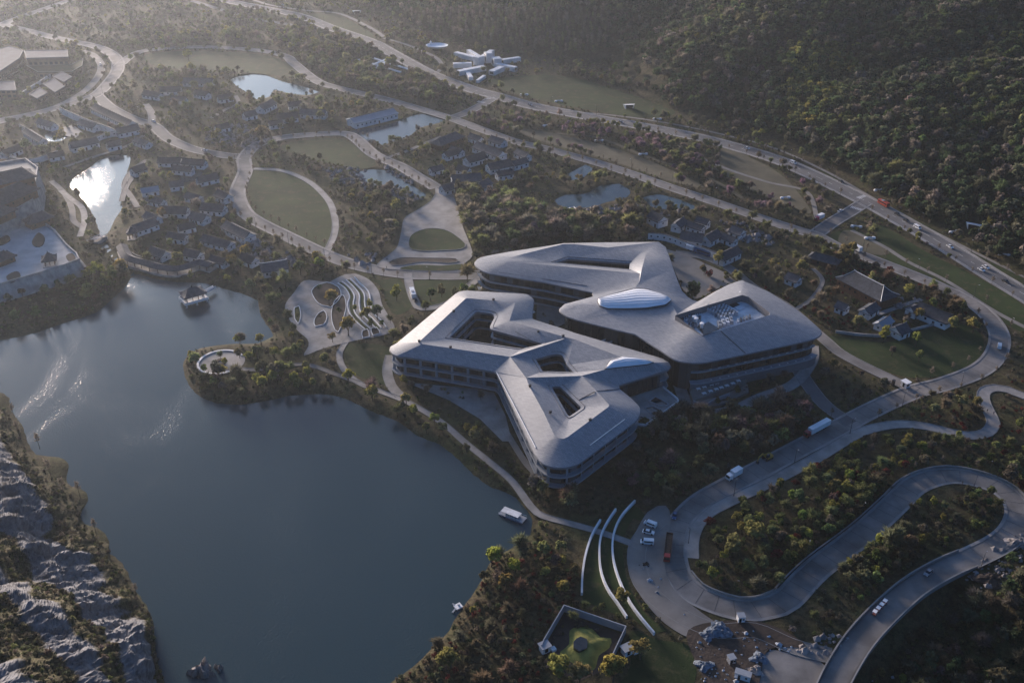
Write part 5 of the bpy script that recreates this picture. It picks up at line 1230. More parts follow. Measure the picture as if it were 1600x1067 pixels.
# ================================================================== BRIDGE, VEHICLES, LAMPS, SMALL THINGS
bp_ = smooth(GP(BRIDGE_PX), 3.0)
BLOCK.append(('line', bp_, 7.5))
t = thing('road_bridge', 'curved concrete road bridge with low parapets over the dark gully', 'bridge')
mb = MB(); mb.wall(bp_, -1.3, .02, 9.4); mb.build('bridge_deck', M['concrete_road'], t)
mb = MB(); mb.ribbon(bp_, 3.9, -3.9, .2, .2); mb.build('carriageway', M['concrete_road'], t)
for s in (-4.6, 4.6):
    mb = MB(); q = offset_line(bp_, s); mb.wall(q, -.9, 1.05, .35); mb.build('parapet', M['kerb'], t)
    mb = MB(); mb.wall(q, 1.07, 1.2, .5); mb.build('parapet_coping', M['paving'], t)
for f in (.30, .52, .74):
    p = Vector(bp_[int(f * (len(bp_) - 1))]); d = (Vector(bp_[int(f * (len(bp_) - 1)) + 1]) - p); mb = MB(); mb.box((p.x, p.y, -6.3), (1.6, 6.5, 10), math.atan2(d.y, d.x), .9); mb.build('pier', M['concrete_road'], t)
    mb = MB(); mb.box((p.x, p.y, -1.75), (2.0, 8.6, .9), math.atan2(d.y, d.x)); mb.build('pier_cap', M['concrete_road'], t)
def barrier(px, side, label, m='paving', hgt=.95):
    pts = smooth(GP(px), 3); q = offset_line(pts, side); t = thing('roadside_barrier', label, 'barrier')
    mb = MB(); mb.wall(q, 0, hgt, .4); mb.build('barrier_wall', M[m], t); mb = MB(); mb.wall(q, hgt, hgt + .12, .55); mb.build('coping', M['kerb'], t)
def lseg(a, b_): return LOOP[LOOP.index(a):LOOP.index(b_) + 1]
barrier(lseg((1230,936),(1400,786)), 5.5, 'long roadside barrier on the inside of the straight below the switchback', 'blackmetal')
barrier(lseg((1400,786),(1592,802)), 5.5, 'curved barrier round the outside of the far switchback bend', 'paving')
barrier(lseg((1060,900),(1230,936)), 5.3, 'pale low barrier inside the bend beside the car park', 'paving')
barrier(lseg((1592,802),(1512,874)), 5.3, 'barrier on the inner side of the road just before the bridge', 'blackmetal')
# ---------------------------------------------------------------- vehicles
PAINT = {}
def paint(c):
    if c not in PAINT: PAINT[c] = mat('car_paint_%d' % len(PAINT), c, .3, .08, 2.0, spec=.5)
    return PAINT[c]
def wheels(t, xs, y, r, w=.25):
    for x in xs:
        for s in (-1, 1):
            mb = MB(); n = 10; vs = []
            for yy in (-w / 2, w / 2): vs += [(x + r * math.cos(2 * math.pi * k / n), s * y + yy, r + r * math.sin(2 * math.pi * k / n)) for k in range(n)]
            mb.add(vs, [tuple(range(n)), tuple(range(n, 2 * n))[::-1]] + [(k, (k + 1) % n, n + (k + 1) % n, n + k)[::-1] for k in range(n)]); mb.build('wheel', M['tyre'], t)
def profile(mb, prof, w0, w1=None):
    """side profile (x, z, halfwidth factor) extruded across y"""
    n = len(prof); vs = [(x, -w0 * f, z) for x, z, f in prof] + [(x, w0 * f, z) for x, z, f in prof]
    mb.add(vs, [tuple(range(n)), tuple(range(n, 2 * n))[::-1]] + [((i + 1) % n, i, n + i, n + (i + 1) % n) for i in range(n)])
def at(px, py, dirx, diry, z=None):
    p = GT(px, py) if z is None else G(px, py, z); q = G(px + dirx, py + diry, p[2]); return (p[0], p[1], p[2] if z is not None else max(p[2], 0) + .12), math.atan2(q[1] - p[1], q[0] - p[0])
def car(px, py, d, col, label, kind='car', z=None):
    loc, rz = at(px, py, *d, z); loc = (loc[0], loc[1], loc[2] + .05); c = paint(col)
    if kind == 'car':
        t = thing('parked_car' if 'parked' in label else 'car', label, 'car', loc, rz)
        mb = MB(); profile(mb, [(-2.2, .3, 1), (2.2, .3, .95), (2.3, .65, .92), (1.2, .9, .97), (.55, .95, .97), (-1.75, .95, .97), (-2.25, .8, .95)], .9); mb.build('body', c, t)
        mb = MB(); profile(mb, [(1.15, .9, .93), (.35, 1.42, .74), (-1.1, 1.44, .74), (-1.9, .95, .93)], .9); o = mb.build('cabin', M['glassdark'], t)
        mb = MB(); mb.box((-.35, 0, 1.46), (1.4, 1.25, .05)); mb.build('roof', c, t); wheels(t, (-1.35, 1.4), .82, .33)
        for s in (-1, 1): mb = MB(); mb.box((2.24, s * .62, .66), (.12, .35, .14)); mb.build('headlight', M['whitemetal'], t)
    elif kind == 'van':
        t = thing('van', label, 'van', loc, rz)
        mb = MB(); profile(mb, [(-2.5, .35, 1), (2.5, .35, 1), (2.55, .9, .96), (2.05, 1.1, .96), (1.35, 2.0, .86), (-2.4, 2.1, .88), (-2.5, 1.1, 1)], .95); mb.build('body', c, t)
        mb = MB(); mb.add([(2.08, -.78, 1.15), (2.08, .78, 1.15), (1.42, .74, 1.95), (1.42, -.74, 1.95)], [(0, 1, 2, 3)]); mb.build('windscreen', M['glassdark'], t)
        for s in (-1, 1): mb = MB(); mb.box((-.5, s * .92, 1.45), (3.2, .06, .5)); mb.build('side_window', M['glassdark'], t)
        wheels(t, (-1.6, 1.6), .85, .36)
    elif kind in ('bus', 'train'):
        L = 9 if kind == 'bus' else 5; t = thing('bus', label, 'bus', loc, rz)
        mb = MB(); mb.box((0, 0, 1.65), (L, 2.5, 2.6), 0, .96); mb.build('body', c, t)
        for s in (-1, 1): mb = MB(); mb.box((0, s * 1.235, 2.0), (L * .86, .06, .8)); mb.build('side_window', M['glassdark'], t)
        mb = MB(); mb.box((L / 2 - .04, 0, 1.9), (.1, 2.1, 1.1)); mb.build('windscreen', M['glassdark'], t)
        mb = MB(); mb.box((-L * .1, 0, 3.05), (2.2, 1.6, .25)); mb.build('roof_unit', M['slab'], t); wheels(t, (-L * .3, L * .32), 1.12, .5)
    elif kind in ('truck', 'tipper', 'semi'):
        L = {'truck': 5.0, 'tipper': 11.5, 'semi': 12.6}[kind]; t = thing('truck', label, 'truck', loc, rz)
        mb = MB(); profile(mb, [(0, .5, 1), (2.2, .5, 1), (2.3, 1.3, 1), (2.05, 2.7, .95), (.2, 2.85, .95), (0, 1.2, 1)], 1.15); mb.build('cab', c, t)
        mb = MB(); mb.add([(2.31, -1, 1.5), (2.31, 1, 1.5), (2.12, .95, 2.5), (2.12, -.95, 2.5)], [(0, 1, 2, 3)]); mb.build('windscreen', M['glassdark'], t)
        if kind == 'tipper':
            mb = MB(); x0, x1 = -L - .3, -.4; w_ = 1.25
            mb.box(((x0 + x1) / 2, 0, .95), (L, 2.4, .2))
            for s in (-1, 1): mb.box(((x0 + x1) / 2, s * w_, 1.7), (L, .12, 1.4))
            for xx in (x0, x1): mb.box((xx, 0, 1.7), (.12, 2.5, 1.4))
            mb.build('tipping_body', paint((.12, .07, .05)), t); mb = MB(); mb.box(((x0 + x1) / 2, 0, 1.6), (L - .3, 2.3, .9), 0, .9); mb.build('load', M['soil'], t)
        else:
            mb = MB(); mb.box((-L / 2 - .5, 0, 2.2), (L, 2.5, 2.6)); mb.build('cargo_box', M['whitemetal'], t)
            mb = MB(); mb.box((-L / 2 - .5, 0, .8), (L, 1.2, .2)); mb.build('chassis', M['blackmetal'], t)
        wheels(t, (1.5, -L * .35, -L * .72, -L * .82) if kind != 'truck' else (1.4, -3.4), 1.05, .5, .3)
    BLOCK.append(('rect', (loc[0], loc[1], 4, 3, rz))); return t
W_, K_, RD, BL, GY_ = (.75, .75, .75), (.03, .03, .035), (.28, .03, .025), (.04, .09, .2), (.25, .26, .28)
car(1016,821,(-10,-4), W_, 'white van parked at the top of the car park row', 'van'); car(1013,833,(10,2), W_, 'white saloon car parked between the two white vans'); car(1011,849,(-10,-1), W_, 'white van parked lowest in the car park row', 'van')
car(1042,873,(-3,26), RD, 'long tipper truck with a red cab stopped beside the car park', 'tipper'); car(1054,807,(-3,14), BL, 'blue car driving down past the car park')
car(1263,681,(-22,12), RD, 'articulated truck with red cab and long white trailer on the park road', 'semi'); car(1142,748,(-12,7), W_, 'white box truck heading down the park road', 'truck')
car(1561,543,(1,-10), W_, 'white van rounding the loop bend on the park road', 'van'); car(1380,321,(9,5), (.32, .05, .03), 'red bus on the highway near the junction', 'bus'); car(1277,345,(-9,4), (.28, .03, .06), 'crimson truck turning on the link road', 'truck')
car(1313,331,(9,-4), W_, 'white car on the link road near the highway'); car(1433,357,(9,5), W_, 'white van on the highway between dark cars and white cars', 'van'); car(1484,387,(9,5), W_, 'white saloon car alone on the highway')
car(1533,423,(9,5), W_, 'white car in the near lane of the side by side pair on the highway'); car(1540,419,(9,5), W_, 'white car in the far lane of the side by side pair on the highway')
car(1402,336,(9,5), K_, 'first dark car following the red bus on the highway'); car(1416,346,(9,5), K_, 'second dark car following the red bus on the highway'); car(1571,441,(9,5), K_, 'dark car furthest down the highway')
car(1334,390,(-9,-5), W_, 'white and dark truck on the park road east of the junction', 'truck'); car(1167,233,(9,3), W_, 'white car on the highway beside the blossom trees'); car(1239,256,(9,4), W_, 'white van on the highway above the dry grass hollow', 'van')
car(970,192,(9,2), GY_, 'grey car on the highway below the white canopy'); car(645,462,(-3,-9), W_, 'white minibus on the service drive west of the rear hotel', 'bus'); car(649,470,(-3,-9), K_, 'dark car behind the minibus on the service drive')
car(157,102,(-2,9), W_, 'white car on the curved side road by the flat roofed blocks'); car(240,191,(6,3), W_, 'white car at the valley road junction'); car(1314,285,(9,5), K_, 'dark car on the highway before the link road')
car(1450,896,(-8,8), GY_, 'small grey buggy crossing the bridge'); car(828,165,(9,3), GY_, 'grey car at the upper highway junction'); car(1085,394,(9,3), BL, 'blue truck by the white wall behind the rear hotel', 'truck'); car(1100,398,(9,3), BL, 'blue bus by the white wall behind the rear hotel', 'bus')
car(830,488,(8,4), W_, 'white car in the court between the hotel buildings'); car(442,9,(8,3), W_, 'white car on the far end of the highway'); car(320,236,(8,1), W_, 'white car on the valley road near the roof row')
# sightseeing train of four little carriages on the bridge
for k, lab in enumerate(('front white carriage of the little road train on the bridge', 'second carriage of the little road train on the bridge', 'third carriage of the little road train on the bridge', 'rear carriage of the little road train on the bridge')):
    loc, rz = at(1366 + 5.3 * k, 960 - 5.6 * k, 5, -6, .25); c_ = thing('train_carriage', lab, 'carriage', loc, rz, 'carriages of the road train')
    mb = MB(); mb.box((0, 0, .55), (1.5, 1.2, .5)); mb.build('body', paint((.25, .08, .06)), c_); mb = MB(); mb.box((0, 0, 1.75), (1.6, 1.35, .12)); mb.build('roof', M['whitemetal'], c_)
    for sx in (-.65, .65):
        for sy in (-.5, .5): mb = MB(); mb.box((sx, sy, 1.25), (.07, .07, .95)); mb.build('post', M['whitemetal'], c_)
    wheels(c_, (-.45, .45), .55, .22, .15)
# yellow excavator
loc, rz = at(1199,717,-10,5); t = thing('excavator', 'yellow excavator working on the verge of the park road', 'excavator', loc, rz); yl = paint((.42, .24, .03))
for s in (-1, 1):
    mb = MB(); profile(mb, [(-1.9, .15, 1), (1.9, .15, 1), (2.2, .5, 1), (1.9, .9, 1), (-1.9, .9, 1), (-2.2, .5, 1)], .3); o = mb.build('track', M['tyre'], t); o.location = (0, s * 1.1, 0)
mb = MB(); mb.box((-.5, 0, 1.5), (3.2, 2.5, 1.1), 0, .92); mb.build('body', yl, t); mb = MB(); mb.box((.7, .7, 2.3), (1.5, 1.0, 1.5), 0, .85); mb.build('cab', M['glassdark'], t)
mb = MB(); mb.tube([(.9, -.3, 1.6), (3.2, -.3, 3.8), (5.2, -.3, 2.9)], [.4, .35, .28], 5); mb.build('boom', yl, t); mb = MB(); mb.tube([(5.1, -.3, 3.1), (5.9, -.3, 1.1)], [.28, .2], 5); mb.build('stick', yl, t); mb = MB(); mb.box((5.7, -.3, .6), (.9, 1.1, .8), 0, .7); mb.build('bucket', M['blackmetal'], t)
# guard booth, gate box, boat, docks
x, y, _ = G(1414,604); t = thing('guard_booth', 'small white guard booth at the park road gate', 'booth', (x, y, 0), .5)
mb = MB(); mb.box((0, 0, 1.4), (2.6, 3.0, 2.8)); mb.build('wall', M['white'], t); mb = MB(); mb.box((0, 0, 2.95), (3.4, 3.8, .25)); mb.build('roof', M['whitemetal'], t)
for s in (-1, 1): mb = MB(); mb.box((0, s * 1.52, 1.6), (1.6, .08, 1.2)); mb.build('window', M['glassdark'], t)
mb = MB(); mb.box((-1.32, 0, 1.3), (.08, 1.0, 2.1)); mb.build('door', M['glassdark'], t)
x, y, _ = G(1395,602); t = thing('cabinet', 'dark upright cabinet beside the white guard booth', 'cabinet', (x, y, 0), .5)
mb = MB(); mb.box((0, 0, 1.5), (1.2, 1.0, 2.9)); mb.build('body', M['blackmetal'], t); mb = MB(); mb.box((0, 0, 3.0), (1.35, 1.15, .1)); mb.build('lid', M['blackmetal'], t)
a_, b_ = Vector(G(782,800,WZ)), Vector(G(820,815,WZ)); c_ = (a_ + b_) / 2; d_ = b_ - a_
t = thing('pontoon_boat', 'long flat white and blue pontoon boat moored by the south shore', 'boat', (c_.x, c_.y, WZ), math.atan2(d_.y, d_.x)); L = d_.length
mb = MB(); profile(mb, [(-L / 2, .6, 1), (-L / 2 + .6, -.4, .9), (L / 2 - .6, -.4, .9), (L / 2, .6, 1)], 2.0); mb.build('hull', paint((.10, .16, .24)), t)
mb = MB(); mb.box((0, 0, .65), (L - .2, 3.8, .12)); mb.build('deck', M['slab'], t); mb = MB(); mb.box((-.6, 0, 2.2), (L * .7, 3.2, .12)); mb.build('canopy', M['deck'], t)
for k in range(5):
    for s in (-1.5, 1.5): mb = MB(); mb.box((-.6 + (k - 2) * L * .16, s, 1.45), (.08, .08, 1.5)); mb.build('canopy_post', M['whitemetal'], t)
for k in range(4): mb = MB(); mb.box((-2.4 + k * 1.5, 0, .95), (.5, 2.6, .45)); mb.build('seat', paint((.05, .12, .2)), t)
mb = MB()
for s in (-1.9, 1.9): mb.tube([(-L / 2 + .2, s, 1.5), (L / 2 - .2, s, 1.5)], .06, 4)
mb.build('railing', M['whitemetal'], t)
for px, py, lab in ((716,948,'small white floating dock on the red planted shore'), (645,1061,'white floating dock at the bottom of the red planted shore')):
    p = G(px, py, WZ); t = thing('floating_dock', lab, 'dock', (p[0], p[1], WZ), .6)
    mb = MB(); mb.box((0, 0, .3), (2.6, 2.4, .5)); mb.build('deck', M['whitemetal'], t); mb = MB(); mb.box((-2.2, -.8, .3), (2.2, .6, .3), .5); mb.build('gangway', M['slab'], t); mb = MB(); mb.box((-.9, 1.6, .45), (.5, 1.2, .3), .3); mb.build('fender', M['slab'], t)
    mb = MB(); mb.box((.3, .2, .9), (.7, .7, .7), 0, .8); mb.build('locker', M['deck'], t)
# bone shaped white benches scattered along the trails
BEN = [(819,149,'on the lawn edge above the upper junction'), (873,159,'on the lawn under the poplars'), (854,197,'in the dry grass strip near the upper junction'), (936,221,'in the middle of the dry grass strip'), (1005,242,'at the lower end of the dry grass strip'), (1227,310,'in the hollow of dry grass'), (1338,355,'on the green east of the link road, upper'), (1359,373,'on the green east of the link road, lower'),
       (1373,298,'beside the forest trail opposite the red bus'), (1490,363,'beside the forest trail near the folded canopy'), (1569,399,'beside the forest trail at the east edge'), (1027,187,'at the end of the lawn under the hill')]
bpro = None
for px, py, wh in BEN:
    p = GT(px, py); lab = 'white bone shaped bench ' + wh
    if bpro is None:
        t = thing('sculpted_bench', lab, 'bench', p, .2, 'bone shaped white benches')
        mb = MB(); mb.tube([(-2.2, 0, .7), (-.8, .15, .75), (.8, -.15, .75), (2.2, 0, .7)], [.55, .4, .4, .55], 8); mb.build('seat', M['whitemetal'], t, smooth_angle=50)
        for s in (-1, 1): mb = MB(); mb.lathe([(1.15, 0), (1.25, .5), (1.0, 1.05), (.3, 1.15)], (s * 2.4, .25 * s, 0), 10); mb.build('end_lobe', M['whitemetal'], t, smooth_angle=50)
        bpro = t
    else:
        t = copy_tree(bpro); t.location = p; t['label'] = lab
    t.rotation_euler.z = random.uniform(-.5, .5)
# people
SK, CL1, CL2 = mat('skin', (.35, .2, .14), .6, .1, 4), mat('dark_clothes', (.03, .03, .04), .8, .2, 4), mat('blue_clothes', (.05, .06, .1), .8, .2, 4)
def person(px, py, rz, stride, label, m=CL1, z=None):
    p = GT(px, py) if z is None else G(px, py, z)
    V_ = [(0, 0, .95), (0, 0, 1.2), (0, 0, 1.45), (0, 0, 1.56), (.02, 0, 1.70), (0, .1, .9), (stride, .1, .5), (stride * 1.3 - .1, .1, .06), (0, -.1, .9), (-stride * .6, -.1, .5), (-stride * 1.6, -.1, .08), (0, .2, 1.43), (-stride * .6, .26, 1.15), (-stride * .5 + .1, .26, .9), (0, -.2, 1.43), (stride * .6, -.26, 1.15), (stride * .7 + .1, -.26, .92)]
    E_ = [(0, 1), (1, 2), (2, 3), (3, 4), (0, 5), (5, 6), (6, 7), (0, 8), (8, 9), (9, 10), (2, 11), (11, 12), (12, 13), (2, 14), (14, 15), (15, 16)]
    rad = [.15, .15, .17, .06, .11, .1, .07, .05, .1, .07, .05, .07, .05, .035, .07, .05, .035]
    me = bpy.data.meshes.new('person'); me.from_pydata(V_, E_, []); o = bpy.data.objects.new('person', me); COL.objects.link(o)
    md = o.modifiers.new('skin', 'SKIN')
    for k, rr_ in enumerate(rad): me.skin_vertices[0].data[k].radius = (rr_, rr_)
    me.skin_vertices[0].data[0].use_root = True
    o.modifiers.new('sub', 'SUBSURF').render_levels = 1; me.materials.append(m)
    o.location = (p[0], p[1], max(p[2], 0) + .12); o.rotation_euler.z = rz; tag(o, label, 'person')
    mb = MB(); mb.lathe([(.02, -.13), (.1, -.08), (.115, 0), (.1, .08), (.03, .125)], (.03, 0, 1.70), 10); h_ = mb.build('head', SK, o)
    mb = MB(); mb.lathe([(.118, .0), (.115, .07), (.06, .135)], (.02, 0, 1.70), 10); mb.build('hair', M['blackmetal'], o)
if True:
    try:
        _m = bpy.data.meshes.new('t'); _m.from_pydata([(0, 0, 0), (0, 0, 1)], [(0, 1)], []); _o = bpy.data.objects.new('t', _m); COL.objects.link(_o); _o.modifiers.new('s', 'SKIN'); ok = len(_m.skin_vertices) > 0; bpy.data.objects.remove(_o)
    except Exception: ok = False
if ok:
    person(1503,757,.4,.3,'person in dark clothes striding ahead on the upper switchback bend'); person(1521,761,2.6,.28,'person in blue clothes walking behind on the upper switchback bend', CL2)
    person(1168,674-1,.5,.2,'person in dark clothes walking on the verge near the excavator'); person(1542,644,1.2,.22,'person in dark clothes on the winding footpath bend'); person(1552,648,1.4,.22,'second person on the winding footpath bend, in blue', CL2); person(604,420,.2,.2,'person in dark clothes standing on the ring road by the plaza')
# ---------------------------------------------------------------- lamp posts
def lamp_proto():
    t = thing('lamp_post', '', 'lamp post', group='lamp posts along the roads')
    mb = MB(); mb.tube([(0, 0, 0), (0, 0, 7.2), (.25, 0, 7.7), (.9, 0, 7.95)], [.11, .075, .06, .05], 6); mb.build('pole', M['blackmetal'], t)
    mb = MB(); mb.lathe([(.2, 0), (.16, .5)], (0, 0, 0), 8); mb.build('base', M['blackmetal'], t)
    mb = MB(); mb.box((1.2, 0, 7.93), (.8, .26, .1), 0, .8); mb.build('lamp_head', M['unit'], t); return t
LP = []
lp0 = None
LAMPS = [('the highway', p_high, 42, 7.8, 'highway'), ('the park road', p_loop, 36, 5.6, 'park road'), ('the ring road', p_ring, 34, 5.8, 'ring road'), ('the valley road', p_val2, 40, 5.6, 'valley road')]
for nm, pts, stp, off, _k in LAMPS:
    q = along(offset_line(pts, off), stp); base_ = along(pts, stp)
    for a in q:
        px, py, _d = project(a.x, a.y, 0)
        if not (-10 < px < 1610 and -10 < py < 1080): continue
        LP.append((nm, a.x, a.y, float(px), float(py)))
LANDMARK = [(640,560,'the hotel lawn'), (690,400,'the white plaza'), (455,330,'the oval lawn'), (500,238,'the garden lawn'), (340,100,'the big far lawn'), (900,140,'the wooded hill lawn'), (1275,366,'the link road'), (1345,316,'the highway junction'), (760,155,'the upper junction'), (1450,555,'the east garden lawn'), (1555,520,'the loop bend'), (1420,604,'the guard booth'), (1270,690,'the white trailer truck'), (1150,750,'the white box truck'), (1020,840,'the car park'), (1120,945,'the near bend'), (1275,890,'the switchback straight'), (1460,745,'the far switchback bend'), (1590,800,'the hairpin end'), (1490,890,'the bridge end'), (1350,440,'the great hall'), (1180,240,'the blossom strip'), (1090,350,'the walled compound'), (600,150,'the slab sculpture slope'), (610,180,'the long white hall'), (160,120,'the flat roofed blocks'), (250,210,'the valley junction'), (330,240,'the roof row'), (380,290,'the ring road fork'), (440,135,'the bright pond'), (1480,400,'the folded canopy'), (930,290,'the reed ponds'), (740,100,'the box pavilion'), (500,40,'the far canopy lawn'), (345,565,'the round plaza'), (500,480,'the terraced garden'), (310,460,'the water pavilion'), (80,420,'the fort'), (160,300,'the stream pond'), (280,360,'the lakeside houses'), (750,240,'the central houses'), (600,280,'the rock pond'), (720,650,'the lakeside promenade'), (880,850,'the south shore'), (900,1010,'the green mound garden'), (1080,1020,'the rubble heaps'), (1000,720,'the dark wood'), (1200,640,'the east slope'), (1300,620,'the service drive'), (1450,640,'the winding footpath'), (1250,800,'the switchback wood'), (1450,820,'the hairpin island'), (1500,1000,'the dark gully'), (1350,900,'the bridge wood'), (150,960,'the rock cliff'), (1100,420,'the hotel forecourt'), (880,360,'the north wood'), (1300,450,'the east garden'), (1020,290,'the road verge ponds'), (700,440,'the service lawn'), (590,480,'the terrace lawn'), (60,200,'the walled houses'), (220,150,'the valley wood'), (430,420,'the shore thicket'), (780,750,'the promenade bend'), (1220,560,'the east end of the hotel')]
lmx = np.array([(a, b) for a, b, _ in LANDMARK], float)
def near2(px, py):
    d = np.hypot(lmx[:, 0] - px, (lmx[:, 1] - py) * 1.5); k = np.argsort(d)[:2]; return LANDMARK[k[0]][2], LANDMARK[k[1]][2]
used = {}
def unique_label(base, px, py):
    a, b_ = near2(px, py)
    for s in (base + ' by ' + a, base + ' by ' + a + ' towards ' + b_):
        if s not in used: used[s] = 1; return s
    return base + ' by ' + a + ' towards ' + b_
ORD = 'first second third fourth fifth sixth seventh eighth ninth tenth eleventh twelfth thirteenth fourteenth fifteenth'.split()
def label_all(items):
    """labels by the two landmarks a thing stands between, counted from the west where several stand there"""
    by = {}
    for t, base, px, py in items: by.setdefault((base,) + near2(px, py), []).append((px, py, t))
    for (base, a, b_), L in by.items():
        L.sort(key=lambda q: q[0])
        for k, (px, py, t) in enumerate(L):
            s_ = base + ' by ' + a + ' towards ' + b_
            if len(L) > 1: s_ = (ORD[k] if k < len(ORD) else 'later') + ' ' + base + ' from the west by ' + a + ' towards ' + b_
            w_ = s_.split()
            if len(w_) > 16: s_ = s_.replace('towards the ', 'towards ').replace('by the ', 'by ').replace('from the west', 'from west').replace('bare twiggy', 'bare').replace('below the front hotel', 'south of hotel')
            w_ = s_.split()
            if len(w_) > 16: s_ = s_.split(' towards ')[0]
            t['label'] = s_
LPT = []
for nm, x, y, px, py in LP:
    if lp0 is None: lp0 = lamp_proto(); t = lp0
    else: t = copy_tree(lp0)
    t.location = (x, y, max(H1(x, y), -.2)); t.rotation_euler.z = math.atan2(-y + 430, -x) if False else random.uniform(0, 6.28)
    LPT.append((t, 'lamp post on ' + nm, px, py))
label_all(LPT); label_all(LATER)
# ---------------------------------------------------------------- building site and rubble at the bottom
M['tarp'] = mat('blue_white_sheeting', (.20, .235, .28), .7, .5, .9, col2=(.05, .07, .095), bump=.8, bscale=1.5)
def heap(px, r, h, label, m, name='rubble_heap', n=16):
    p = GT(px[0], px[1]); mb = MB(); K = 6; ang = np.linspace(0, 2 * math.pi, n + 1)[:-1]; vs = []
    for k in range(K + 1):
        f = k / K
        for a in ang:
            rr_ = r * (1 - f * .96) * (1 + .28 * math.sin(3 * a + px[0]) + rng.normal() * .09); vs.append((rr_ * math.cos(a), rr_ * math.sin(a) * .8, h * math.sin(f * 1.5) + rng.normal() * h * .12 * (f > 0) * (f < 1)))
    mb.add(vs, [(k * n + i, k * n + (i + 1) % n, (k + 1) * n + (i + 1) % n, (k + 1) * n + i) for k in range(K) for i in range(n)] + [tuple(range(K * n, K * n + n))])
    o = mb.build(name, m); o.location = (p[0], p[1], p[2] - .1); tag(o, label, 'heap'); BLOCK.append(('rect', (p[0], p[1], r, r, 0)))
heap((1122,985), 5.0, 2.6, 'heap of blue and white sheeting at the top of the building site', M['tarp']); heap((1106,994), 3.0, 1.6, 'smaller pale sheeting heap beside the big sheeting heap', M['tarp'])
heap((1218,1052), 5, 2.6, 'brown stone heap in the pale yard by the bridge', M['rock'], 'stone_heap'); heap((1185,1030), 4, 1.8, 'sheeting and scrap heap in the pale yard', M['tarp']); heap((1100,1040), 3.5, 1.4, 'scrap heap south of the sheeting heaps', M['tarp']); heap((1180,1048), 3, 1.5, 'low rubble heap between scrap heaps', M['rock'])
for q_, r_, h_, l_ in (((318,1062),6.5,7,'pale rock outcrop standing in the water at the foot of the cliff'),((345,1056),3.6,5,'sharp smaller rock beside the outcrop at the foot of the cliff')):
    heap(q_, r_, h_, l_, M['rock'], 'rock_outcrop', 22)
heap((1585,850), 4, 2.0, 'stone heap on the verge of the hairpin', M['rock'], 'stone_heap'); heap((1545,905), 5, 1.6, 'earth and stone heap at the bridge end', M['soil'], 'stone_heap')
for px, py, L, col, lab, rz_ in ((1157,969,2.4,W_,'small white site cabin beside the near bend',.1), (1160,1059,5,W_,'long white site cabin at the bottom of the rubble',-.4), (1142,1034,2.2,GY_,'grey site container among the rubble',.3), (1205,1067,3,(.05,.1,.16),'blue site container beside the brown stone heap',.2)):
    p = GT(px, py); t = thing('site_cabin', lab, 'cabin', (p[0], p[1], p[2]), rz_); mb = MB(); mb.box((0, 0, 1.3), (L, 2.2, 2.5)); mb.build('wall', paint(col), t); mb = MB(); mb.box((0, 0, 2.62), (L + .3, 2.5, .14)); mb.build('roof', M['slab'], t); mb = MB(); mb.box((-L * .2, -1.12, 1.2), (.8, .06, 1.9)); mb.build('door', M['glassdark'], t); mb = MB(); mb.box((L * .25, -1.12, 1.5), (.7, .06, .7)); mb.build('window', M['glassdark'], t)
# loose pieces nobody could count: scraps on the site, stones along banks and in the rock gardens
def rocks(name, px_polys, dens, smin, smax, m, zoff=0.0, gap=None):
    mb = MB()
    for pp in px_polys:
        P = GP(pp); xs = [p[0] for p in P]; ys = [p[1] for p in P]; area = (max(xs) - min(xs)) * (max(ys) - min(ys)); n = int(area * dens)
        X = rng.uniform(min(xs), max(xs), n); Y = rng.uniform(min(ys), max(ys), n); k = inside(X, Y, P); X, Y = X[k], Y[k]; Zz = height(X, Y)
        for x, y, z in zip(X, Y, Zz):
            s = rng.uniform(smin, smax) * (1 + (rng.random() < .12) * .9); vs = []
            for dx, dy, dz in ((1, 0, .1), (.3, 1, 0), (-.9, .5, .1), (-.7, -.8, 0), (.5, -.9, .1), (.2, .1, .9), (-.35, -.1, .75)): vs.append((x + dx * s * rng.uniform(.6, 1.1), y + dy * s * rng.uniform(.6, 1.1), z + zoff + dz * s * rng.uniform(.7, 1.2)))
            mb.add(vs, [(0, 1, 5), (1, 2, 6), (1, 6, 5), (2, 3, 6), (3, 4, 6), (4, 5, 6), (4, 0, 5)])
    mb.build(name, m, kind='stuff')
rocks('garden_rocks', [[(325,200),(380,195),(425,215),(430,228),(395,235),(350,232),(320,220)], [(500,262),(560,262),(640,292),(668,312),(640,318),(580,300),(520,285)], [(600,255),(650,285),(640,292),(600,268)], [(1120,340),(1180,350),(1220,375),(1190,390),(1140,370)], [(360,385),(400,372),(450,392),(470,410),(440,425),(395,405)], [(540,395),(590,395),(605,405),(580,418),(550,408)], [(870,330),(980,318),(1080,332),(1075,340),(960,330),(880,340)], [(1390,470),(1440,460),(1445,470),(1400,482)]], .10, .7, 1.9, M['rock'])
rocks('shore_stones', [[(1560,850),(1600,830),(1600,900),(1540,920),(1510,900)], [(1290,985),(1330,990),(1300,1030),(1240,1018),(1262,1005)], [(1420,1000),(1470,1030),(1480,1067),(1440,1067)]], .28, .4, 1.1, M['rock'])
M['scrap'] = mat('site_scrap', (.42, .44, .47), .6, .7, .5)
rocks('site_scraps', [[(1085,985),(1180,985),(1260,1012),(1200,1067),(1090,1067)], [(1085,985),(1180,985),(1260,1012),(1200,1067),(1090,1067)], [(1000,870),(1060,930),(1090,960),(1060,965),(1010,910)], [(1200,1020),(1260,1025),(1270,1067),(1190,1067)], [(1370,1020),(1440,1030),(1440,1067),(1360,1067)], [(1180,625),(1205,620),(1215,640),(1190,650)], [(1240,690),(1290,676),(1300,682),(1250,700)]], .085, .2, .75, M['scrap'])
rocks('roadside_planters', [[(990,878),(1024,878),(1026,912),(996,912)]], .06, .5, .8, M['soil'])
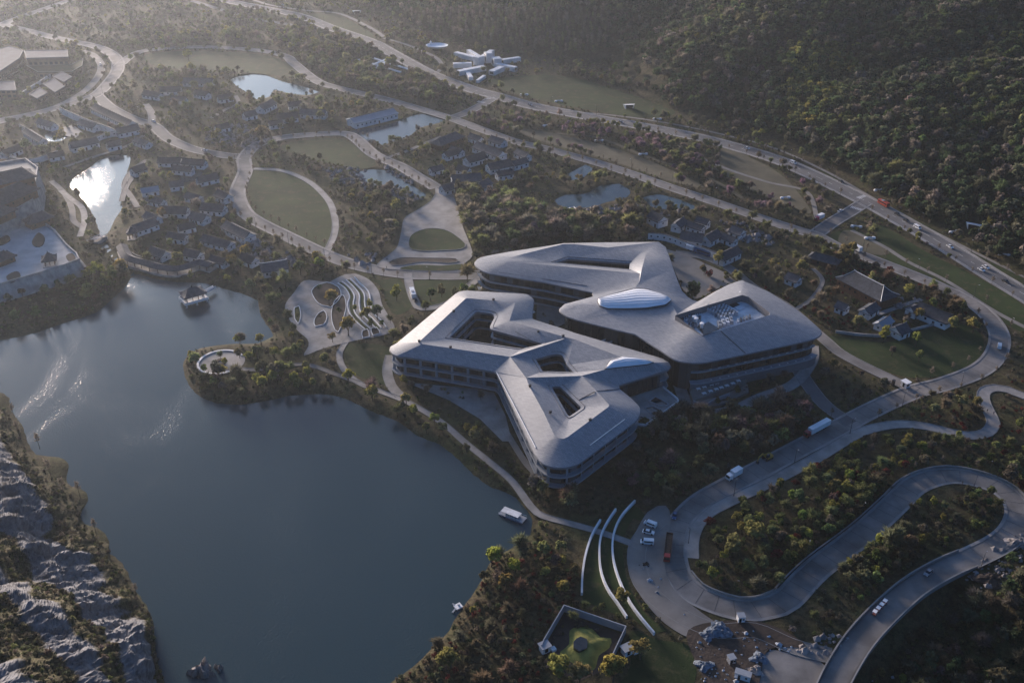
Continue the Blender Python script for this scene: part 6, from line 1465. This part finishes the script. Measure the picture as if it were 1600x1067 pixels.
# ================================================================== TREES, SHRUBS, FOREST
def crown_mesh(name, seed, rx, rz, zc, blobs, cards, size, flat=.8, twig=False, cone=0.0):
    g = np.random.default_rng(seed); vs, fs, sh = [], [], []
    cs = []
    for k in range(blobs):
        v = g.normal(size=3); v /= np.linalg.norm(v); v *= g.random() ** .45 * .72
        zz = v[2]; k_ = (1 - cone * (zz * .5 + .5)); cs.append((v[0] * rx * k_, v[1] * rx * k_, zc + zz * rz, .34 * rx * (1 + .5 * g.random()) * (.6 + .4 * k_)))
    for (bx, by, bz, br) in cs:
        bs = .72 + .5 * g.random()
        for c in range(cards // blobs):
            d = g.normal(size=3); d /= np.linalg.norm(d)
            if d[2] < -.5: d[2] *= -.6
            p = np.array([bx, by, bz]) + d * br * (.55 + .5 * g.random()) * np.array([1, 1, flat])
            s = size * (.6 + .8 * g.random())
            if twig:
                u = d * .8 + np.array([bx, by, (bz - zc) * .6 + .12]) * 1.2 + g.normal(size=3) * .25; u /= np.linalg.norm(u); v = np.cross(u, g.normal(size=3)); v /= np.linalg.norm(v); a, b_ = u * s * 1.5, v * s * .16
            else:
                n_ = d + g.normal(size=3) * .6; n_ /= np.linalg.norm(n_); u = np.cross(n_, g.normal(size=3)); u /= np.linalg.norm(u); v = np.cross(n_, u); a, b_ = u * s * .62, v * s * .5
            i = len(vs); vs += [tuple(p - a), tuple(p - a * .1 + b_), tuple(p + a), tuple(p + a * .1 - b_)]; fs.append((i, i + 1, i + 2, i + 3))
            q = bs * (.72 + .56 * g.random()); sh += [q] * 4
    me = bpy.data.meshes.new(name); me.from_pydata(vs, [], fs); at_ = me.attributes.new('shade', 'FLOAT', 'POINT'); at_.data.foreach_set('value', np.array(sh, np.float32)); me.materials.append(M['leaf']); return me
def trunk_mesh(name, seed, h, r, limbs, spread, top):
    g = random.Random(seed); mb = MB(); mb.tube([(0, 0, -.02), (g.uniform(-.01, .01), g.uniform(-.01, .01), h * .5), (g.uniform(-.02, .02), g.uniform(-.02, .02), h)], [r * 1.25, r * .9, r * .6], 6)
    for k in range(limbs):
        a = 2 * math.pi * (k + g.random() * .6) / limbs; z0 = h * (.55 + .4 * g.random()); e_ = (spread * math.cos(a), spread * math.sin(a), top * (.8 + .3 * g.random()))
        mb.tube([(0, 0, z0), (e_[0] * .5, e_[1] * .5, z0 + (e_[2] - z0) * .45), e_], [r * .55, r * .35, r * .12], 4)
    me = mb.mesh(name, M['bark']); return me
PROTO = [  # name, crown, trunk
 ('leafy', crown_mesh('crown', 1, .36, .34, .62, 11, 620, .08), trunk_mesh('trunk', 1, .42, .022, 5, .2, .75)),
 ('leafy', crown_mesh('crown', 2, .42, .30, .62, 12, 640, .08), trunk_mesh('trunk', 2, .38, .024, 5, .24, .74)),
 ('leafy', crown_mesh('crown', 3, .32, .38, .60, 10, 590, .08, cone=.35), trunk_mesh('trunk', 3, .4, .022, 5, .16, .8)),
 ('bare', crown_mesh('crown', 4, .38, .36, .62, 14, 460, .12, twig=True), trunk_mesh('trunk', 4, .4, .02, 7, .24, .86)),
 ('bare', crown_mesh('crown', 5, .30, .40, .60, 12, 400, .12, twig=True), trunk_mesh('trunk', 5, .42, .02, 7, .18, .9)),
 ('shrub', crown_mesh('crown', 6, .58, .40, .42, 9, 170, .17), trunk_mesh('trunk', 6, .2, .03, 4, .25, .5)),
 ('shrub', crown_mesh('crown', 7, .50, .46, .46, 8, 150, .17), trunk_mesh('trunk', 7, .2, .03, 4, .2, .5)),
 ('poplar', crown_mesh('crown', 8, .14, .44, .55, 12, 220, .06, 1.6, twig=True), trunk_mesh('trunk', 8, .8, .012, 4, .05, .95)),
 ('forest', crown_mesh('crown', 9, .46, .36, .60, 12, 190, .14), trunk_mesh('trunk', 9, .4, .024, 3, .2, .7)),
 ('forest', crown_mesh('crown', 10, .40, .42, .58, 11, 180, .14, cone=.3), trunk_mesh('trunk', 10, .4, .024, 3, .2, .7)),
 ('slim', crown_mesh('crown', 11, .16, .30, .66, 9, 130, .075, twig=True), trunk_mesh('trunk', 11, .7, .013, 5, .1, .9))]
OF = {}
for i, p in enumerate(PROTO): OF.setdefault(p[0], []).append(i)
C_ = dict(yellow_green=(0.244, 0.232, 0.067), olive=(0.146, 0.160, 0.072), green=(0.104, 0.139, 0.052), dark_green=(0.063, 0.089, 0.047), brown=(.132, .116, .086), grey_brown=(.172, .150, .124), red=(.115, .035, .032), rust=(.125, .098, .066), blossom=(.22, .15, .19), golden=(.235, .21, .085), dull=(0.108, 0.112, 0.072))
WORD = dict(yellow_green='yellow green', olive='olive', green='green', dark_green='dark green', brown='brown', grey_brown='grey brown', red='dark red', rust='rust coloured', blossom='mauve blossoming', golden='golden', dull='dull olive')
FORM = dict(leafy='leafy tree', bare='bare twiggy tree', shrub='rounded bush', poplar='slim poplar', forest='dense tree', slim='slim young tree')
def blocked(x, y, pad=0.0, lawns=True):
    m = np.zeros(x.shape, bool)
    for b_ in BLOCK:
        if b_[0] == 'lawn' and not lawns: continue
        if b_[0] == 'rect':
            cx, cy, hx, hy, rz = b_[1]; dx, dy = x - cx, y - cy; c, s = math.cos(rz), math.sin(rz)
            m |= (np.abs(dx * c + dy * s) < hx + pad * 3) & (np.abs(-dx * s + dy * c) < hy + pad * 3); continue
        p_ = b_[2] + pad if b_[0] != 'lawn' else 0; s = bbox_sel(x, y, b_[1], p_ + 1) & ~m
        if not s.any(): continue
        if b_[0] == 'line': m[s] = dist_poly(x[s], y[s], b_[1], False) < p_
        else:
            ins = inside(x[s], y[s], b_[1])
            if p_ > 0: ins |= dist_poly(x[s], y[s], b_[1]) < p_
            m[s] = ins
    for P, wz in zip(WATERS, WLEV):
        s = bbox_sel(x, y, P, 4)
        if s.any(): m[s] |= inside(x[s], y[s], P) | (dist_poly(x[s], y[s], P) < .8 + pad)
    s = bbox_sel(x, y, CLIFFPOLY, 10); m[s] |= inside(x[s], y[s], CLIFFPOLY) | (dist_poly(x[s], y[s], CLIFFPOLY) < 5)
    return m
# zones: outline in the photograph, trees per 100 m2, kinds, colours, heights, shrubs per 100 m2, shrub colours
Zn = lambda pts: GP(pts)
ZONES = [
 (Zn([(700,1100),(590,1080),(640,1030),(690,985),(735,925),(752,885),(790,860),(830,845),(900,850),(908,930),(880,960),(845,1010),(850,1067),(870,1100)]), 1.0, ['leafy', 'bare'], ['yellow_green', 'brown', 'dull', 'rust'], (4, 7), 16, ['red', 'rust', 'brown', 'brown', 'dull', 'dull', 'dark_green']),
 (Zn([(830,770),(835,730),(870,770),(930,735),(995,670),(1010,665),(1065,632),(1100,650),(1200,628),(1260,640),(1300,680),(1250,690),(1130,755),(1080,790),(1045,785),(1000,785),(960,790),(900,830),(850,800)]), 3.0, ['bare', 'bare', 'leafy', 'forest'], ['brown', 'grey_brown', 'dull', 'dark_green', 'brown', 'olive'], (5, 9), 9, ['dark_green', 'dull', 'brown', 'brown']),
 (Zn([(1090,860),(1110,815),(1200,765),(1290,715),(1380,675),(1480,680),(1560,690),(1640,700),(1640,800),(1600,770),(1500,735),(1420,745),(1350,810),(1260,895),(1160,940),(1090,915)]), 5.2, ['leafy', 'leafy', 'leafy', 'bare'], ['yellow_green', 'olive', 'brown', 'olive', 'green', 'yellow_green', 'red', 'olive'], (3.8, 6.0), 6, ['brown', 'dull', 'olive', 'green']),
 (Zn([(1370,700+130),(1440,770),(1540,770),(1565,800),(1540,840),(1440,880),(1360,960),(1300,1000),(1230,960),(1300,890)]), 4.2, ['leafy', 'forest', 'bare'], ['olive', 'dull', 'brown', 'green', 'yellow_green'], (3, 5.5), 15, ['olive', 'dull', 'dull', 'brown']),
 (Zn([(1440,1000),(1480,930),(1530,890),(1640,860),(1700,1000),(1650,1200),(1450,1150),(1400,1067)]), 2.6, ['forest', 'bare'], ['dark_green', 'dull', 'dark_green', 'brown'], (4, 7), 12, ['dark_green', 'dull', 'olive']),
 (Zn([(1420,660),(1500,615),(1560,600),(1640,590),(1640,690),(1560,690),(1460,670)]), 2.4, ['leafy', 'bare'], ['olive', 'brown', 'rust', 'red', 'yellow_green'], (3.5, 6), 8, ['brown', 'red', 'dull']),
 (Zn([(700,196),(760,172),(850,190),(1000,215),(1200,262),(1340,335),(1270,355),(1190,335),(1050,285),(940,248),(840,222)]), 1.7, ['bare', 'leafy', 'bare'], ['brown', 'blossom', 'grey_brown', 'olive', 'blossom', 'olive'], (4, 6.5), 4, ['brown', 'grey_brown', 'dull']),
 (Zn([(700,300),(760,300),(870,345),(1010,335),(1000,376),(880,378),(760,398),(735,385),(715,330)]), 3.4, ['bare', 'bare', 'leafy'], ['brown', 'grey_brown', 'grey_brown', 'olive', 'olive'], (6, 10), 6, ['brown', 'dull']),
 (Zn([(200,80),(240,60),(500,50),(700,130),(690,165),(560,140),(460,95),(420,70),(300,66)]), 1.9, ['leafy', 'leafy', 'bare'], ['olive', 'yellow_green', 'brown', 'grey_brown', 'olive'], (6, 9), 5, ['olive', 'dull']),
 (Zn([(1060,395),(1240,480),(1330,380),(1540,510),(1500,505),(1300,515),(1240,470)]), 1.6, ['leafy', 'bare', 'bare'], ['yellow_green', 'brown', 'rust', 'golden', 'red'], (4, 7.5), 9, ['brown', 'red', 'dull', 'olive', 'dark_green']),
 (Zn([(-60,490),(0,478),(100,455),(128,440),(140,480),(100,512),(0,540),(-60,540)]), 1.2, ['leafy', 'bare'], ['olive', 'green', 'yellow_green', 'dull'], (2.2, 3.6), 9, ['dull', 'olive', 'brown', 'green']),
 (Zn([(0,470),(100,450),(140,420),(215,432),(330,442),(400,460),(420,420),(440,430),(460,470),(400,480),(330,455),(200,440),(180,470),(100,510),(0,540)]), 1.8, ['leafy', 'leafy', 'bare'], ['yellow_green', 'golden', 'olive', 'rust', 'dull', 'green'], (5, 8.5), 8, ['dull', 'olive', 'rust', 'brown']),
 (Zn([(285,545),(420,520),(430,460),(480,440),(460,480),(480,560),(600,560),(610,600),(690,640),(790,720),(830,770),(790,760),(700,690),(600,640),(520,610),(400,620),(300,600)]), 1.7, ['leafy', 'leafy', 'bare'], ['yellow_green', 'yellow_green', 'olive', 'dull', 'brown', 'golden'], (4.5, 8), 7, ['dull', 'olive', 'brown', 'dark_green']),
]
DEFAULT = (None, .85, ['leafy', 'bare', 'leafy', 'bare'], ['olive', 'grey_brown', 'yellow_green', 'dull', 'olive', 'brown', 'golden'], (3.6, 6.6), 3.6, ['dull', 'brown', 'olive', 'grey_brown', 'olive'])
TR, SHR = [], []      # x, y, z, proto, height, colour word
def scatter(cell, shrub):
    gx = np.arange(-640, 700, cell); gy = np.arange(206, 1330, cell); X, Y = np.meshgrid(gx, gy); X = X.ravel() + rng.uniform(-.5, .5, X.size) * cell; Y = Y.ravel() + rng.uniform(-.5, .5, Y.size) * cell
    px, py, d = project(X, Y, 0 * X); k = (px > -40) & (px < 1640) & (py > -30) & (py < 1110); X, Y, px, py = X[k], Y[k], px[k], py[k]
    hill = inside(X, Y, HILLPOLY); X, Y, px, py = X[~hill], Y[~hill], px[~hill], py[~hill]
    dens = np.full(X.shape, DEFAULT[5 if shrub else 1]); zi = np.full(X.shape, -1)
    for i, z in enumerate(ZONES):
        s = bbox_sel(X, Y, z[0], 1) & (zi < 0); ins = np.zeros(X.shape, bool); ins[s] = inside(X[s], Y[s], z[0]); zi[ins] = i; dens[ins] = z[5 if shrub else 1]
    clump = np.clip((fbm(X / 28, Y / 28, 61 + shrub, 3) - .28) * 3.6, .25, 2.0); p = dens * (2.1 if not shrub else 2.4) / 100 * cell * cell * clump
    k = rng.random(X.size) < p; X, Y, zi, py = X[k], Y[k], zi[k], py[k]
    b_ = blocked(X, Y, .4 if shrub else .9, True); X, Y, zi = X[~b_], Y[~b_], zi[~b_]; Z = height(X, Y)
    for x, y, z, i in zip(X, Y, Z, zi):
        zn = ZONES[i] if i >= 0 else DEFAULT
        if shrub:
            c = random.choice(zn[6]); SHR.append((x, y, z, random.choice(OF['shrub']), random.uniform(1.0, 2.4), c))
        else:
            kd = random.choice(zn[2]); cs = [c for c in zn[3] if kd != 'bare' or c in ('brown', 'grey_brown', 'olive', 'dull', 'blossom', 'rust')] or zn[3]; c = random.choice(cs)
            TR.append((x, y, z, random.choice(OF[kd]), random.uniform(*zn[4]) * random.uniform(1.0, 1.32), c))
scatter(3.2, False); scatter(2.2, True)
# trees one can pick out in the photograph, one by one: pixel of the foot, height, colour, kind
NAMED = [(335,605,5.5,'yellow_green','leafy'),(408,608,6,'yellow_green','leafy'),(482,592,6,'yellow_green','leafy'),(545,600,6,'yellow_green','leafy'),(635,635,6.5,'golden','leafy'),(742,692,6.5,'golden','leafy'),(768,885,7,'yellow_green','leafy'),(790,922,7,'yellow_green','leafy'),(698,1050,7,'yellow_green','leafy'),(850,872,7,'golden','leafy'),(876,868,6.5,'golden','leafy'),
 (1178,850,8,'yellow_green','leafy'),(1143,868,7.5,'golden','leafy'),(1168,832,6,'olive','leafy'),(970,945,6,'golden','leafy'),(620,470,7,'yellow_green','leafy'),(590,500,6.5,'olive','leafy'),(515,478,8,'yellow_green','leafy'),(545,525,8,'yellow_green','leafy'),(575,500,7,'golden','leafy'),(730,440,8,'olive','bare'),(690,465,6,'olive','leafy'),(672,470,6.5,'green','leafy'),(725,462,6.5,'green','leafy'),(712,470,6,'olive','leafy'),
 (818,522,5,'dull','leafy'),(1081,470,9,'dark_green','forest'),(1022,407,6,'red','shrub'),(1110,432,6,'red','shrub'),(1100,430,5,'olive','leafy'),(1122,415,7,'golden','leafy'),(1250,430,7,'yellow_green','leafy'),(1315,410,8,'golden','leafy'),(1330,400,8,'golden','leafy'),(1360,470,5,'golden','leafy'),(1455,485,6.5,'golden','leafy'),(1430,500,6,'yellow_green','leafy'),(1430,540,7,'yellow_green','leafy'),(1380,535,7,'yellow_green','leafy'),(1340,515,6,'golden','leafy'),(1500,490,7,'golden','leafy'),(1520,520,7,'yellow_green','leafy'),(1490,520,7,'golden','leafy'),(1435,565,5,'golden','leafy'),(1393,556,5,'brown','leafy'),
 (155,440,9,'yellow_green','leafy'),(188,435,9,'yellow_green','leafy'),(140,465,8,'olive','leafy'),(168,455,8,'olive','leafy'),(280,415,8,'golden','leafy'),(255,345,8,'golden','leafy'),(240,320,6,'golden','leafy'),(365,420,7,'golden','leafy'),(385,405,8,'yellow_green','leafy'),(500,425,8,'yellow_green','leafy'),(470,430,8,'olive','leafy'),(495,415,8,'yellow_green','leafy'),(395,455,6,'olive','leafy'),(100,225,9,'golden','leafy'),(42,240,8,'olive','leafy'),(125,88,9,'golden','leafy'),(295,95,8,'yellow_green','leafy'),(302,115,8,'yellow_green','leafy'),(410,215,8,'golden','leafy'),(500,190,7,'golden','leafy'),(520,188,7,'golden','leafy'),(565,172,7,'yellow_green','leafy'),(620,335,8,'golden','leafy'),
 (70,465,6,'green','leafy'),(60,500,6,'green','leafy'),(30,505,6,'olive','leafy'),(85,490,5.5,'olive','leafy'),(1335,650-20,7,'rust','leafy'),(1500,640,6,'golden','leafy'),(1525,640,5,'olive','leafy'),(1300,770,6,'yellow_green','leafy'),(1325,755,6,'yellow_green','leafy'),(1285,760,5.5,'olive','leafy'),(1365,765,6,'brown','bare'),(1390,735,5,'yellow_green','leafy'),(1250,790,6,'olive','leafy'),(1235,785,5.5,'yellow_green','leafy'),(1300,790,5.5,'brown','leafy'),(1575,755,7,'brown','leafy'),(1390,860,8,'olive','bare'),(1420,870,7,'rust','leafy'),(1215,640,8,'grey_brown','bare'),(1235,655,7,'grey_brown','bare'),(555,488,4,'yellow_green','leafy'),(565,500,4,'yellow_green','leafy'),(548,505,3.6,'olive','leafy'),(580,512,4,'olive','leafy'),(597,512,4,'yellow_green','leafy'),(535,515,4,'olive','leafy'),(520,535,4.4,'golden','leafy'),(530,492,4,'olive','leafy'),(610,505,4,'dull','bare'),(578,482,4.2,'yellow_green','leafy'),(500,455,3,'dull','bare'),(515,462,3,'brown','bare'),(465,497,2.6,'olive','leafy'),(500,500,3,'dull','leafy'),(352,572,3.6,'yellow_green','leafy'),(375,560,4.5,'olive','leafy'),(392,565,5,'yellow_green','leafy'),(320,585,4.4,'yellow_green','leafy'),(345,560,3,'dull','bare'),(405,585,5,'olive','leafy'),(430,560,5,'yellow_green','leafy'),(875,1060,8,'yellow_green','leafy'),(905,1066,8,'golden','leafy'),(958,1066,8,'yellow_green','leafy'),(1000,1030,7,'golden','leafy')]
for px, py, h_, c, kd in NAMED:
    x, y, z = GT(px, py); TR.append((x, y, z, random.choice(OF[kd]), h_ * (1.38 if kd != 'shrub' else .8), c))
TA = np.array([(t[0], t[1], t[2], t[4]) for t in TR]); px, py, dd = project(TA[:, 0], TA[:, 1], TA[:, 2]); hA = np.array([t[4] for t in TR])
size = hA / dd * np.where((px > 0) & (px < 1600) & (py > 15) & (py < 1067 + 10), 1, .01); size[-len(NAMED):] *= 10
order = np.argsort(-size)[:285]; pick = set(order.tolist())
cnt = {}
base_lab = {}
for i in order:
    t = TR[i]; a, b_ = near2(px[i], py[i]); hw_ = 'tall' if t[4] > 7.3 else ('mid sized' if t[4] > 5.2 else 'small')
    base_lab[i] = [('%s %s %s' % (hw_, WORD[t[5]], FORM[PROTO[t[3]][0]])), a, b_]
TRT = []
for i in order:
    x, y, z, pi, h_, c = TR[i]; kd, cm, tm = PROTO[pi]
    t = thing('bush' if kd == 'shrub' else 'tree', '', 'bush' if kd == 'shrub' else 'tree', (x, y, z - .05), random.uniform(0, 6.28), 'bushes around the hotel' if kd == 'shrub' else 'trees of the park')
    t.scale = (h_ * random.uniform(.9, 1.15), h_ * random.uniform(.9, 1.15), h_)
    col = tuple(v * random.uniform(.82, 1.18) for v in C_[c])
    cr = link('crown', cm, t); cr['tint'] = col; tk = link('trunk', tm, t); TRT.append((t, base_lab[i][0], px[i], py[i]))
label_all(TRT)
# slim young trees in rows beside the roads
ST = []
for pts, off, stp in ((p_ring, 6.0, 9), (p_ring, -6.0, 9), (p_loop, 6.6, 13), (p_loop, -6.6, 13), (p_high, -9.5, 15), (p_high, 9.5, 17), (p_val2, 6.5, 14)):
    for a in along(offset_line(pts, off), stp):
        q = project(a.x, a.y, 0)
        if 0 < q[0] < 1600 and 60 < q[1] < 745: ST.append((a.x + rng.uniform(-.5, .5), a.y + rng.uniform(-.5, .5), float(q[0]), float(q[1])))
sx, sy = np.array([s[0] for s in ST]), np.array([s[1] for s in ST]); bl_ = np.zeros(len(ST), bool)
for b_ in BLOCK:
    if b_[0] == 'line' and b_[2] > 1.5: bl_ |= dist_poly(sx, sy, b_[1], False) < b_[2] - .6
    if b_[0] == 'poly': bl_ |= inside(sx, sy, b_[1])
ST = [s for s, b_ in zip(ST, bl_) if not b_]; ST.sort(key=lambda s: -s[3]); ST = ST[:230]
proto = None; STT = []
for x, y, px_, py_ in ST:
    a, b_ = near2(px_, py_)
    if proto is None:
        proto = thing('street_tree', '', 'street tree', group='slim young trees in rows along the roads'); c_ = link('crown', PROTO[10][1], proto); c_['tint'] = C_['grey_brown']; link('trunk', PROTO[10][2], proto); t = proto
    else: t = copy_tree(proto)
    STT.append((t, 'slim bare roadside tree', px_, py_)); t.location = (x, y, max(H1(x, y), -.3)); h_ = random.uniform(4.5, 7); t.scale = (h_, h_, h_); t.rotation_euler.z = random.uniform(0, 6.28)
label_all(STT)
# ---------------------------------------------------------------- everything else green: masses nobody could count
LIB = bpy.data.collections.new('tree_shapes')
for i, (kd, cm, tm) in enumerate(PROTO):
    bm = bmesh.new(); bm.from_mesh(cm); n0 = len(bm.faces); bm.from_mesh(tm)
    bm.faces.ensure_lookup_table()
    for f in bm.faces[n0:]: f.material_index = 1
    me = bpy.data.meshes.new('shape_%02d' % i); bm.to_mesh(me); bm.free(); me.materials.append(M['leaf']); me.materials.append(M['bark'])
    LIB.objects.link(bpy.data.objects.new('shape_%02d' % i, me))
def scatter_nodes():
    ng = bpy.data.node_groups.new('scatter', 'GeometryNodeTree'); ng.interface.new_socket('Geometry', in_out='INPUT', socket_type='NodeSocketGeometry'); ng.interface.new_socket('Geometry', in_out='OUTPUT', socket_type='NodeSocketGeometry')
    N, L = ng.nodes, ng.links; gi, go = N.new('NodeGroupInput'), N.new('NodeGroupOutput'); ci = N.new('GeometryNodeCollectionInfo'); ci.inputs['Collection'].default_value = LIB; ci.inputs['Separate Children'].default_value = True; ci.inputs['Reset Children'].default_value = True
    ip = N.new('GeometryNodeInstanceOnPoints'); ip.inputs['Pick Instance'].default_value = True
    def attr(nm, ty):
        a = N.new('GeometryNodeInputNamedAttribute'); a.data_type = ty; a.inputs['Name'].default_value = nm; return a.outputs['Attribute']
    L.new(gi.outputs[0], ip.inputs['Points']); L.new(ci.outputs[0], ip.inputs['Instance']); L.new(attr('pidx', 'INT'), ip.inputs['Instance Index']); L.new(attr('turn', 'FLOAT_VECTOR'), ip.inputs['Rotation']); L.new(attr('size', 'FLOAT_VECTOR'), ip.inputs['Scale'])
    L.new(ip.outputs[0], go.inputs[0]); return ng
SC = scatter_nodes()
def mass(name, items):
    n = len(items); co = np.array([(t[0], t[1], t[2] - .05) for t in items], np.float32); me = bpy.data.meshes.new(name); me.vertices.add(n); me.vertices.foreach_set('co', co.ravel())
    me.attributes.new('pidx', 'INT', 'POINT').data.foreach_set('value', np.array([t[3] for t in items], np.int32))
    rot = np.zeros((n, 3), np.float32); rot[:, 2] = rng.uniform(0, 6.28, n); rot[:, :2] = rng.normal(size=(n, 2)) * .05; me.attributes.new('turn', 'FLOAT_VECTOR', 'POINT').data.foreach_set('vector', rot.ravel())
    hs = np.array([t[4] for t in items]); sc = np.stack([hs * rng.uniform(.85, 1.2, n), hs * rng.uniform(.85, 1.2, n), hs], 1).astype(np.float32); me.attributes.new('size', 'FLOAT_VECTOR', 'POINT').data.foreach_set('vector', sc.ravel())
    ti = np.array([C_[t[5]] for t in items]) * rng.uniform(.7, 1.3, (n, 1)) * rng.uniform(.92, 1.08, (n, 3)); me.attributes.new('tint', 'FLOAT_VECTOR', 'POINT').data.foreach_set('vector', ti.astype(np.float32).ravel())
    o = link(name, me, kind='stuff'); o.modifiers.new('scatter', 'NODES').node_group = SC; return o
mass('park_trees', [t for i, t in enumerate(TR) if i not in pick])
mass('undergrowth', SHR)
# wooded hill
gx = np.arange(-330, 900, 5.2); gy = np.arange(420, 1500, 5.2); X, Y = np.meshgrid(gx, gy); X = X.ravel() + rng.uniform(-.5, .5, X.size) * 5; Y = Y.ravel() + rng.uniform(-.5, .5, Y.size) * 5
k = inside(X, Y, HILLPOLY); X, Y = X[k], Y[k]; Z = height(X, Y); qx, qy, qd = project(X, Y, Z); k = (qx > -60) & (qx < 1680) & (qy > -60) & ~blocked(X, Y, .5, False); X, Y, Z, qx, qy = X[k], Y[k], Z[k], qx[k], qy[k]
dF = dist_poly(X, Y, HF, False); patchn = fbm(X / 60, Y / 60, 77, 3); HT = []
lt = GP([(1230,235),(1225,190),(1250,120),(1290,90),(1330,110),(1330,160),(1360,200),(1330,240)]); light = (qx > 1232) & (qx < 1350) & (qy > 80) & (qy < 205) & (patchn > .42)
pop = (qx > 600) & (qx < 945) & (qy > 25) & (qy < 105) & (dF < 75)
scar = (qx > 930) & (qx < 1040) & (qy > 85) & (qy < 175)
for x, y, z, a, d_, lt_, pp, sc_, n_ in zip(X, Y, Z, qy, dF, light, pop, scar, patchn):
    if sc_ and random.random() < .75: continue
    if pp: HT.append((x, y, z, OF['poplar'][0], random.uniform(10, 15), random.choice(['grey_brown', 'olive', 'dull', 'grey_brown'])))
    elif lt_: HT.append((x, y, z, random.choice(OF['forest']), random.uniform(8, 12), random.choice(['yellow_green', 'olive', 'green'])))
    else:
        c = random.choice(['dark_green', 'dull', 'dark_green', 'dull', 'olive', 'grey_brown', 'green'] if n_ > .45 else ['dark_green', 'dark_green', 'dull', 'dark_green', 'grey_brown'])
        if random.random() < .012: c = random.choice(['rust', 'yellow_green'])
        HT.append((x, y, z, random.choice(OF['forest'] if random.random() < .8 else OF['bare']), random.uniform(6.5, 11.5), c))
mass('hill_forest', HT)
# scrub on the cliff
k = rng.choice(len(CLIFFV), 2000); HC = [(CLIFFV[i][0], CLIFFV[i][1], CLIFFV[i][2], random.choice(OF['shrub']), random.uniform(.6, 1.9), random.choice(['brown', 'dull', 'olive', 'dull', 'brown', 'grey_brown'])) for i in k if CLIFFV[i][2] > -1]
sh_ = np.array([(t[0], t[1]) for t in HC]); mass('cliff_scrub', HC)
for k_, (px_, py_, h_, lab) in enumerate(((62,700,8,'first bare tree on the lake shore below the cliff'), (80,745,9,'second bare tree on the lake shore below the cliff'), (30,680,8,'bare tree at the upper end of the cliff shore'), (125,775,8,'bare tree on the pointed shore below the cliff'), (100,770,8,'bare tree behind the pointed shore'), (22,650,7,'bare tree high up the cliff shore'), (150,832,7,'bare tree on the brown shore knoll'), (214,930,6,'bare tree at the foot of the mossy ledge'))):
    p = G(px_, py_, 0); t = thing('tree', lab, 'tree', (p[0], p[1], -.5), k_, 'trees of the park'); t.scale = (h_ * .9, h_ * .9, h_ * 1.15); c_ = link('crown', PROTO[10][1], t); c_['tint'] = C_['grey_brown']; link('trunk', PROTO[10][2], t)
print('trees', len(TR), 'shrubs', len(SHR), 'hill', len(HT), 'street', len(ST))
# ================================================================== the hazy evening air
def haze_box(x0, x1, y0, y1, z0, z1, dens, col, aniso):
    mb = MB(); mb.box(((x0 + x1) / 2, (y0 + y1) / 2, (z0 + z1) / 2), (x1 - x0, y1 - y0, z1 - z0)); m = bpy.data.materials.new('evening_haze'); m.use_nodes = True; t = m.node_tree; t.nodes.clear()
    o = t.nodes.new('ShaderNodeOutputMaterial'); v = t.nodes.new('ShaderNodeVolumePrincipled'); v.inputs['Color'].default_value = (*col, 1); v.inputs['Density'].default_value = dens; v.inputs['Anisotropy'].default_value = aniso
    t.links.new(v.outputs[0], o.inputs['Volume']); mb.build('haze', m, kind='stuff')
haze_box(-1500, 1500, 20, 2600, -15, 330, .000052, (.80, .89, 1.0), .62)
